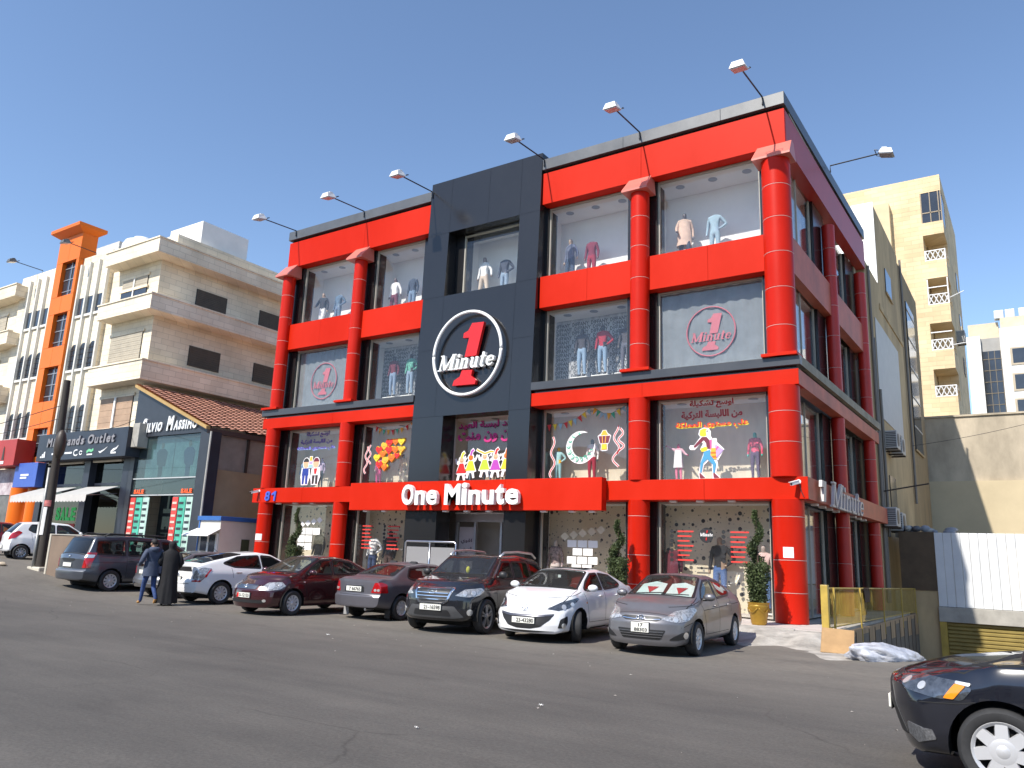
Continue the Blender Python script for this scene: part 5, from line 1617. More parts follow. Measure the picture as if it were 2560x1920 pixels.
lamp(c, [(2.05, .52, .30), (1.96, .66, .30), (1.80, .80, .34), (1.76, .82, .46), (1.90, .72, .44), (2.0, .58, .36)], blk_pl, name='fog_pocket', extra=[(1.83, .77, .385, .06, reflector, 'fog_lamp')])
c.plate(True, .50, None, .34, .17, two=[('17', -.03, .06, .01, .07), ('88303', -.11, .14, -.07, -.01)])
c.mirror(.80, 1.04, .80)
c.seams([[(-.07, .99), (-.05, .34)], [(.98, .92), (.86, .60), (.82, .36), (-.80, .36)], [(-1.02, 1.0), (-.98, .72)], [(1.02, .96), (1.75, .86)]])
c.seams([[(1.9, .52), (1.55, .60)], [(.95, .80), (-1.75, .88)]], .012)
c.bonnet(1.0, 1.93)
c.handles((.16, -.80), .86)
c.wheels('fan8', mat=hubsil)
c.cabin(-1.5, 1.1, .30, rows=(.0, -.9), dash=.62)
# folded reflective sunshade behind the windscreen
shade = M('reflective_sunshade', (.74, .82, .79), .4, metal=.1, var=.12, scale=5)
rd = M('shade_red_print', (.45, .02, .03), .5)
for s0 in (1, -1):
    d = wf
    pts = [(s0*.03, .06), (s0*.58, .08), (s0*.54, .60), (s0*.30, .74), (s0*.05, .66)]
    vs = [wf.pt(p)-wf.N*.07 for p in pts]
    p_ = c.mb(MB().poly(vs), 'sunshade', shade)
    tri = [(s0*.30-.12, .50), (s0*.30+.12, .50), (s0*.30, .24)]
    c.mb(MB().poly([wf.pt(p)-wf.N*.062 for p in tri]), 'shade_print', rd, p_)
c.strip('wiper', blk_pl, wf, [(-.50, .05), (.05, .11)], .02, .02); c.strip('wiper', blk_pl, wf, [(.02, .05), (.56, .10)], .02, .02)
c.finish_body()

# ---------------------------------------------------------------- white saloon
sp = sedan_spec(2.24, -2.34, 2.64, .877, 1.47, .315, [(1.5, 1.0), (1.8, .945), (2.08, .84)], (1.18, 1.05), (.36, 1.435), (-.95, 1.40), (-1.72, 1.13), [(-1.8, 1.115), (-2.15, 1.10), (-2.3, 1.02)], .70, .99,
    nose=[(.12, -.12), (.22, -.02), (.35, .0), (.50, -.02), (.64, -.06), (.80, -.16)], bowf=.46)
wpaint = dusty('white_paint', (.80, .80, .80), metal=0, rough=.28, var=.02)
c = Car('parked_car', 'white saloon with a wide smiling black grille between the black jeep and the grey saloon', sp, (-3.49, -5.47, 0), (.10, -.995), wpaint, GRP)
wf, ln = glass_frame(1.20, 1.03, .34, 1.43)
c.pane('windscreen', wf, [(-.68, .02), (.68, .02), (.55, ln-.04), (-.55, ln-.04)])
c.sides([[(.95, 1.03), (-.02, 1.03), (-.06, 1.36), (.32, 1.345), (.68, 1.19)], [(-.10, 1.03), (-1.06, 1.07), (-1.24, 1.13), (-.86, 1.31), (-.13, 1.36)]], cglass_d)
lamp(c, [(2.10, .44, .66), (1.98, .66, .635), (1.76, .80, .68), (1.38, .865, .86), (1.46, .84, .885), (1.88, .68, .79)], lens_d, extra=[(1.86, .73, .70, .05, reflector, 'projector'), (1.66, .83, .755, .04, reflector, 'projector')])
fpoly(c, 'grille', blk_pl, [(-.60, .575), (-.52, .45), (-.36, .32), (-.15, .275), (.15, .275), (.36, .32), (.52, .45), (.60, .575), (.3, .545), (-.3, .545)])
c.strip('grille_bar', M('gunmetal_bar', (.12, .12, .14), .3, metal=.6), FRONT, [(-.57, .545), (-.3, .52), (.3, .52), (.57, .545)], .05, .016)
ring_emblem(c, FRONT, 0, .665, .07, .052, 'wing')
lamp(c, [(2.02, .66, .30), (1.90, .78, .31), (1.84, .815, .42), (1.84, .80, .54), (1.98, .70, .47)], blk_pl, name='fog_pocket', extra=[(1.92, .755, .35, .05, reflector, 'fog_lamp')])
fpoly(c, 'chin', blk_pl, [(-.62, .235), (-.2, .205), (.2, .205), (.62, .235), (.3, .245), (-.3, .245)])
c.plate(True, .43, '23-43280', .50, .115)
c.mirror(.86, 1.07, .83)
c.seams([[(-.07, 1.01), (-.04, .36)], [(1.02, .96), (.92, .62), (.86, .38), (-.86, .38)], [(-1.08, 1.04), (-1.02, .74)], [(1.12, .985), (1.9, .86)]])
c.bonnet(1.1, 2.02, y1=.52)
c.handles((.18, -.82), .90)
c.patch('side_repeater', amber, Frame((0, 1, 0), V=(0, 0, 1)), [(-1.02, .76), (-.98, .76), (-.98, .785), (-1.02, .785)], .008, rings=2)
c.mb(MB().bbox(-.35, .12, -.42, .42, 1.455, 1.474, .008), 'sunroof', blk_pl)
c.wheels('spoke5d', steer=R(24), mat=dalloy)
c.cabin(-1.6, 1.15, .30, rows=(.02, -.9), dash=.68)
c.mb(MB().bbox(-.004, .004, -.035, .035, -.06, .0, .002).move(Matrix.Translation(wf.pt((0, .72))-wf.N*.03)), 'windscreen_sticker', white_pl)
c.strip('wiper', blk_pl, wf, [(-.52, .05), (.05, .11)], .02, .02); c.strip('wiper', blk_pl, wf, [(.02, .05), (.58, .10)], .02, .02)
c.finish_body()

# ---------------------------------------------------------------- black off-roader
sp = sedan_spec(2.23, -2.43, 2.70, .945, 1.70, .365, [(1.5, 1.14), (1.85, 1.09), (2.08, 1.00)], (1.12, 1.20), (.40, 1.655), (-1.70, 1.62), (-2.30, 1.20), [(-2.36, 1.10), (-2.42, 1.02)], .88, 1.10,
    nose=[(.20, -.14), (.35, -.03), (.50, 0), (.70, -.01), (.90, -.05), (1.02, -.14)], bowf=.42, sill=.36, tail=[(.3, .12), (.5, 0), (.7, 0), (.9, .06), (1.2, .05)], roofw=.70)
bpaint = dusty('black_paint', (.012, .012, .015), metal=0, rough=.22, coat=1.0, var=.3, scale=2)
c = Car('parked_car', 'black off-road wagon with roof rails and a chrome grille', sp, (-5.74, -5.78, 0), (.14, -.99), bpaint, GRP)
wf, ln = glass_frame(1.14, 1.18, .38, 1.64)
c.pane('windscreen', wf, [(-.72, .02), (.72, .02), (.62, ln-.05), (-.62, ln-.05)])
c.sides([[(.86, 1.14), (-.02, 1.14), (-.05, 1.535), (.34, 1.525), (.62, 1.33)], [(-.11, 1.14), (-1.02, 1.15), (-1.02, 1.53), (-.13, 1.535)], [(-1.12, 1.16), (-2.02, 1.24), (-1.78, 1.47), (-1.12, 1.53)]], cglass_d)
lamp(c, [(2.10, .50, .80), (1.96, .74, .775), (1.72, .88, .80), (1.52, .92, .90), (1.62, .90, .965), (1.98, .68, .925)], lens, extra=[(1.84, .82, .86, .05, reflector, 'projector'), (1.98, .68, .85, .05, reflector, 'projector')])
gr = fpoly(c, 'grille', blk_pl, [(-.44, .93), (-.36, .69), (-.28, .64), (.28, .64), (.36, .69), (.44, .93)])
c.strip('grille_surround', chrome, FRONT, rounded([(-.45, .94), (-.37, .69), (-.28, .63), (.28, .63), (.37, .69), (.45, .94)], .03), .05, .028, True)
for z in (.71, .775, .84): c.strip('grille_slat', chrome, FRONT, [(-.38, z), (.38, z)], .026, .018)
ring_emblem(c, FRONT, 0, .875, .10, .055, 'H')
clad = M('grey_bumper_cladding', (.06, .06, .062), .6)
fpoly(c, 'lower_bumper', clad, [(-.70, .36), (-.52, .58), (.52, .58), (.70, .36), (.5, .33), (-.5, .33)])
fpoly(c, 'lower_intake', blk_pl, [(-.46, .38), (-.40, .50), (.40, .50), (.46, .38)], .012)
lamp(c, [(1.96, .70, .40), (1.86, .82, .41), (1.84, .83, .52), (1.92, .73, .53)], blk_pl, name='fog_pocket', extra=[(1.90, .765, .465, .065, reflector, 'fog_lamp')])
c.plate(True, .545, '21-16598', .52, .12)
c.mirror(.82, 1.24, .89, blk_pl, .12, .10)
c.seams([[(-.06, 1.12), (-.04, .46)], [(.98, 1.08), (.92, .70), (.86, .48), (-.82, .48)], [(-1.05, 1.13), (-.98, .82)], [(1.10, 1.13), (1.85, 1.02)]])
c.bonnet(1.05, 2.02, .76, .80, .52)
c.handles((.16, -.82), 1.02)
for sg in (1, -1):
    c.mb(MB().tube([(.35, sg*.66, 1.63), (.15, sg*.67, 1.735), (-.6, sg*.68, 1.765), (-1.4, sg*.68, 1.735), (-1.65, sg*.67, 1.63)], .026, 8), 'roof_rail', alloy, smooth=True)
c.wheels('spoke5d', mat=alloy)
c.cabin(-2.0, 1.05, .42, rows=(.0, -.95), dash=.60, seat=M('grey_upholstery', (.16, .15, .14), .85))
c.mb(MB().ell(tuple(wf.pt((.06, .40))-wf.N*.08), (.05, .05, .08), 8, 6), 'yellow_hanger', M('yellow_plush', (.65, .55, .05), .8))
c.mb(MB().bbox(.62, .80, -.45, -.25, 1.02, 1.16, .04), 'dashboard_tissue', M('pale_green_box', (.4, .5, .25), .7))
c.strip('wiper', blk_pl, wf, [(-.56, .05), (.05, .11)], .022, .02); c.strip('wiper', blk_pl, wf, [(.02, .05), (.62, .10)], .022, .02)
c.finish_body()

# ---------------------------------------------------------------- grey older saloon seen from behind
sp = sedan_spec(2.10, -2.22, 2.61, .85, 1.41, .30, [(1.45, .97), (1.75, .90), (1.98, .80)], (1.05, 1.02), (.25, 1.38), (-.95, 1.345), (-1.50, 1.06), [(-1.55, 1.045), (-2.05, 1.02), (-2.18, .97)], .70, .93,
    tail=[(.22, .10), (.32, .01), (.50, .0), (.585, .0), (.60, .05), (.90, .06), (1.0, .07)], bowr=.20)
c = Car('parked_car', 'older metallic grey saloon parked nose-in beside the black off-road wagon', sp, (-8.63, -4.82, 0), (.03, 1.0), dusty('slate_paint', (.125, .12, .135), metal=.4, rough=.40, coat=.3, var=.08, scale=3), GRP)
rf, ln = glass_frame(-1.50, 1.06, -.93, 1.345)
c.pane('rear_window', rf, [(-.62, .03), (.62, .03), (.53, ln-.04), (-.53, ln-.04)])
wf, ln2 = glass_frame(1.06, 1.01, .24, 1.375)
c.pane('windscreen', wf, [(-.64, .03), (.64, .03), (.52, ln2-.04), (-.52, ln2-.04)])
c.sides([[(.82, .97), (-.06, .97), (-.10, 1.295), (.24, 1.28), (.55, 1.14)], [(-.14, .97), (-.92, .98), (-1.05, 1.03), (-.88, 1.25), (-.17, 1.295)]])
for sg in (1, -1):
    fr = FR_(180-22*sg)
    P3 = lambda L: rounded([fr.uv((x, y*sg, z)) for x, y, z in L], .025)
    t = c.patch('tail_lamp', tail_m, fr, P3([(-2.17, .56, .66), (-2.08, .80, .66), (-1.86, .83, .66), (-1.88, .80, .86), (-2.08, .77, .91), (-2.14, .64, .90)]), .008, d=.03)
    for yy in (.66, .75):
        u, v = fr.uv((-2.13, yy*sg, .725)); c.patch('reverse_lamp', reflector, fr, [(u+.035*math.cos(2*PI*i/12), v+.033*math.sin(2*PI*i/12)) for i in range(12)], .016, t, rings=2, d=.2)
fpoly(c, 'plate_recess', blk_pl, [(-.34, .66), (.34, .66), (.32, .80), (-.32, .80)], .004, REAR)
c.plate(False, .735, '7 66765', .52, .115)
c.strip('boot_gap', trim_seam, REAR, [(-.52, .60), (.52, .60)], .012, .003)
c.strip('lock_trim', chrome, REAR, [(-.30, .82), (.30, .82)], .012, .01)
c.seams([[(-.11, .96), (-.08, .34)], [(.95, .92), (.86, .58), (.80, .36), (-.85, .36)], [(-1.0, .96), (-.95, .70)]])
c.handles((.10, -.82), .84)
c.mirror(.76, 1.01, .80)
c.wheels('hub14', mat=hubsil)
c.cabin(-1.45, 1.0, .30, rows=(.0, -.85), dash=.58)
c.mb(MB().cyl((-2.16, -.42, .27), (-1.9, -.42, .27), .035, n=12), 'exhaust_pipe', steel)
for sg in (1, -1): c.mb(MB().bbox(-1.70, -1.685, sg*.72-.09, sg*.72+.09, .06, .26, .004), 'mud_flap', blk_pl if sg < 0 else M('pale_flap', (.30, .30, .30), .8))
c.finish_body()

# ---------------------------------------------------------------- maroon saloon
sp = sedan_spec(2.16, -2.25, 2.60, .85, 1.48, .305, [(1.5, 1.0), (1.8, .935), (2.02, .83)], (1.12, 1.05), (.30, 1.445), (-.88, 1.41), (-1.62, 1.10), [(-1.7, 1.08), (-2.1, 1.06), (-2.22, 1.0)], .72, .97, bowf=.38)
c = Car('parked_car', 'dark maroon saloon with clear headlamps parked beside the white hatchback', sp, (-11.05, -6.28, 0), (.02, -1.0), dusty('maroon_paint', (.055, .010, .014), metal=.3, rough=.24, coat=1, var=.12, scale=2), GRP)
wf, ln = glass_frame(1.14, 1.03, .28, 1.44)
c.pane('windscreen', wf, [(-.66, .02), (.66, .02), (.54, ln-.04), (-.54, ln-.04)])
rf, ln2 = glass_frame(-1.60, 1.10, -.86, 1.41); c.pane('rear_window', rf, [(-.60, .03), (.60, .03), (.50, ln2-.04), (-.50, ln2-.04)])
c.sides([[(.88, 1.01), (-.02, 1.01), (-.06, 1.37), (.30, 1.35), (.62, 1.19)], [(-.10, 1.01), (-1.0, 1.03), (-1.16, 1.08), (-.84, 1.32), (-.13, 1.37)]])
lamp(c, [(2.10, .42, .62), (1.98, .64, .60), (1.76, .80, .63), (1.60, .835, .72), (1.72, .80, .81), (1.98, .60, .79)], lens, extra=[(1.92, .68, .71, .075, reflector, 'projector'), (1.76, .79, .74, .04, reflector, 'projector')])
fpoly(c, 'grille', blk_pl, [(-.38, .73), (-.33, .625), (.33, .625), (.38, .73)])
for z in (.64, .665, .69, .715): c.strip('grille_slat', chrome, FRONT, [(-.33-(z-.62)*.4, z), (.33+(z-.62)*.4, z)], .012, .014)
ring_emblem(c, FRONT, 0, .69, .06, .042, 'T')
c.plate(True, .475, '5-12155', .46, .115, redend=True)
fpoly(c, 'lower_intake', blk_pl, [(-.62, .375), (-.55, .30), (.55, .30), (.62, .375)])
for sg in (1, -1): c.patch('fog_lamp', reflector, FRONT, [(sg*.58+.04*math.cos(2*PI*i/10), .36+.035*math.sin(2*PI*i/10)) for i in range(10)], .014, rings=2, d=.2)
c.mirror(.80, 1.05, .80)
c.seams([[(-.07, .99), (-.05, .34)], [(1.0, .93), (.90, .60), (.82, .36), (-.80, .36)], [(-1.0, 1.0), (-.96, .72)], [(1.06, .97), (1.85, .86)]])
c.bonnet(1.05, 1.98, y1=.45)
c.handles((.16, -.80), .86)
c.patch('side_repeater', lens, Frame((0, 1, 0), V=(0, 0, 1)), [(-1.0, .80), (-.94, .80), (-.94, .83), (-1.0, .83)], .008, rings=2)
c.wheels('hub15', mat=hubsil)
c.cabin(-1.5, 1.1, .30, rows=(.0, -.9), dash=.64, seat=seat_l)
c.mb(MB().bbox(.72, .98, .0, .45, .965, .985, .005), 'dashboard_paper', white_pl)
c.strip('wiper', blk_pl, wf, [(-.50, .05), (.05, .11)], .02, .02)
c.finish_body()

# ---------------------------------------------------------------- white hatchback seen from behind
sp = sedan_spec(2.20, -2.26, 2.70, .873, 1.49, .315, [(1.6, .98), (1.9, .88), (2.08, .80)], (1.30, 1.03), (.35, 1.44), (-.55, 1.455), (-1.95, 1.14), [(-2.05, 1.11), (-2.24, 1.05)], .68, .98,
    tail=[(.22, .12), (.32, .03), (.48, 0), (.62, 0), (.70, .05), (1.0, .04), (1.1, .0)], bowr=.24)
c = Car('parked_car', 'white liftback with a glass hatch parked nose-in behind the two walkers', sp, (-14.72, -5.45, 0), (.10, .995), wpaint, GRP)
rf, ln = glass_frame(-1.92, 1.15, -.62, 1.455)
c.pane('rear_window', rf, [(-.60, .02), (.60, .02), (.54, ln-.06), (-.54, ln-.06)], cglass_d)
c.patch('tail_glass', M('gloss_black_panel', (.012, .012, .014), .12, coat=1), REAR, rounded([(-.58, .90), (.58, .90), (.54, 1.02), (-.54, 1.02)], .02), .008)
c.sides([[(1.0, 1.02), (-.02, 1.02), (-.05, 1.375), (.30, 1.36), (.70, 1.18)], [(-.10, 1.02), (-.96, 1.04), (-1.30, 1.14), (-.80, 1.33), (-.13, 1.375)]], cglass_d)
for sg in (1, -1):
    fr = FR_(180-35*sg)
    P3 = lambda L: rounded([fr.uv((x, y*sg, z)) for x, y, z in L], .025)
    t = c.patch('tail_lamp', lens, fr, P3([(-2.18, .62, .62), (-1.98, .80, .62), (-1.80, .85, .84), (-1.72, .82, 1.0), (-1.95, .76, 1.02), (-2.10, .66, .9)]), .008, d=.03)
    c.patch('red_lens', tail_m, fr, P3([(-2.16, .64, .62), (-1.98, .80, .62), (-1.97, .80, .66), (-2.15, .65, .66)]), .013, t, d=.03)
    c.patch('red_lens', tail_m, fr, P3([(-1.86, .84, .74), (-1.72, .84, .96), (-1.76, .83, .97), (-1.9, .82, .76)]), .013, t, d=.03)
c.plate(False, .66, None, .40, .15)
fpoly(c, 'lower_valance', blk_pl, [(-.66, .33), (-.5, .24), (.5, .24), (.66, .33)], .006, REAR)
ring_emblem(c, REAR, 0, .80, .05, .035, 'T')
c.strip('boot_gap', trim_seam, REAR, [(-.56, .56), (.56, .56)], .012, .003)
side_shade = M('lilac_grey_panel', (.30, .285, .32), .35, metal=.3, coat=.6)  # unused tone: lilac shade of the white side put into a colour
c.seams([[(-.07, 1.0), (-.04, .36)], [(1.1, .93), (.96, .60), (.90, .38), (-.88, .38)], [(-1.05, 1.02), (-1.0, .74)]])
c.handles((.14, -.84), .88, chrome)
c.mirror(.95, 1.06, .83)
c.wheels('hub15', mat=hubsil)
c.cabin(-1.6, 1.2, .30, rows=(.05, -.9), dash=.72)
c.mb(MB().tube([(-.9, .35, 1.44), (-1.05, .35, 1.56)], .006, 5), 'aerial', blk_pl)
c.finish_body()

# ---------------------------------------------------------------- grey saloon half hidden by the walkers
sp = sedan_spec(2.15, -2.20, 2.58, .85, 1.44, .30, [(1.5, .98), (1.8, .91), (2.0, .81)], (1.08, 1.03), (.28, 1.41), (-.95, 1.37), (-1.55, 1.08), [(-1.62, 1.065), (-2.05, 1.06), (-2.18, 1.0)], .70, .94, bowr=.22)
c = Car('parked_car', 'silver grey saloon half hidden between the minivan and the walking man', sp, (-17.35, -5.05, .0), (.02, 1.0), dusty('silver_paint', (.20, .20, .21), metal=.6, rough=.35, var=.06), GRP)
rf, ln = glass_frame(-1.55, 1.08, -.93, 1.37); c.pane('rear_window', rf, [(-.60, .03), (.60, .03), (.52, ln-.04), (-.52, ln-.04)])
c.sides([[(.82, .99), (-.06, .99), (-.10, 1.33), (.24, 1.31), (.55, 1.16)], [(-.14, .99), (-.95, 1.0), (-1.08, 1.05), (-.88, 1.28), (-.17, 1.33)]])
for sg in (1, -1):
    fr = FR_(180-25*sg)
    t = c.patch('tail_lamp', tail_m, fr, rounded([fr.uv((x, y*sg, z)) for x, y, z in [(-2.15, .58, .70), (-2.05, .80, .70), (-1.84, .83, .74), (-1.86, .80, .90), (-2.10, .66, .92)]], .025), .008, d=.03)
c.plate(False, .76, None, .50, .115)
c.strip('chrome_strip', chrome, REAR, [(-.7, .42), (.7, .42)], .03, .012)
c.wheels('hub14', mat=hubsil); c.cabin(-1.45, 1.0, .30, rows=(.0, -.85), dash=.6)
c.finish_body()

# ---------------------------------------------------------------- blue-grey minivan seen from behind
sp = sedan_spec(2.42, -2.50, 3.02, .985, 1.76, .335, [(1.85, 1.06), (2.15, .98), (2.3, .88)], (1.55, 1.12), (.55, 1.70), (-2.05, 1.71), (-2.42, 1.16), [(-2.46, 1.08), (-2.5, 1.0)], .74, 1.10,
    tail=[(.25, .14), (.36, .02), (.52, 0), (.62, .0), (.66, .06), (1.0, .06), (1.2, .06)], bowr=.20, sill=.30, roofw=.72)
c = Car('parked_car', 'large blue grey minivan with roof rails parked at the far end of the row', sp, (-20.2, -5.62, .06), (.02, 1.0), dusty('blue_grey_paint', (.085, .095, .115), metal=.55, rough=.33, var=.06), GRP)
rf, ln = glass_frame(-2.40, 1.17, -2.06, 1.70)
c.pane('rear_window', rf, [(-.76, .02), (.76, .02), (.66, ln-.05), (-.66, ln-.05)], cglass_d)
c.sides([[(1.2, 1.13), (.22, 1.13), (.20, 1.60), (.52, 1.58), (.90, 1.34)], [(.12, 1.13), (-.98, 1.13), (-.98, 1.60), (.10, 1.60)], [(-1.08, 1.13), (-2.02, 1.16), (-1.98, 1.56), (-1.08, 1.60)]])
for sg in (1, -1):
    fr = FR_(180-40*sg)
    P3 = lambda L: rounded([fr.uv((x, y*sg, z)) for x, y, z in L], .03)
    t = c.patch('tail_lamp', tail_m, fr, P3([(-2.40, .78, .72), (-2.22, .94, .72), (-2.12, .96, 1.20), (-2.34, .84, 1.20)]), .010, d=.04)
    c.patch('reverse_lamp', reflector, fr, P3([(-2.38, .80, 1.03), (-2.19, .95, 1.03), (-2.17, .96, 1.13), (-2.36, .82, 1.13)]), .016, t, d=.04)
fpoly(c, 'handle_recess', blk_pl, [(-.42, .96), (-.30, .90), (.30, .90), (.42, .96), (.36, 1.0), (-.36, 1.0)], .006, REAR)
ring_emblem(c, REAR, 0, 1.06, .07, .045, 'T')
c.plate(False, .80, None, .50, .12)
c.strip('chrome_strip', chrome, REAR, [(-.34, .70), (.34, .70)], .03, .012)
c.strip('bumper_top', M('bumper_step', (.16, .17, .19), .4, metal=.3), REAR, [(-.86, .62), (.86, .62)], .06, .012)
c.patch('high_stop_lamp', tail_m, rf, [(-.14, ln+.02), (.14, ln+.02), (.14, ln+.07), (-.14, ln+.07)], .012, rings=2)
for sg in (1, -1):
    c.mb(MB().tube([(.4, sg*.70, 1.70), (.3, sg*.71, 1.78), (-1.6, sg*.71, 1.80), (-1.75, sg*.71, 1.71)], .026, 8), 'roof_rail', blk_pl, smooth=True)
for xx in (0.1, -1.3): c.mb(MB().bbox(xx-.03, xx+.03, -.72, .72, 1.79, 1.815, .008), 'roof_bar', blk_pl)
c.seams([[(.16, 1.1), (.16, .38)], [(-1.03, 1.1), (-1.03, .40)], [(1.25, 1.06), (1.1, .5)], [(-1.05, .90), (-2.2, .90)]])
c.handles((.3, -.9), .96); c.mirror(1.15, 1.16, .94)
c.wheels('hub15', mat=hubsil); c.cabin(-2.1, 1.4, .36, rows=(.3, -.6, -1.5), dash=.95)
c.finish_body()

# ---------------------------------------------------------------- small white hatchback behind the pole
gz = ground_z(-28.2)
sp = sedan_spec(1.80, -1.76, 2.38, .80, 1.54, .285, [(1.35, 1.02), (1.55, .95), (1.68, .87)], (1.10, 1.08), (.45, 1.49), (-1.25, 1.47), (-1.68, 1.08), [(-1.72, 1.0), (-1.76, .92)], .70, 1.0,
    tail=[(.25, .10), (.36, .02), (.50, 0), (.62, 0), (.70, .03), (1.0, .04)], bowr=.22, roofw=.70)
c = Car('hatchback_car', 'small white hatchback with tall red tail lamps behind the utility pole', sp, (-28.85, -4.45, gz), (.22, .975), dusty('hatch_white_paint', (.78, .78, .78), metal=0, rough=.3, var=.02), 'cars outside the outlet')
rf, ln = glass_frame(-1.66, 1.10, -1.26, 1.46); c.pane('rear_window', rf, [(-.56, .02), (.56, .02), (.50, ln-.04), (-.50, ln-.04)], cglass_d)
c.sides([[(.95, 1.05), (.02, 1.05), (0, 1.40), (.42, 1.385), (.72, 1.22)], [(-.08, 1.05), (-.82, 1.08), (-1.02, 1.18), (-.92, 1.38), (-.10, 1.40)]])
for sg in (1, -1):
    fr = FR_(180-42*sg)
    c.patch('tail_lamp', tail_m, fr, rounded([fr.uv((x, y*sg, z)) for x, y, z in [(-1.70, .58, .76), (-1.50, .78, .84), (-1.34, .80, 1.06), (-1.44, .75, 1.13), (-1.62, .64, 1.02)]], .025), .010, d=.03)
c.plate(False, .48, None, .50, .115)
c.wheels('fan8', mat=alloy); c.cabin(-1.4, 1.0, .32, rows=(.1, -.75), dash=.65); c.mirror(.85, 1.10, .76)
c.seams([[(-.03, 1.02), (0, .36)], [(1.0, .95), (.86, .4), (-.76, .38)], [(-.9, 1.04), (-.82, .7)]]); c.handles((.12, -.72), .92)
c.finish_body()
# corner of a dark red car at the left edge
sp = sedan_spec(2.15, -2.20, 2.58, .85, 1.46, .30, [(1.5, .98), (1.8, .91), (2.0, .81)], (1.08, 1.03), (.28, 1.43), (-.95, 1.39), (-1.55, 1.08), [(-1.62, 1.065), (-2.05, 1.06), (-2.18, 1.0)], .70, .94)
c = Car('hatchback_car', 'dark red car at the far left beyond the small white hatchback', sp, (-33.2, -4.6, ground_z(-33)), (.15, .99), dusty('red_paint', (.22, .012, .012), metal=.2, rough=.25, coat=1), 'cars outside the outlet')
rf, ln = glass_frame(-1.55, 1.08, -.93, 1.39); c.pane('rear_window', rf, [(-.60, .03), (.60, .03), (.52, ln-.04), (-.52, ln-.04)])
c.sides([[(.82, .99), (-.06, .99), (-.10, 1.34), (.24, 1.32), (.55, 1.16)], [(-.14, .99), (-.95, 1.0), (-1.08, 1.05), (-.88, 1.28), (-.17, 1.34)]])
c.wheels('hub14', mat=hubsil); c.cabin(-1.45, 1.0, .30, rows=(.0, -.85), dash=.6)
c.finish_body()

# ---------------------------------------------------------------- black saloon entering at the right edge
sp = sedan_spec(2.20, -2.37, 2.635, .88, 1.49, .318, [(1.45, .965), (1.75, .925), (2.0, .865), (2.12, .81)], (1.12, 1.01), (.30, 1.455), (-.90, 1.42), (-1.70, 1.13), [(-1.8, 1.115), (-2.2, 1.10), (-2.35, 1.03)], .76, 1.0,
    nose=[(.14, -.16), (.22, -.10), (.40, -.04), (.55, 0), (.72, .0), (.85, -.08)], bowf=.42)
c = Car('black_car', 'black saloon with a silver seven-spoke wheel cutting into the right edge', sp, (6.42, -12.86, 0), (-1.0, .0), dusty('blue_black_paint', (.010, .011, .017), metal=0, rough=.16, coat=1.0, var=.3, scale=2), None)
wf, ln = glass_frame(1.14, 1.00, .28, 1.45); c.pane('windscreen', wf, [(-.68, .02), (.68, .02), (.55, ln-.04), (-.55, ln-.04)])
c.sides([[(.90, 1.04), (-.02, 1.04), (-.06, 1.38), (.30, 1.36), (.64, 1.21)], [(-.10, 1.04), (-1.0, 1.07), (-1.18, 1.13), (-.84, 1.33), (-.13, 1.38)]])
lamp(c, [(2.10, .44, .80), (2.00, .66, .69), (1.80, .82, .655), (1.60, .865, .66), (1.52, .87, .76), (1.60, .86, .805), (1.96, .68, .82)], lens_d, deg=55, extra=[(1.90, .74, .735, .032, reflector, 'projector'), (2.02, .62, .755, .03, reflector, 'projector')])
for sg in (1, -1):
    fr = FR_(60*sg)
    P3 = lambda L: rounded([fr.uv((x, y*sg, z)) for x, y, z in L], .012)
    c.patch('indicator', amber, fr, P3([(1.74, .845, .665), (1.66, .86, .665), (1.57, .868, .775), (1.66, .86, .785)]), .016, d=.03)
    c.patch('lamp_highlight', reflector, fr, P3([(1.66, .86, .785), (1.54, .87, .775), (1.53, .87, .80), (1.66, .86, .808)]), .017, d=.03)
    c.patch('fog_grille', M('mesh_grille', (.16, .16, .165), .5, metal=.4, var=.5, scale=60), fr, P3([(2.02, .60, .42), (1.82, .78, .40), (1.80, .79, .33), (1.95, .68, .27), (2.03, .58, .32)]), .010, d=.03)
fpoly(c, 'grille', blk_pl, [(-.36, .80), (-.46, .56), (-.52, .30), (.52, .30), (.46, .56), (.36, .80)])
c.plate(True, .52, None, .50, .115)
c.seams([[(-.07, 1.0), (-.04, .36)], [(1.02, .97), (.92, .62), (.86, .38), (-.86, .38)], [(1.10, 1.02), (1.6, .905), (1.98, .83)], [(1.98, .60), (1.62, .63), (1.48, .66)]])
fr = Frame((0, 0, 1), V=(0, 1, 0))
c.seams([[(1.0, .985), (1.5, .93)]], .012)
c.bonnet(1.05, 2.05, .72, .76, .48)
c.wheels('slot7', mat=hubsil)
c.cabin(-1.6, 1.1, .30, rows=(.02, -.9), dash=.64); c.mirror(.84, 1.08, .83)
for sg in (1, -1):
    c.strip('wiper', blk_pl, wf, [(-.5*sg, .04), (.08*sg, .10)], .022, .02)
c.finish_body()
# ------------------------------------------------------------------ floodlights over the shop front
LG = 'floodlights on the shop roof edge'
for (bx, lab, hx) in ((-20.85, 'white floodlight on an arm at the left end of the shop roof', -20.85), (-16.7, 'white floodlight on an arm second from the left end of the shop roof', -16.7), (-13.06, 'white floodlight on an arm just left of the black tower', -13.06), (-7.95, 'white floodlight on an arm just right of the black tower', -7.95), (-4.29, 'white floodlight on an arm above the column second from the corner', -4.29), (-.30, 'white floodlight on an arm at the front corner of the shop roof', -.30)):
    arm_lamp(bx, -.06, 15.40, hx, -1.92 if bx < -1 else -2.15, 15.26 if bx < -1 else 15.14, lab, LG)
arm_lamp(.52, 5.2, 15.38, 2.2, 5.2, 15.42, 'white floodlight reaching out from the shaded side of the shop roof', LG)

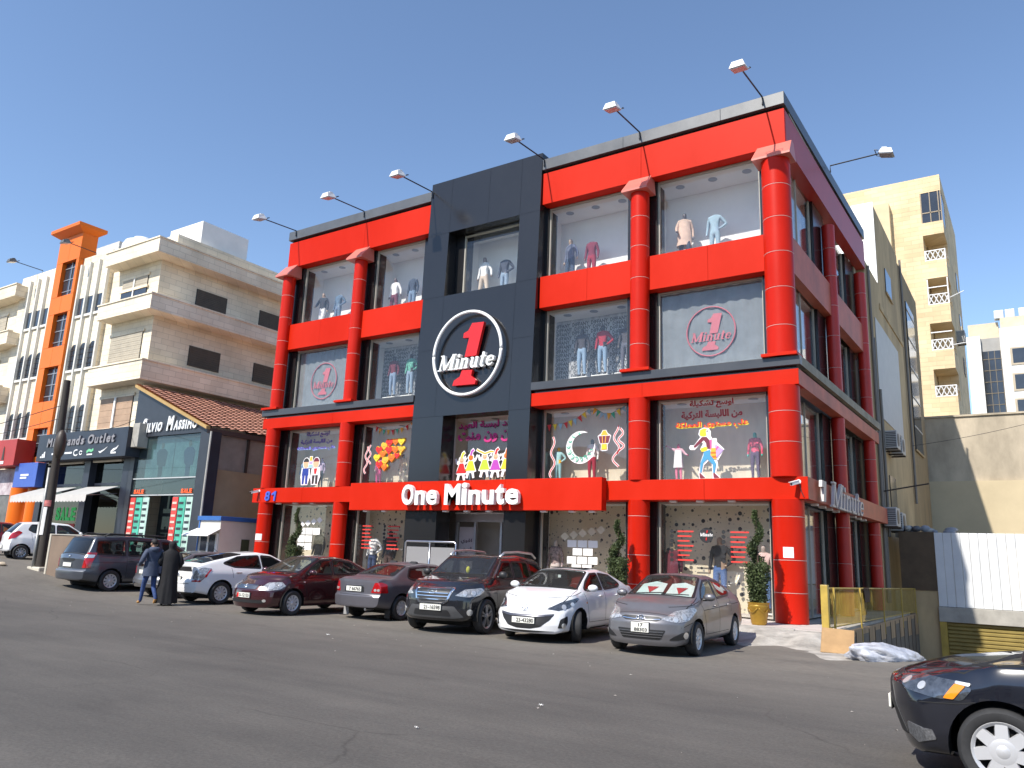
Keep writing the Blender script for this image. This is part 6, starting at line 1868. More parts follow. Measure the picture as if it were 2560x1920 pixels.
# ------------------------------------------------------------------ security cameras
def cctv(x, y, z, d, label):
    o = thing('security_camera', label, 'camera', (x, y, z), 0, 'security cameras on the sign band')
    wm = M('camera_white', (.72, .72, .70), .4)
    MB().lathe([(.06, 0), (.06, .02), (.03, .03)], 14, (x, y, z), 'y').build('mount', wm, o)
    MB().tube([(x, y-.0, z), (x, y-.10, z+.02), (x+d*.05, y-.14, z-.02)], .018, 8).build('bracket', wm, o)
    f = Matrix.Translation((x+d*.05, y-.16, z-.05)) @ Matrix.Rotation(R(25*d), 4, 'Z') @ Matrix.Rotation(R(15), 4, 'X')
    MB().bbox(-.05, .05, -.16, .12, -.045, .045, .015).move(f).build('housing', wm, o)
    MB().lathe([(.03, -.165), (.03, -.158)], 12, (0, 0, 0), 'y').move(f).build('lens', blk_pl, o)
    MB().bbox(-.058, .058, -.20, .12, .047, .055, .003).move(f).build('sun_shield', wm, o)
    part(MB().tube([(x+.02, y-.012, z-.04), (x+.06, y-.012, z-.25), (x+.12, y-.012, z-.40)], .012, 6), 'camera_cable', blk_pl)
cctv(.36, -.255, 3.86, -1, 'small white security camera at the front corner of the sign band')
cctv(-21.2, -.255, 3.88, -1, 'small white security camera at the left end of the sign band')

# ------------------------------------------------------------------ notices on columns, doorway, steel rail
paper = M('paper_sheet', (.80, .79, .76), .8, var=.03)
for x, r, z0, z1, a0, a1 in ((0.0, .419, 1.90, 2.17, 262, 298), (-21.0, .295, 1.89, 2.15, 250, 315)):
    part(MB().lathe([(r, z0), (r, z1)], 12, (x, 0, 0), cap=False, a0=R(a0), a1=R(a1)), 'paper_notice', paper)
dr = thing('entrance_door', None, None); dr.parent = store
dr.location = chain(store).inverted() @ Vector((-10.3, .8, Z0))
alu = M('door_aluminium', (.42, .42, .43), .35, metal=.6)
MB().box(-11.66, -8.92, .78, .90, 2.78, 3.06).build('header', alu, dr)
MB().box(-11.66, -8.92, .70, 2.2, 3.062, 3.09).build('soffit', white_in, dr)
for x in (-11.62, -10.82, -9.72, -8.96):
    MB().box(x-.04, x+.04, .78, .88, Z0, 2.78).build('door_frame', alu, dr)
for x0, x1 in ((-11.58, -10.86), (-9.68, -9.0)):
    g_ = MB().box(x0, x1, .82, .83, Z0, 2.77).build('door_leaf', pane_m, dr)
    MB().box(x0+.05, x1-.05, .845, .852, .8, 2.6).build('poster', M('pale_pink_poster', (.52, .45, .46), .7, var=.08), g_)
MB().box(-11.66, -8.92, 6.2, 6.22, Z0, 3.06).build('shop_depth', M('shop_interior', (.012, .012, .014), .8), dr)
for i, (x, y, z) in enumerate(((-10.5, 2.6, 2.62), (-10.1, 3.3, 2.66), (-9.8, 4.2, 2.7), (-10.4, 5.0, 2.72))):
    MB().box(x-.25, x+.25, y-.02, y+.02, z, z+.02).build('ceiling_tube', M('tube_light', (.8, .8, .8), .5, emit=(1, .97, .9), estr=1.5), dr)
for x, z, c_ in ((-10.4, 1.2, (.25, .05, .05)), (-10.05, 1.0, (.06, .10, .08)), (-9.85, 1.35, (.18, .14, .05))):
    MB().bbox(x-.14, x+.14, 3.2, 3.4, Z0+.1, Z0+z, .05).build('garment_rack', M('rack_%d' % int(z*100), c_, .9), dr)
for x in (-20.9, -13.0, -8.0):
    pass
hr = thing('entrance_rail', 'polished steel and glass rail in front of the shop entrance', 'railing', (-11.4, -.9, Z0))
MB().tube([(-12.46, -.9, Z0), (-12.46, -.9, 1.98), (-12.40, -.9, 2.03), (-10.38, -.9, 2.03), (-10.31, -.9, 1.98), (-10.31, -.9, Z0)], .035, 10).build('top_rail', steel, hr, True)
MB().cyl((-11.4, -.9, Z0), (-11.4, -.9, 2.0), .03, n=10).build('post', steel, hr, True)
for x0, x1 in ((-12.40, -11.45), (-11.35, -10.37)):
    MB().box(x0, x1, -.905, -.895, .6, 1.85).build('glass_panel', glass('frosted_glass', (.55, .55, .55), 1.5, haze=.55, hcol=(.42, .41, .41)), hr)

# ------------------------------------------------------------------ figures: one skinned surface, split where the clothes end
def skin_mesh(nodes, edges, root=0, lvl=2):
    me = bpy.data.meshes.new('f')
    me.from_pydata([n[0] for n in nodes], edges, [])
    o = bpy.data.objects.new('f', me); COL.objects.link(o)
    o.modifiers.new('s', 'SKIN')
    sv = me.skin_vertices[0].data
    for i, n in enumerate(nodes):
        r = n[1]; sv[i].radius = r if isinstance(r, tuple) else (r, r)
        sv[i].use_root = (i == root)
    ss = o.modifiers.new('u', 'SUBSURF'); ss.levels = lvl; ss.render_levels = lvl
    dg = bpy.context.evaluated_depsgraph_get()
    r = bpy.data.meshes.new_from_object(o.evaluated_get(dg))
    vs = [v.co.copy() for v in r.vertices]; fs = [tuple(p.vertices) for p in r.polygons]
    bpy.data.objects.remove(o); bpy.data.meshes.remove(me); bpy.data.meshes.remove(r)
    return vs, fs
def figure(pose, fingers=False):
    """pose: dict of joints; returns {zone: (verts, faces)} of a 1.75 m figure facing -y"""
    J = dict(pel=(0, 0, .95), spi=(0, .01, 1.14), che=(0, .01, 1.33), nek=(0, .015, 1.50), hea=(0, 0, 1.585), top=(0, .005, 1.70),
             shL=(.165, .01, 1.42), elL=(.235, .04, 1.14), wrL=(.245, -.03, .90), haL=(.245, -.05, .82),
             shR=(-.165, .01, 1.42), elR=(-.235, .04, 1.14), wrR=(-.245, -.03, .90), haR=(-.245, -.05, .82),
             hiL=(.09, 0, .91), knL=(.10, -.02, .50), anL=(.105, .02, .10), toL=(.11, -.13, .045),
             hiR=(-.09, 0, .91), knR=(-.10, -.02, .50), anR=(-.105, .02, .10), toR=(-.11, -.13, .045))
    J.update(pose)
    rad = dict(pel=(.135, .105), spi=(.125, .095), che=(.145, .105), nek=.055, hea=(.078, .095), top=(.06, .075), sh=.068, el=.050, wr=.034, ha=(.038, .025), hi=.098, kn=.066, an=.045, to=.036)
    names = list(J)
    nodes = [(J[n], rad[n] if n in rad else rad[n[:2]]) for n in names]
    ix = {n: i for i, n in enumerate(names)}
    E_ = [('pel', 'spi'), ('spi', 'che'), ('che', 'nek'), ('nek', 'hea'), ('hea', 'top')]
    for s in 'LR':
        E_ += [('che', 'sh'+s), ('sh'+s, 'el'+s), ('el'+s, 'wr'+s), ('wr'+s, 'ha'+s), ('pel', 'hi'+s), ('hi'+s, 'kn'+s), ('kn'+s, 'an'+s), ('an'+s, 'to'+s)]
    zone = {}
    for a, b in E_:
        zone[(a, b)] = 'head' if b in ('hea', 'top') else 'hand' if b[:2] == 'ha' else 'shoe' if b[:2] == 'to' else 'trousers' if b[:2] in ('hi', 'kn', 'an') else 'top'
    edges = [(ix[a], ix[b]) for a, b in E_]
    if fingers:
        for s in 'LR':
            w, h = Vector(J['wr'+s]), Vector(J['ha'+s])
            d = (h-w).normalized(); side = Vector((0, 1, 0)); side = (side-d*side.dot(d)).normalized()
            cr_ = d.cross(side)
            for k, (off, ln) in enumerate(((-.028, .06), (-.010, .075), (.010, .07), (.026, .055))):
                b0 = h+side*off+d*.02; b1 = b0+d*ln*.55+cr_*.006; b2 = b0+d*ln*.9+cr_*.022
                i0 = len(nodes); nodes += [(tuple(b0), .010), (tuple(b1), .0095), (tuple(b2), .008)]
                edges += [(ix['ha'+s], i0), (i0, i0+1), (i0+1, i0+2)]
            t0 = w.lerp(h, .5)-side*.035; t1 = t0-side*.02+d*.04
            i0 = len(nodes); nodes += [(tuple(t0), .012), (tuple(t1), .010)]
            edges += [(ix['wr'+s], i0), (i0, i0+1)]
    vs, fs = skin_mesh(nodes, edges, ix['pel'])
    segs = [(Vector(J[a]), Vector(J[b]), z) for (a, b), z in zone.items()]
    def nearest(p):
        best = None
        for a, b, z in segs:
            t = max(0, min(1, (p-a).dot(b-a)/max(1e-9, (b-a).length_squared)))
            d = (p-(a+(b-a)*t)).length
            if best is None or d < best[0]: best = (d, z)
        return best[1]
    out = {}
    for f in fs:
        c_ = sum((vs[i] for i in f), Vector())/len(f)
        z = nearest(c_)
        V, F, mp = out.setdefault(z, ([], [], {}))
        ff = []
        for i in f:
            if i not in mp: mp[i] = len(V); V.append(vs[i])
            ff.append(mp[i])
        F.append(tuple(ff))
    return {z: (v, f) for z, (v, f, m) in out.items()}
POSES = {
 'stand': {},
 'walk': dict(knL=(.11, -.17, .52), anL=(.12, -.12, .11), toL=(.12, -.27, .05), knR=(-.10, .05, .50), anR=(-.11, .20, .12), toR=(-.11, .07, .05), elR=(-.25, -.06, 1.16), wrR=(-.22, -.22, 1.02), haR=(-.21, -.28, .98)),
 'stride': dict(knL=(.16, -.03, .50), anL=(.25, 0, .10), toL=(.27, -.14, .045), knR=(-.16, 0, .50), anR=(-.26, .03, .10), toR=(-.28, -.11, .045), elL=(.30, .02, 1.16), wrL=(.36, -.05, .95), haL=(.37, -.07, .87)),
 'wave': dict(elR=(-.36, .0, 1.50), wrR=(-.52, -.04, 1.62), haR=(-.60, -.05, 1.60), elL=(.33, -.02, 1.22), wrL=(.46, -.12, 1.16), haL=(.52, -.16, 1.14)),
 'hip': dict(elL=(.34, .08, 1.18), wrL=(.18, -.04, 1.02), haL=(.12, -.06, 1.0)),
}
PM = {}
def pose_meshes(p):
    if p not in PM:
        d = figure(POSES[p])
        PM[p] = {}
        for z, (v, f) in d.items():
            PM[p][z] = MB().add(v, f).mesh(z, M('mannequin_default', (.5, .5, .5), .5), True, recalc=False)
    return PM[p]
def cloth(c_, tex=0):
    n = 'cloth_%02d_%02d_%02d_%d' % tuple([int(v*99) for v in c_]+[tex])
    if tex: return M(n, c_, .85, var=.55, scale=tex, col2=tuple(min(1, v*2.2+.08) for v in c_))
    return M(n, c_, .85, var=.15, scale=5)
def mannequin(label, x, z, h, top, trousers, head=(.30, .25, .22), pose='stand', y=1.1, rot=0.0, tex=0, coat=None, nohead=False, nolegs=False, shoe=None):
    o = thing('mannequin', label, 'mannequin', (x, y, z), R(rot), 'mannequins in the shop windows')
    s = h/1.73
    o.scale = (s, s, s)
    cols = {'head': head, 'hand': head, 'top': top, 'trousers': trousers, 'shoe': shoe or (.05, .05, .05)}
    for zn, me in pose_meshes(pose).items():
        if nohead and zn in ('head',): continue
        if nolegs and zn in ('trousers', 'shoe'): continue
        q = link({'hand': 'hands', 'shoe': 'shoes', 'top': 'jacket'}.get(zn, zn), me, o)
        q.material_slots[0].link = 'OBJECT'
        q.material_slots[0].material = M('mannequin_%02d%02d%02d' % tuple(int(v*99) for v in head), head, .35, var=.05) if zn in ('head', 'hand') else cloth(cols[zn], tex if zn == 'top' else 0)
    if coat:
        P = []
        for i in range(19):
            a = R(-60+300*i/18)+PI/2
            P.append([((.17+.06*t)*math.cos(a)*1.05, (.13+.06*t)*math.sin(a), 1.40-t*.78) for t in (0, .25, .5, .75, 1.0)])
        MB().grid(P).build('coat', cloth(coat), o, True, world=False)
    if nolegs:
        MB().cyl((0, 0, 0), (0, 0, .9), .015, n=8).build('stand_rod', steel, o, world=False)
        MB().lathe([(.14, 0), (.14, .015), (.02, .03)], 16).build('stand_foot', steel, o, world=False)
    MB().bbox(-.3, .3, -.22, .2, -.03, -.002, .01).build('base_plate', white_pl, o, world=False)
    return o
F3 = 10.93; F2 = 7.60; F1 = 4.06; F0 = .42
skin_t = (.42, .30, .22)
# third floor
mannequin('mannequin with dark top and white trousers, top floor far left window', -19.96, F3, 1.80, (.03, .035, .05), (.78, .78, .78), skin_t, 'walk', rot=15)
mannequin('denim jacket dress form beside the white-trousered mannequin, top floor far left', -18.98, F3, 1.75, (.10, .16, .24), (.14, .20, .30), (.10, .16, .24), 'hip', nohead=True)
mannequin('mannequin with white blouse and maroon trousers, top floor', -15.72, F3, 1.78, (.80, .80, .80), (.16, .03, .06), (.14, .10, .10), 'stride')
mannequin('denim outfit dress form in the window left of the black tower, top floor', -14.75, F3, 1.78, (.04, .06, .10), (.16, .24, .36), (.05, .06, .1), 'stand', nohead=True)
mannequin('mannequin in white shirt with bare legs in the tower window', -11.2, F3, 1.84, (.80, .80, .80), (.62, .50, .40), (.20, .15, .13), 'stride', tex=0)
mannequin('dark blue dress form in the tower window', -10.25, F3, 1.76, (.05, .06, .09), (.25, .33, .44), (.05, .06, .1), 'hip', nohead=True)
mannequin('mannequin with slate top and jeans right of the tower, top floor', -7.45, F3, 1.82, (.14, .16, .24), (.05, .08, .14), skin_t, 'stride', rot=-15)
mannequin('maroon outfit dress form right of the tower, top floor', -6.60, F3, 1.74, (.18, .02, .05), (.30, .02, .05), (.1, .02, .03), 'stand', nohead=True)
mannequin('mannequin with beige cardigan and dark jeans, top floor corner window', -3.22, F3, 1.86, (.55, .40, .32), (.04, .05, .08), (.10, .09, .10), 'walk', rot=20, coat=(.62, .45, .36))
mannequin('pale blue denim dress form in the top floor corner window', -2.22, F3, 1.78, (.30, .42, .50), (.30, .42, .50), (.3, .4, .5), 'hip', nohead=True)
# second floor
mannequin('mannequin in burgundy jacket and jeans, second floor', -15.42, F2, 1.74, (.13, .015, .03), (.20, .27, .38), (.02, .02, .025), 'stand', y=1.05)
mannequin('mannequin in green striped jumper, second floor', -14.52, F2, 1.74, (.05, .22, .16), (.24, .32, .42), (.02, .02, .025), 'hip', y=1.05, tex=14)
mannequin('mannequin in dark hooded jacket, second floor right of the tower', -6.88, F2, 1.76, (.05, .045, .055), (.24, .34, .46), (.04, .04, .045), 'stand', y=1.05)
mannequin('mannequin in red and white zipped jacket, second floor right of the tower', -6.10, F2, 1.78, (.36, .02, .04), (.22, .32, .44), (.02, .02, .025), 'hip', y=1.05)
mannequin('mannequin half hidden by the column, second floor', -5.25, F2, 1.78, (.06, .055, .065), (.1, .1, .13), (.06, .055, .06), 'stand', y=1.05)
# first floor: children's clothes
mannequin('child mannequin in blue behind the cartoon boys, left one', -20.2, F1, 1.28, (.16, .26, .42), (.03, .05, .09), (.2, .3, .45), 'hip')
mannequin('child mannequin in lilac behind the cartoon boys, right one', -19.1, F1, 1.30, (.45, .38, .55), (.04, .06, .10), (.45, .38, .55), 'stand')
mannequin('child mannequin in pink patterned suit by the heart balloons', -15.85, F1, 1.34, (.55, .04, .20), (.55, .05, .22), (.6, .55, .5), 'stand', tex=16)
mannequin('child mannequin in cream trousers right of the heart balloons', -14.62, F1, 1.30, (.60, .52, .34), (.66, .60, .46), (.08, .07, .06), 'stand')
mannequin('child mannequin in grey blue behind the dancing cartoon children', -11.45, F1, 1.05, (.16, .22, .30), (.20, .28, .38), (.12, .10, .10), 'hip')
mannequin('green-headed child mannequin behind the dancing cartoon children', -10.62, F1, 1.22, (.08, .09, .10), (.10, .15, .22), (.05, .22, .14), 'stride')
mannequin('child mannequin in cream and red at the tower window edge', -9.75, F1, 1.30, (.50, .03, .06), (.66, .58, .42), (.75, .62, .35), 'stand')
mannequin('yellow-headed child mannequin in pale teal suit under the bunting', -7.72, F1, 1.26, (.36, .62, .64), (.30, .55, .58), (.75, .45, .02), 'hip')
mannequin('mannequin in white fluffy jacket and red trousers behind the crescent', -6.45, F1, 1.48, (.80, .78, .76), (.34, .01, .04), (.06, .06, .065), 'stand', tex=0)
mannequin('pink child mannequin in long white coat, corner first floor', -3.48, F1, 1.18, (.62, .35, .42), (.75, .18, .30), (.42, .02, .10), 'wave', coat=(.82, .82, .82))
mannequin('green-headed mannequin in red-sleeved patterned suit, corner first floor', -1.15, F1, 1.42, (.50, .03, .08), (.10, .06, .12), (.06, .42, .34), 'stand', tex=18)
# ground floor
mannequin('mannequin in black behind the price sheets, ground floor left', -18.75, F0, 2.05, (.012, .012, .014), (.015, .015, .018), (.03, .03, .03), 'stand', y=1.0)
mannequin('headless mannequin in white plaid shirt, ground floor', -15.7, F0, 1.95, (.55, .55, .56), (.03, .05, .12), (.05, .05, .05), 'hip', y=.95, nohead=True, tex=22)
mannequin('black mannequin in a dark leather outfit, ground floor', -14.95, F0, 2.05, (.012, .012, .013), (.06, .03, .025), (.012, .012, .012), 'stand', y=1.05)
mannequin('mannequin in floral blouse right of the entrance, ground floor', -7.65, F0, 1.86, (.20, .13, .12), (.60, .50, .46), (.52, .44, .38), 'stand', y=.95, tex=18)
mannequin('mannequin in maroon jacket, corner ground floor window', -3.62, F0, 1.86, (.12, .015, .03), (.60, .52, .38), (.40, .33, .22), 'stand', y=.95, coat=(.12, .015, .03))
mannequin('mannequin in black and red sweater with jeans, corner ground floor', -2.2, F0, 2.06, (.02, .015, .018), (.06, .12, .28), (.32, .22, .15), 'hip', y=.95)
mannequin('mannequin in pink top and jeans beside the corner column, ground floor', -.95, F0, 1.86, (.70, .48, .45), (.10, .18, .36), (.40, .32, .28), 'stand', y=.95)

# ------------------------------------------------------------------ window stickers
AR = {'ا': 'ﺍﺎ', 'أ': 'ﺃﺄ', 'ب': 'ﺏﺐﺑﺒ', 'ت': 'ﺕﺖﺗﺘ', 'ة': 'ﺓﺔ', 'د': 'ﺩﺪ', 'ر': 'ﺭﺮ', 'س': 'ﺱﺲﺳﺴ', 'ش': 'ﺵﺶﺷﺸ', 'ع': 'ﻉﻊﻋﻌ', 'ك': 'ﻙﻚﻛﻜ', 'ل': 'ﻝﻞﻟﻠ', 'م': 'ﻡﻢﻣﻤ', 'ن': 'ﻥﻦﻧﻨ', 'و': 'ﻭﻮ', 'ي': 'ﻱﻲﻳﻴ', 'ى': 'ﻯﻰ', 'ض': 'ﺽﺾﺿﻀ', 'ق': 'ﻕﻖﻗﻘ'}
def arabic(t):
    out = []
    t = t.replace('أ', 'ا').replace('ى', 'ي')
    for i, ch in enumerate(t):
        if ch == ' ': out.append(' '); continue
        pj = i > 0 and t[i-1] in AR and len(AR[t[i-1]]) == 4
        if ch == '\u0001': out.append('ﻸ' if pj else 'ﻷ'); continue
        f = AR[ch]
        nj = i+1 < len(t) and t[i+1] != ' ' and len(f) == 4
        out.append(f[3] if pj and nj else f[2] if nj else f[1] if pj else f[0])
    return ''.join(reversed(out))
def sticker_text(win, t, x0, x1, z0, z1, mat, y=.483, edge=None):
    m = text_mb(arabic(t), 1, .004, .035); fit(m, x0, x1, z0, z1, y)
    o = m.build('window_lettering', mat, WIN[win])
    if edge:
        m = text_mb(arabic(t), 1, .004, .035); fit(m, x0+.02, x1+.02, z0-.03, z1-.03, y+.006)
        m.build('lettering_shadow', edge, WIN[win])
rtx = M('red_lettering', (.42, .02, .04), .6); btx = M('violet_lettering', (.10, .06, .38), .6); ptx = M('pink_lettering', (.50, .02, .18), .6)
ytx = M('yellow_edge', (.75, .62, .02), .6); ctx = M('cyan_edge', (.30, .45, .80), .6); dtx = M('dark_edge', (.05, .01, .03), .6)
sticker_text('D1', 'أوسع تشكيلة', -2.88, -1.55, 6.13, 6.40, rtx); sticker_text('D1', 'من الألبسة التركية', -3.14, -1.30, 5.80, 6.08, rtx)
sticker_text('D1', 'على مستوى المملكة', -3.32, -1.14, 5.52, 5.76, M('bright_red_lettering', (.70, .02, .01), .6), edge=ytx)
sticker_text('A1', 'أوسع تشكيلة', -19.5, -18.15, 6.10, 6.36, btx); sticker_text('A1', 'من الألبسة التركية', -19.8, -17.95, 5.82, 6.04, btx)
sticker_text('A1', 'على مستوى المملكة', -20.0, -17.76, 5.58, 5.76, btx, edge=ctx)
sticker_text('T1', 'أكيد لبسة العيد', -11.55, -9.0, 6.0, 6.28, ptx, edge=dtx); sticker_text('T1', 'من ون منت', -11.55, -9.05, 5.50, 5.90, ptx, edge=dtx)
for x0, x1 in ((-11.5, -10.92), (-9.6, -9.06)):
    m = text_mb(arabic('أقوى'), 1, .003, .02); fit(m, x0+.05, x1-.05, 2.02, 2.2, .838); m.build('poster_lettering', dtx, dr)
    m = text_mb(arabic('العروض'), 1, .003, .02); fit(m, x0+.05, x1-.05, 1.72, 1.92, .838); m.build('poster_lettering', dtx, dr)
# second floor emblems on the curtained windows
pk = M('pink_emblem', (.50, .12, .15), .6, var=.1)
def small_emblem(win, cx, cz, k, y=.566):
    e = WIN[win]
    pts = [(cx+1.47*k*math.cos(R(a)), y, cz+1.5*k*math.sin(R(a))) for a in lin(0, 350, 35)]
    MB().tube(pts, .022, 6, closed=True).build('emblem_ring', pk, e, True)
    tr = lambda L: [(cx+(x+10.68)*k, cz+(z-8.56)*k) for x, z in L]
    MB().prism(tr(ONE_UP), y-.006, y, 'y').build('emblem_numeral', pk, e)
    MB().prism(tr(ONE_LO), y-.006, y, 'y').build('emblem_numeral', pk, e)
    serif_word('Minute', cx-1.22*k, cz-.57*k, .78*k, y-.002, .006, pk, e, name='emblem_letter', xs=.90)
small_emblem('D2', -2.22, 8.50, .51); small_emblem('A2', -18.87, 8.50, .51)
# lettering of the silver wallpaper
for x0, x1, n in ((-16.6, -12.7, 6), (-8.3, -4.6, 6)):
    body = '\n'.join(['  '*(i % 2)+'DIFFANY  '*5 for i in range(15)])
    m = text_mb(body, .19, .0, .006, line=.82, res=1)
    a, b, c_, d_ = extent(m); fit(m, x0, x1, 7.45, 9.75, 1.545)
    o = m.build('wallpaper_lettering', M('wallpaper_ink', (.035, .035, .04), .6), store); o['kind'] = 'stuff'

# flat cut-out pictures: layered shapes, white-edged
CM = {}
def cmat(n, c_):
    return M('cutout_'+n, c_, .6, var=.04)
PAL = {'w': (.82, .82, .82), 'y': (.80, .60, .03), 'm': (.16, .02, .04), 'p': (.70, .10, .30), 'b': (.06, .30, .50), 'k': (.03, .03, .03), 's': (.75, .42, .25), 'o': (.75, .16, .01), 'r': (.62, .02, .02), 'g': (.45, .62, .04), 'v': (.42, .06, .42), 't': (.05, .42, .26), 'n': (.02, .05, .28), 'l': (.45, .33, .62), 'd': (.18, .03, .05), 'a': (.80, .42, .04), 'c': (.30, .52, .60), 'h': (.62, .03, .03)}
def cutout(win, name, layers, ox, oz, k, y=.482):
    """layers: list of (colour key, polygon) in local units; later ones lie nearer the street"""
    mb = MB(); mats = []
    for i, (ck, poly) in enumerate(layers):
        m = cmat(ck, PAL[ck])
        if m not in mats: mats.append(m)
        mb.cur = mats.index(m)
        yy = y-.002*i
        mb.prism([(ox+px*k, oz+pz*k) for px, pz in poly], yy-.0019, yy, 'y')
    return mb.build(name, mats, WIN[win])
def circ(cx, cz, r, n=16, rz=None): return [(cx+r*math.cos(2*PI*i/n), cz+(rz or r)*math.sin(2*PI*i/n)) for i in range(n)]
def ribbon(pts, w):
    L, Rr = [], []
    n = len(pts)
    for i in range(n):
        a = Vector(pts[max(0, i-1)]); b = Vector(pts[min(n-1, i+1)]); t = (b-a).normalized(); nn = Vector((-t.y, t.x))
        ww = (w[i] if isinstance(w, list) else w)/2
        L.append(tuple(Vector(pts[i])+nn*ww)); Rr.append(tuple(Vector(pts[i])-nn*ww))
    return L+Rr[::-1]
# shopping woman, unit = the zoomed sketch grid
S = lambda L: [((x-980)/1000, (1490-z)/1000) for x, z in L]
lady = [('w', S([(700, 960), (720, 920), (790, 925), (900, 790), (865, 740), (890, 660), (960, 630), (1040, 640), (1085, 700), (1080, 770), (1110, 830), (1120, 820), (1180, 820), (1190, 890), (1310, 1010), (1200, 1190), (1180, 1180), (1200, 1260), (1160, 1400), (1240, 1480), (1100, 1495), (1100, 1400), (1090, 1240), (1040, 1190), (960, 1260), (925, 1400), (990, 1480), (870, 1495), (865, 1380), (900, 1210), (960, 1040), (890, 1000), (950, 900), (920, 880), (800, 1005), (720, 1000)])),
        ('y', S([(885, 740), (900, 670), (960, 645), (1020, 650), (1000, 700), (1010, 770), (960, 785), (905, 775)])), ('w', S([(1000, 680), (1050, 670), (1075, 720), (1060, 760), (1010, 765)])), ('k', S(circ(1022, 695, 14, 8))),
        ('m', S([(930, 790), (1010, 790), (1060, 850), (1080, 930), (1070, 1000), (1010, 990), (1000, 900), (960, 845), (860, 930), (800, 970), (780, 945), (860, 860)])), ('p', S([(1060, 850), (1100, 835), (1095, 980), (1060, 1020), (1070, 960)])),
        ('y', S([(900, 985), (990, 955), (1025, 975), (1000, 1040), (920, 1040)])),
        ('b', S([(960, 1040), (1070, 1010), (1080, 1080), (1120, 1160), (1170, 1250), (1140, 1400), (1115, 1400), (1110, 1260), (1020, 1170), (950, 1230), (915, 1390), (890, 1390), (895, 1240), (950, 1110)])),
        ('l', S([(1160, 920), (1300, 1020), (1180, 1150), (1140, 1080)])), ('p', S([(1200, 950), (1225, 970), (1165, 1040), (1150, 1020)])), ('a', S([(1090, 985), (1165, 985), (1175, 1175), (1130, 1170), (1075, 1100)])), ('o', S([(1083, 1050), (1170, 1050), (1171, 1080), (1080, 1080)])), ('o', S([(1095, 1120), (1173, 1110), (1174, 1145), (1115, 1150)])),
        ('d', S([(880, 1400), (900, 1400), (985, 1480), (900, 1475), (888, 1485)])), ('d', S([(1118, 1400), (1140, 1400), (1225, 1480), (1140, 1475), (1125, 1485)]))]
cutout('D1', 'shopper_sticker', lady, -2.42, 4.07, 1.74)
# crescent, lantern, ribbons and bunting
mw = [max(.01, .44*math.sin(PI*i/40)**.8) for i in range(41)]
mpts = [((1-mw[i]/2)*math.cos(R(62+310*i/40)), (1-mw[i]/2)*math.sin(R(62+310*i/40))) for i in range(41)]
cr_l = [('w', ribbon(mpts, mw))]
for a, r0, s_ in ((95, .86, .10), (125, .84, .13), (150, .82, .15), (175, .82, .17), (200, .80, .20), (225, .78, .22), (250, .76, .22), (275, .74, .20), (300, .74, .18), (325, .78, .12), (345, .82, .08)):
    cx_, cz_ = r0*math.cos(R(a)), r0*math.sin(R(a))
    cr_l.append(('t', ribbon(arc(cx_, cz_, s_*.62, s_*.62, a, a+230, 10), .055)))
    cr_l.append(('t', [(cx_+s_*.25*math.cos(2*PI*i/10)*(1 if i % 2 else .45), cz_+s_*.25*math.sin(2*PI*i/10)*(1 if i % 2 else .45)) for i in range(10)]))
cutout('C1', 'crescent_sticker', cr_l, -6.55, 5.16, .53)
lan = [('w', [(-.13, .95), (.13, .95), (.26, .72), (.52, .55), (.36, .02), (.25, -.05), (.27, -.45), (.13, -.5), (-.13, -.5), (-.27, -.45), (-.25, -.05), (-.36, .02), (-.52, .55), (-.26, .72)]),
       ('a', [(-.10, .92), (.10, .92), (.22, .70), (.30, .58), (-.30, .58), (-.22, .70)]), ('d', [(-.46, .54), (.46, .54), (.32, .03), (-.32, .03)]), ('a', ribbon([(.12, .56), (.06, .02)], .05)), ('a', ribbon([(-.16, .56), (-.12, .02)], .05)),
       ('a', [(-.20, -.02), (.20, -.02), (.22, -.42), (-.22, -.42)]), ('y', [(-.12, -.08), (.12, -.08), (.14, -.36), (-.14, -.36)])]
cutout('C1', 'lantern_sticker', lan, -5.70, 5.24, .46)
def wavy(win, x, z0, z1, amp, n=22, ph=0.0, flip=1):
    P1 = [(x+flip*amp*math.sin(ph+i*.55)*(.5+.5*i/n), z1+(z0-z1)*i/n) for i in range(n+1)]
    cutout(win, 'ribbon_sticker', [('w', ribbon(P1, .075)), ('h', ribbon(P1, .035))], 0, 0, 1)
wavy('C1', -7.58, 4.22, 5.55, .10); wavy('C1', -5.28, 4.5, 5.8, .13, ph=1.2); wavy('C1', -5.12, 4.9, 5.7, .12, ph=2.6, flip=-1)
wavy('B1', -15.98, 4.55, 5.6, .09, ph=.6); wavy('B1', -15.82, 4.9, 5.65, .08, ph=2.2)
def bunting(win, pts, cols):
    n = len(cols)
    P = []
    for i in range(41):
        t = i/40*(len(pts)-1); k = min(len(pts)-2, int(t)); P.append(tuple(Vector(pts[k]).lerp(Vector(pts[k+1]), t-k)))
    lay = [('k', ribbon(P, .012))]
    for i, ck in enumerate(cols):
        t = (i+.5)/n*(len(pts)-1); k = min(len(pts)-2, int(t)); q = Vector(pts[k]).lerp(Vector(pts[k+1]), t-k)
        d = (Vector(pts[k+1])-Vector(pts[k])).normalized()*.075; dn = Vector((d.y, -d.x))*3.0
        lay.append((ck, [tuple(q-d), tuple(q+d), tuple(q+dn)]))
    cutout(win, 'bunting_sticker', lay, 0, 0, 1)
bunting('C1', [(-7.85, 5.96), (-7.2, 5.98), (-6.7, 6.12), (-6.22, 6.42)], 'hycrychyc'.replace('r', 'h'))
bunting('C1', [(-6.08, 6.42), (-5.75, 6.22), (-5.45, 6.2), (-4.95, 6.42)], 'atccatyc')
bunting('B1', [(-15.6, 6.38), (-15.2, 6.22), (-14.7, 6.18), (-14.2, 6.25), (-13.6, 6.45)], 'hatahtaha')
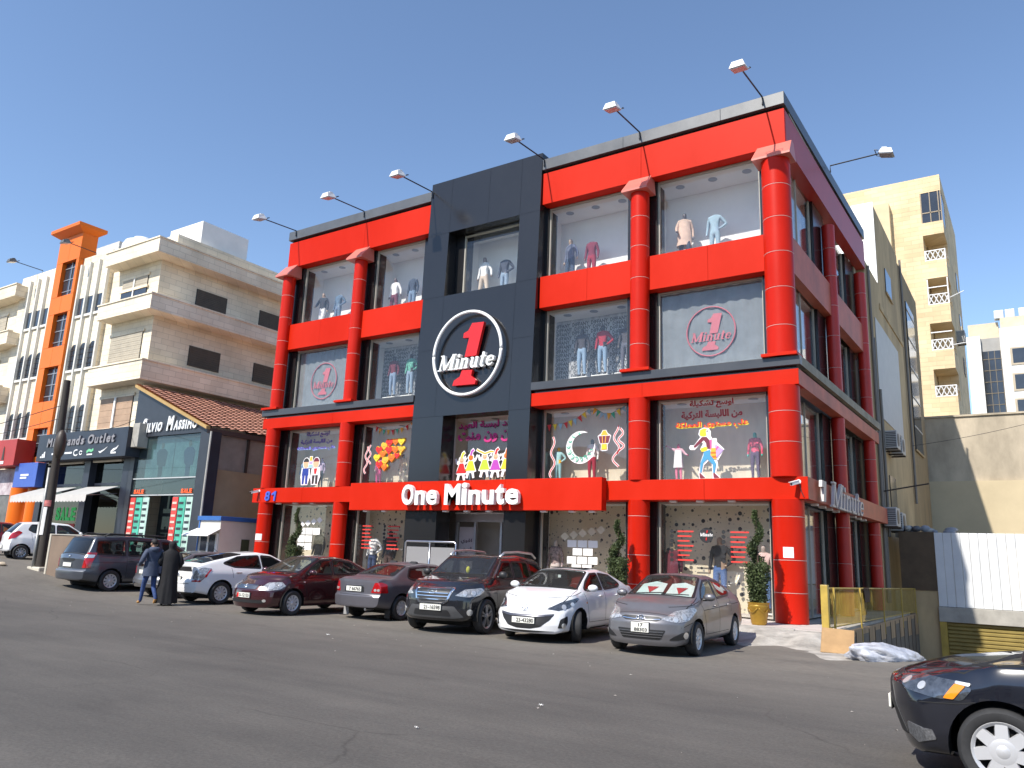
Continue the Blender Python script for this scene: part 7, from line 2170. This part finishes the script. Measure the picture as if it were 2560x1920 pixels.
# heart balloons
hb = []
def heart(cx, cz, r): return [(cx+r*.062*16*math.sin(t)**3, cz+r*.062*(13*math.cos(t)-5*math.cos(2*t)-2*math.cos(3*t)-math.cos(4*t))) for t in [2*PI*i/22 for i in range(22)]]
hs = [(.12, .25, .16, 'r'), (.35, .38, .15, 'a'), (.58, .48, .17, 'r'), (.86, .50, .14, 'o'), (1.12, .50, .15, 'y'), (.05, -.02, .15, 'y'), (.32, .10, .15, 'o'), (.60, .22, .17, 'r'), (.88, .22, .15, 'o'), (1.15, .22, .13, 'a'), (.20, -.26, .16, 'r'), (.48, -.12, .15, 'a'), (.76, -.04, .16, 'o'), (.45, -.36, .13, 'o'), (1.0, .02, .12, 'r')]
for x_, z_, r_, k_ in hs: hb.append(('a' if k_ == 'y' else 'y', heart(x_, z_, r_*1.15)))
for x_, z_, r_, k_ in hs:
    hb.append((k_, heart(x_, z_, r_)))
    hb.append(('k', ribbon(arc(x_, z_+.01, r_*.4, r_*.35, 200, 340, 6), .014)))
cutout('B1', 'heart_balloon_sticker', hb, -15.45, 5.16, 1.12)
# two boys with a lantern
by = []
for dx, shirt, hair in ((0, 'n', 'k'), (.62, 's', 'm')):
    by += [('w', circ(dx, .92, .21, 16, .24)), ('w', [(dx-.24, .72), (dx+.24, .72), (dx+.30, .35), (dx+.18, 0), (dx-.2, 0), (dx-.28, .35)]), ('s', circ(dx, .90, .17, 16, .20)), (hair, arc(dx, .93, .175, .20, 10, 170, 10)),
           (shirt if shirt == 'n' else 'w', [(dx-.18, .70), (dx+.18, .70), (dx+.20, .40), (dx-.20, .40)]), ('n' if shirt == 'n' else 'r', [(dx-.10, .68), (dx+.10, .68), (dx+.06, .45), (dx-.06, .45)]), ('n' if shirt == 'n' else 'k', [(dx-.17, .40), (dx-.02, .40), (dx-.05, .04), (dx-.16, .04)]), ('n' if shirt == 'n' else 'k', [(dx+.02, .40), (dx+.17, .40), (dx+.16, .04), (dx+.05, .04)])]
by += [('w', [(.22, 1.20), (.40, 1.20), (.46, .70), (.16, .70)]), ('a', [(.25, 1.18), (.37, 1.18), (.40, 1.0), (.22, 1.0)]), ('l', [(.21, .98), (.41, .98), (.40, .86), (.22, .86)]), ('c', [(.20, .84), (.42, .84), (.44, .72), (.18, .72)])]
cutout('A1', 'boys_sticker', by, -19.35, 4.16, .98)
# row of dancing children
for i, (x_, z_, dress, hair, sk) in enumerate(((-11.32, 4.42, 'r', 'y', 's'), (-10.92, 4.50, 'y', 'v', 'o'), (-10.32, 4.52, 'g', 'a', 's'), (-9.86, 4.50, 'v', 'h', 's'), (-9.42, 4.52, 'y', 'o', 'o'))):
    k_ = [('w', [(-.30, .42), (-.34, .62), (-.28, .66), (-.20, .50), (-.12, .62), (.12, .62), (.20, .50), (.30, .70), (.36, .64), (.26, .42), (.16, .36), (.30, 0), (.18, -.04), (.22, -.26), (.12, -.28), (.06, -.06), (-.06, -.06), (-.12, -.28), (-.24, -.26), (-.18, -.04), (-.30, .0), (-.16, .36)]),
          ('w', circ(0, .58, .16)), (sk, circ(0, .56, .115)), (dress, [(-.10, .43), (.10, .43), (.25, .03), (-.25, .03)]), ('k', ribbon(arc(0, .55, .06, .05, 200, 340, 6), .012))]
    if i == 2: k_ += [('w', ribbon([(-.42, .86), (-.3, .80), (0, .68), (.3, .76), (.46, .72)], .13)), (hair, ribbon([(-.40, .86), (-.3, .80), (0, .68), (.3, .76), (.44, .73)], .07))]
    else: k_ += [('w', ribbon([(0, .66), (.05, .82), (.16, .90)], .16)), (hair, ribbon([(0, .66), (.05, .82), (.14, .88)], .10))]
    cutout('T1', 'dancing_child_sticker', k_, x_, z_, .86)
# price sheets and cards on the ground floor glass
for i in range(5):
    x = -7.05+i*.32; z = 2.34+i*.055
    MB().prism([(x, z-.14), (x+.16, z), (x, z+.14), (x-.16, z)], .478, .483, 'y').build('diamond_card', M('cream_card', (.55, .49, .36), .8), WIN['C0'])
for r_, (n, z, x0) in enumerate(((3, 2.12, -6.95), (2, 1.88, -6.75), (3, 1.62, -6.95), (2, 1.38, -6.78))):
    for i in range(n): MB().box(x0+i*.37, x0+i*.37+.33, .478, .483, z-.11, z+.11).build('price_sheet', paper, WIN['C0'])
for i in range(4):
    x = -19.25+i*.33
    MB().prism([(x, 2.58+.06*i-.13), (x+.17, 2.58+.06*i), (x, 2.58+.06*i+.13), (x-.17, 2.58+.06*i)], .478, .483, 'y').build('diamond_card', paper, WIN['A0'])
for z, n in ((2.32, 3), (2.02, 2), (1.72, 2)):
    for i in range(n): MB().box(-19.42+i*.42, -19.42+i*.42+.39, .478, .483, z-.13, z+.13).build('price_sheet', paper, WIN['A0'])
rdp = M('red_print_line', (.62, .04, .03), .6)
for win, xs in (('D0', ((-3.46, -3.28, -2.80), (-1.92, -1.72, -1.20))), ('B0', ((-16.02, -15.88, -15.35), (-14.75, -14.6, -14.0)))):
    for xd, xa, xb in xs:
        for i in range(7):
            z = 2.56-i*.135
            MB().lathe([(.001, -.004), (.055, -.004), (.055, 0)], 14, (xd, .482, z), 'y').build('price_dot', blk_pl if win == 'D0' or i % 2 else blk_pl, WIN[win])
            MB().box(xa, xb-.06*(i % 3), .478, .482, z-.022, z+.022).build('price_line', rdp, WIN[win])
MB().lathe([(.001, -.006), (.21, -.006), (.21, 0)], 28, (-2.42, .484, 2.46), 'y').build('round_badge', blk_pl, WIN['D0'])
serif_word('Minute', -2.60, 2.43, .135, .476, .004, white_s, WIN['D0'], name='badge_letter', shear=.1, xs=.82)
MB().prism([(-2.40, 2.60), (-2.37, 2.60), (-2.39, 2.52), (-2.42, 2.52)], .471, .476, 'y').build('badge_numeral', red_s, WIN['D0'])
MB().prism([(-2.43, 2.40), (-2.40, 2.40), (-2.41, 2.32), (-2.44, 2.32)], .471, .476, 'y').build('badge_numeral', red_s, WIN['D0'])

# ------------------------------------------------------------------ clipped cypress in gold pots
leaf_m = M('cypress_leaf', (.040, .066, .018), .7, var=.5, scale=6, col2=(.085, .115, .035))
gold = M('gold_pot', (.38, .22, .03), .34, metal=.45, var=.15, scale=4)
def topiary(x, y, label, hh=2.75, s=1.0, seed=1):
    z = .262
    o = thing('potted_cypress', label, 'plant', (x, y, z), 0, 'clipped cypresses in gold pots')
    MB().lathe([(.17, z), (.19, z+.05), (.235, z+.36), (.25, z+.40), (.262, z+.44), (.25, z+.47), (.265, z+.50), (.27, z+.53), (.245, z+.53), (.235, z+.46), (.01, z+.45)], 30, (x, y, 0)).build('pot', gold, o, 40)
    for k_ in range(5):
        a0 = 2*PI*k_/5
        MB().tube([(x+.252*math.cos(a0+t*1.1), y+.252*math.sin(a0+t*1.1), z+.40-.11*math.sin(PI*t)) for t in lin(0, 1, 8)], .013, 6).build('garland', gold, o, True)
    MB().tube([(x, y, z+.45), (x+.02, y, z+1.2), (x-.01, y, z+hh)], [.03, .024, .006], 8).build('trunk', M('bark', (.07, .045, .03), .9), o)
    rr = random.Random(seed)
    m = MB()
    def leafy(cx_, cy_, cz_, r):
        d = Vector((rr.gauss(0, 1), rr.gauss(0, 1), rr.gauss(0, 1))).normalized()
        p = Vector((cx_, cy_, cz_))+d*r*rr.random()**.4
        a = Vector((rr.gauss(0, 1), rr.gauss(0, 1), rr.gauss(0, 1)+.5)).normalized()*(.05+.04*rr.random()); b = a.cross(Vector((rr.gauss(0, 1), rr.gauss(0, 1), rr.gauss(0, 1)))).normalized()*.016
        m.add([p-b, p+a*.5-b*1.2, p+a, p+b], [(0, 1, 2, 3)])
    for _ in range(3600):
        t = rr.random(); zz = z+.55+t*.90; w_ = .17+.10*t
        leafy(x+rr.uniform(-w_, w_), y+rr.uniform(-w_, w_), zz, .05)
    for _ in range(2600):
        t = rr.random(); zz = z+1.45+t*(hh-1.45); a = t*9.0+seed
        rad = .13*(1-t)+.03
        leafy(x+math.cos(a)*rad, y+math.sin(a)*rad, zz, .12*(1-t)+.04)
    m.build('foliage', leaf_m, o, recalc=False)
topiary(-.45, -1.35, 'clipped cypress in a gold pot next to the corner column', 2.75, seed=1)
topiary(-4.48, -.95, 'clipped cypress left of the column second from the corner', 2.5, seed=2)
topiary(-17.9, -.95, 'clipped cypress behind the white liftback on the left', 2.85, seed=3)

# ------------------------------------------------------------------ rubbish by the ramp, litter on the road
rnd = random.Random(21)
bm = bmesh.new(); bmesh.ops.create_icosphere(bm, subdivisions=4, radius=1)
for v in bm.verts:
    n = v.co.copy()
    f = 1+.10*math.sin(7*n.x+3*n.z)*math.cos(5*n.y)+.06*math.sin(19*n.x+11*n.y)+.035*math.sin(31*n.z+23*n.y)+.03*rnd.random()
    v.co = n*f
    if v.co.z < -.6: v.co.z = -.6
m = MB().bm(bm); m.move(Matrix.Translation((2.78, -3.95, .02)) @ Matrix.Rotation(R(70), 4, 'Z') @ Matrix.Rotation(R(6), 4, 'Y') @ Matrix.Diagonal((1.15, .42, .24, 1)))
tag(m.build('plastic_sack', M('white_plastic_film', (.40, .41, .46), .22, var=.25, scale=3.5, bump=.9, bscale=9, col2=(.66, .67, .72)), smooth=True), 'long white plastic sack lying at the top of the garage ramp', 'sack')
cb = thing('cardboard_sheet', 'brown cardboard sheet leaning beside the plastic sack', 'cardboard', (1.75, -3.6, 0))
MB().add([(1.55, -3.95, .0), (2.15, -3.75, -.02), (2.1, -3.35, .42), (1.5, -3.5, .45), (1.56, -3.96, .015), (2.16, -3.76, -.005), (2.11, -3.36, .435), (1.51, -3.51, .465)], [(0, 1, 2, 3), (7, 6, 5, 4), (0, 4, 5, 1), (1, 5, 6, 2), (2, 6, 7, 3), (3, 7, 4, 0)]).build('sheet', M('cardboard', (.36, .22, .10), .8, var=.2), cb)
mb = MB()
for i in range(150):
    x, y = rnd.uniform(-24, 5), rnd.gauss(-9.0, 2.2)
    if y > -2.5 or y < -19: continue
    s = .008+.02*rnd.random()**3
    z = ground_z(x)+.004
    a = rnd.random()*PI
    mb.add([(x+s*math.cos(a), y+s*math.sin(a), z), (x-s*math.sin(a)*.7, y+s*math.cos(a)*.7, z+s*.4), (x-s*math.cos(a), y-s*math.sin(a), z), (x+s*math.sin(a)*.7, y-s*math.cos(a)*.7, z+s*.2)], [(0, 1, 2, 3)])
tag(mb.build('road_litter', M('litter', (.36, .33, .29), .8, var=.4, scale=1.5)), 'scraps of pale grit and litter scattered on the road', 'litter', kind='stuff')
for i, (x, y, s) in enumerate(((-6.39, -9.94, .05), (.55, -13.2, .03), (.3, -15.1, .025))):
    P = [[(x+(u-.5)*s*1.6, y+(v-.5)*s, .006+.02*math.sin(u*5+v*3)**2) for v in lin(0, 1, 4)] for u in lin(0, 1, 5)]
    tag(MB().grid(P).build('paper_scrap', paper), ['flattened paper scrap on the road near the parked older grey saloon', 'paper scrap in the middle of the near road', 'small paper scrap lowest on the near road'][i], 'litter', 'paper scraps on the road')

# ------------------------------------------------------------------ two walkers
mp = figure(dict(pel=(0, 0, .95), spi=(0, -.01, 1.14), che=(0, -.03, 1.33), nek=(0, -.03, 1.49), hea=(0, -.06, 1.575), top=(0, -.055, 1.695),
    elL=(.27, .02, 1.12), wrL=(.20, -.17, 1.03), haL=(.15, -.23, 1.04), elR=(-.26, .05, 1.12), wrR=(-.22, -.14, 1.0), haR=(-.17, -.21, 1.0),
    knL=(.10, -.15, .52), anL=(.11, -.20, .10), toL=(.12, -.35, .05), knR=(-.09, .02, .50), anR=(-.10, .24, .17), toR=(-.10, .15, .05)), fingers=True)
man = thing('person', 'walking person in a blue hooded jacket, jeans and tan shoes', 'person', (-14.62, -8.70, 0), R(-98), None)
jk = M('navy_jacket', (.045, .060, .100), .8, var=.2, scale=6, bump=.3, bscale=25); jn = M('blue_jeans', (.030, .060, .17), .85, var=.3, scale=8, bump=.3, bscale=30)
MZ = {'head': ('head', M('skin', (.36, .21, .14), .55)), 'hand': ('hands', M('skin', (.36, .21, .14), .55)), 'top': ('jacket', jk), 'trousers': ('jeans', jn), 'shoe': ('shoes', M('tan_shoes', (.42, .22, .07), .7))}
for z, (v, f) in mp.items():
    vs = v
    if z == 'top':   # jacket stands off the body and hangs below the hips
        vs = [Vector((p.x*1.20, p.y*1.34+.01, p.z)) for p in v]
    MB().add(vs, f).build(MZ[z][0], MZ[z][1], man, True, world=False, recalc=False)
P = []
for i in range(25):
    a = 2*PI*i/24
    P.append([((.205+.03*t+.008*math.sin(3*a))*math.cos(a), (.165+.03*t)*math.sin(a)-.005, 1.14-.38*t) for t in (0, .33, .66, 1.0)])
MB().grid(P).build('jacket_hem', jk, man, True, world=False)
MB().lathe([(.115, 0), (.145, .03), (.15, .08), (.12, .12), (.09, .13)], 20, (0, .02, 1.40), cap=False).build('hood', jk, man, True, world=False)
hm = MB().ell((0, -.045, 1.655), (.092, .108, .10), 16, 12)
hm.v = [Vector((p.x, p.y+(.012 if p.y > -.05 else 0), max(p.z, 1.60 if p.y > -.03 else 1.67))) for p in hm.v]
hm.build('hair', M('dark_hair', (.012, .010, .010), .7, bump=.4, bscale=60), man, True, world=False)
for sg in (1, -1):
    MB().ell((sg*.082, -.045, 1.60), (.014, .026, .036), 8, 8).build('ear', MZ['head'][1], man, True, world=False)
    MB().ell((sg*.032, -.148, 1.615), (.012, .008, .009), 8, 6).build('eye', M('eye_dark', (.03, .02, .015), .3), man, True, world=False)
MB().ell((0, -.165, 1.585), (.014, .024, .024), 8, 8).build('nose', MZ['head'][1], man, True, world=False)
MB().ell((0, -.150, 1.545), (.028, .010, .008), 8, 6).build('mouth', M('lips', (.28, .12, .10), .5), man, True, world=False)
man.scale = (1.0, 1.0, 1.0)
wom = thing('person', 'walking person in a long black robe and black headscarf', 'person', (-14.38, -8.32, 0), R(-120), None)
ab = M('black_robe', (.006, .006, .008), .85, var=.3, scale=7, bump=.3, bscale=18)
prof = [(.06, .27, .25), (.20, .265, .24), (.45, .245, .22), (.75, .225, .20), (.98, .225, .195), (1.18, .225, .175), (1.33, .225, .155), (1.41, .195, .135), (1.46, .12, .11), (1.50, .085, .095), (1.56, .098, .115), (1.62, .102, .122), (1.67, .085, .10), (1.70, .045, .055), (1.71, .002, .002)]
P = []
for i in range(49):
    a = 2*PI*i/48
    row = []
    for z, rx, ry in prof:
        fo = 1+(.07*math.sin(7*a+z*2)+.04*math.sin(13*a-z))*max(0, 1-z/1.2)
        row.append((rx*fo*math.cos(a), ry*fo*math.sin(a)+(.05*(1-z) if z < 1 else 0), z+(.02*math.sin(3*a) if z < .1 else 0)))
    P.append(row)
body = MB().grid(P)
body.build('robe', ab, wom, True, world=False, merge=True)
for sg in (1, -1):
    MB().tube([(sg*.18, 0, 1.38), (sg*.27, .03, 1.12), (sg*.20, -.14, .98), (sg*.12, -.20, .98)], [.075, .08, .075, .05], 12).build('sleeve', ab, wom, True, world=False)
    MB().ell((sg*.10, -.23, .985), (.035, .045, .025), 10, 8).build('hand', MZ['head'][1], wom, True, world=False)
    MB().ell((sg*.09, -.16 if sg > 0 else .16, .045), (.045, .12, .045), 10, 8).build('shoe', blk_pl, wom, True, world=False)
MB().ell((0, -.085, 1.595), (.058, .04, .075), 12, 10).build('face', MZ['head'][1], wom, True, world=False)
MB().bbox(.20, .40, .0, .10, .82, 1.02, .02).build('handbag', M('navy_bag', (.015, .02, .05), .5), wom, world=False)
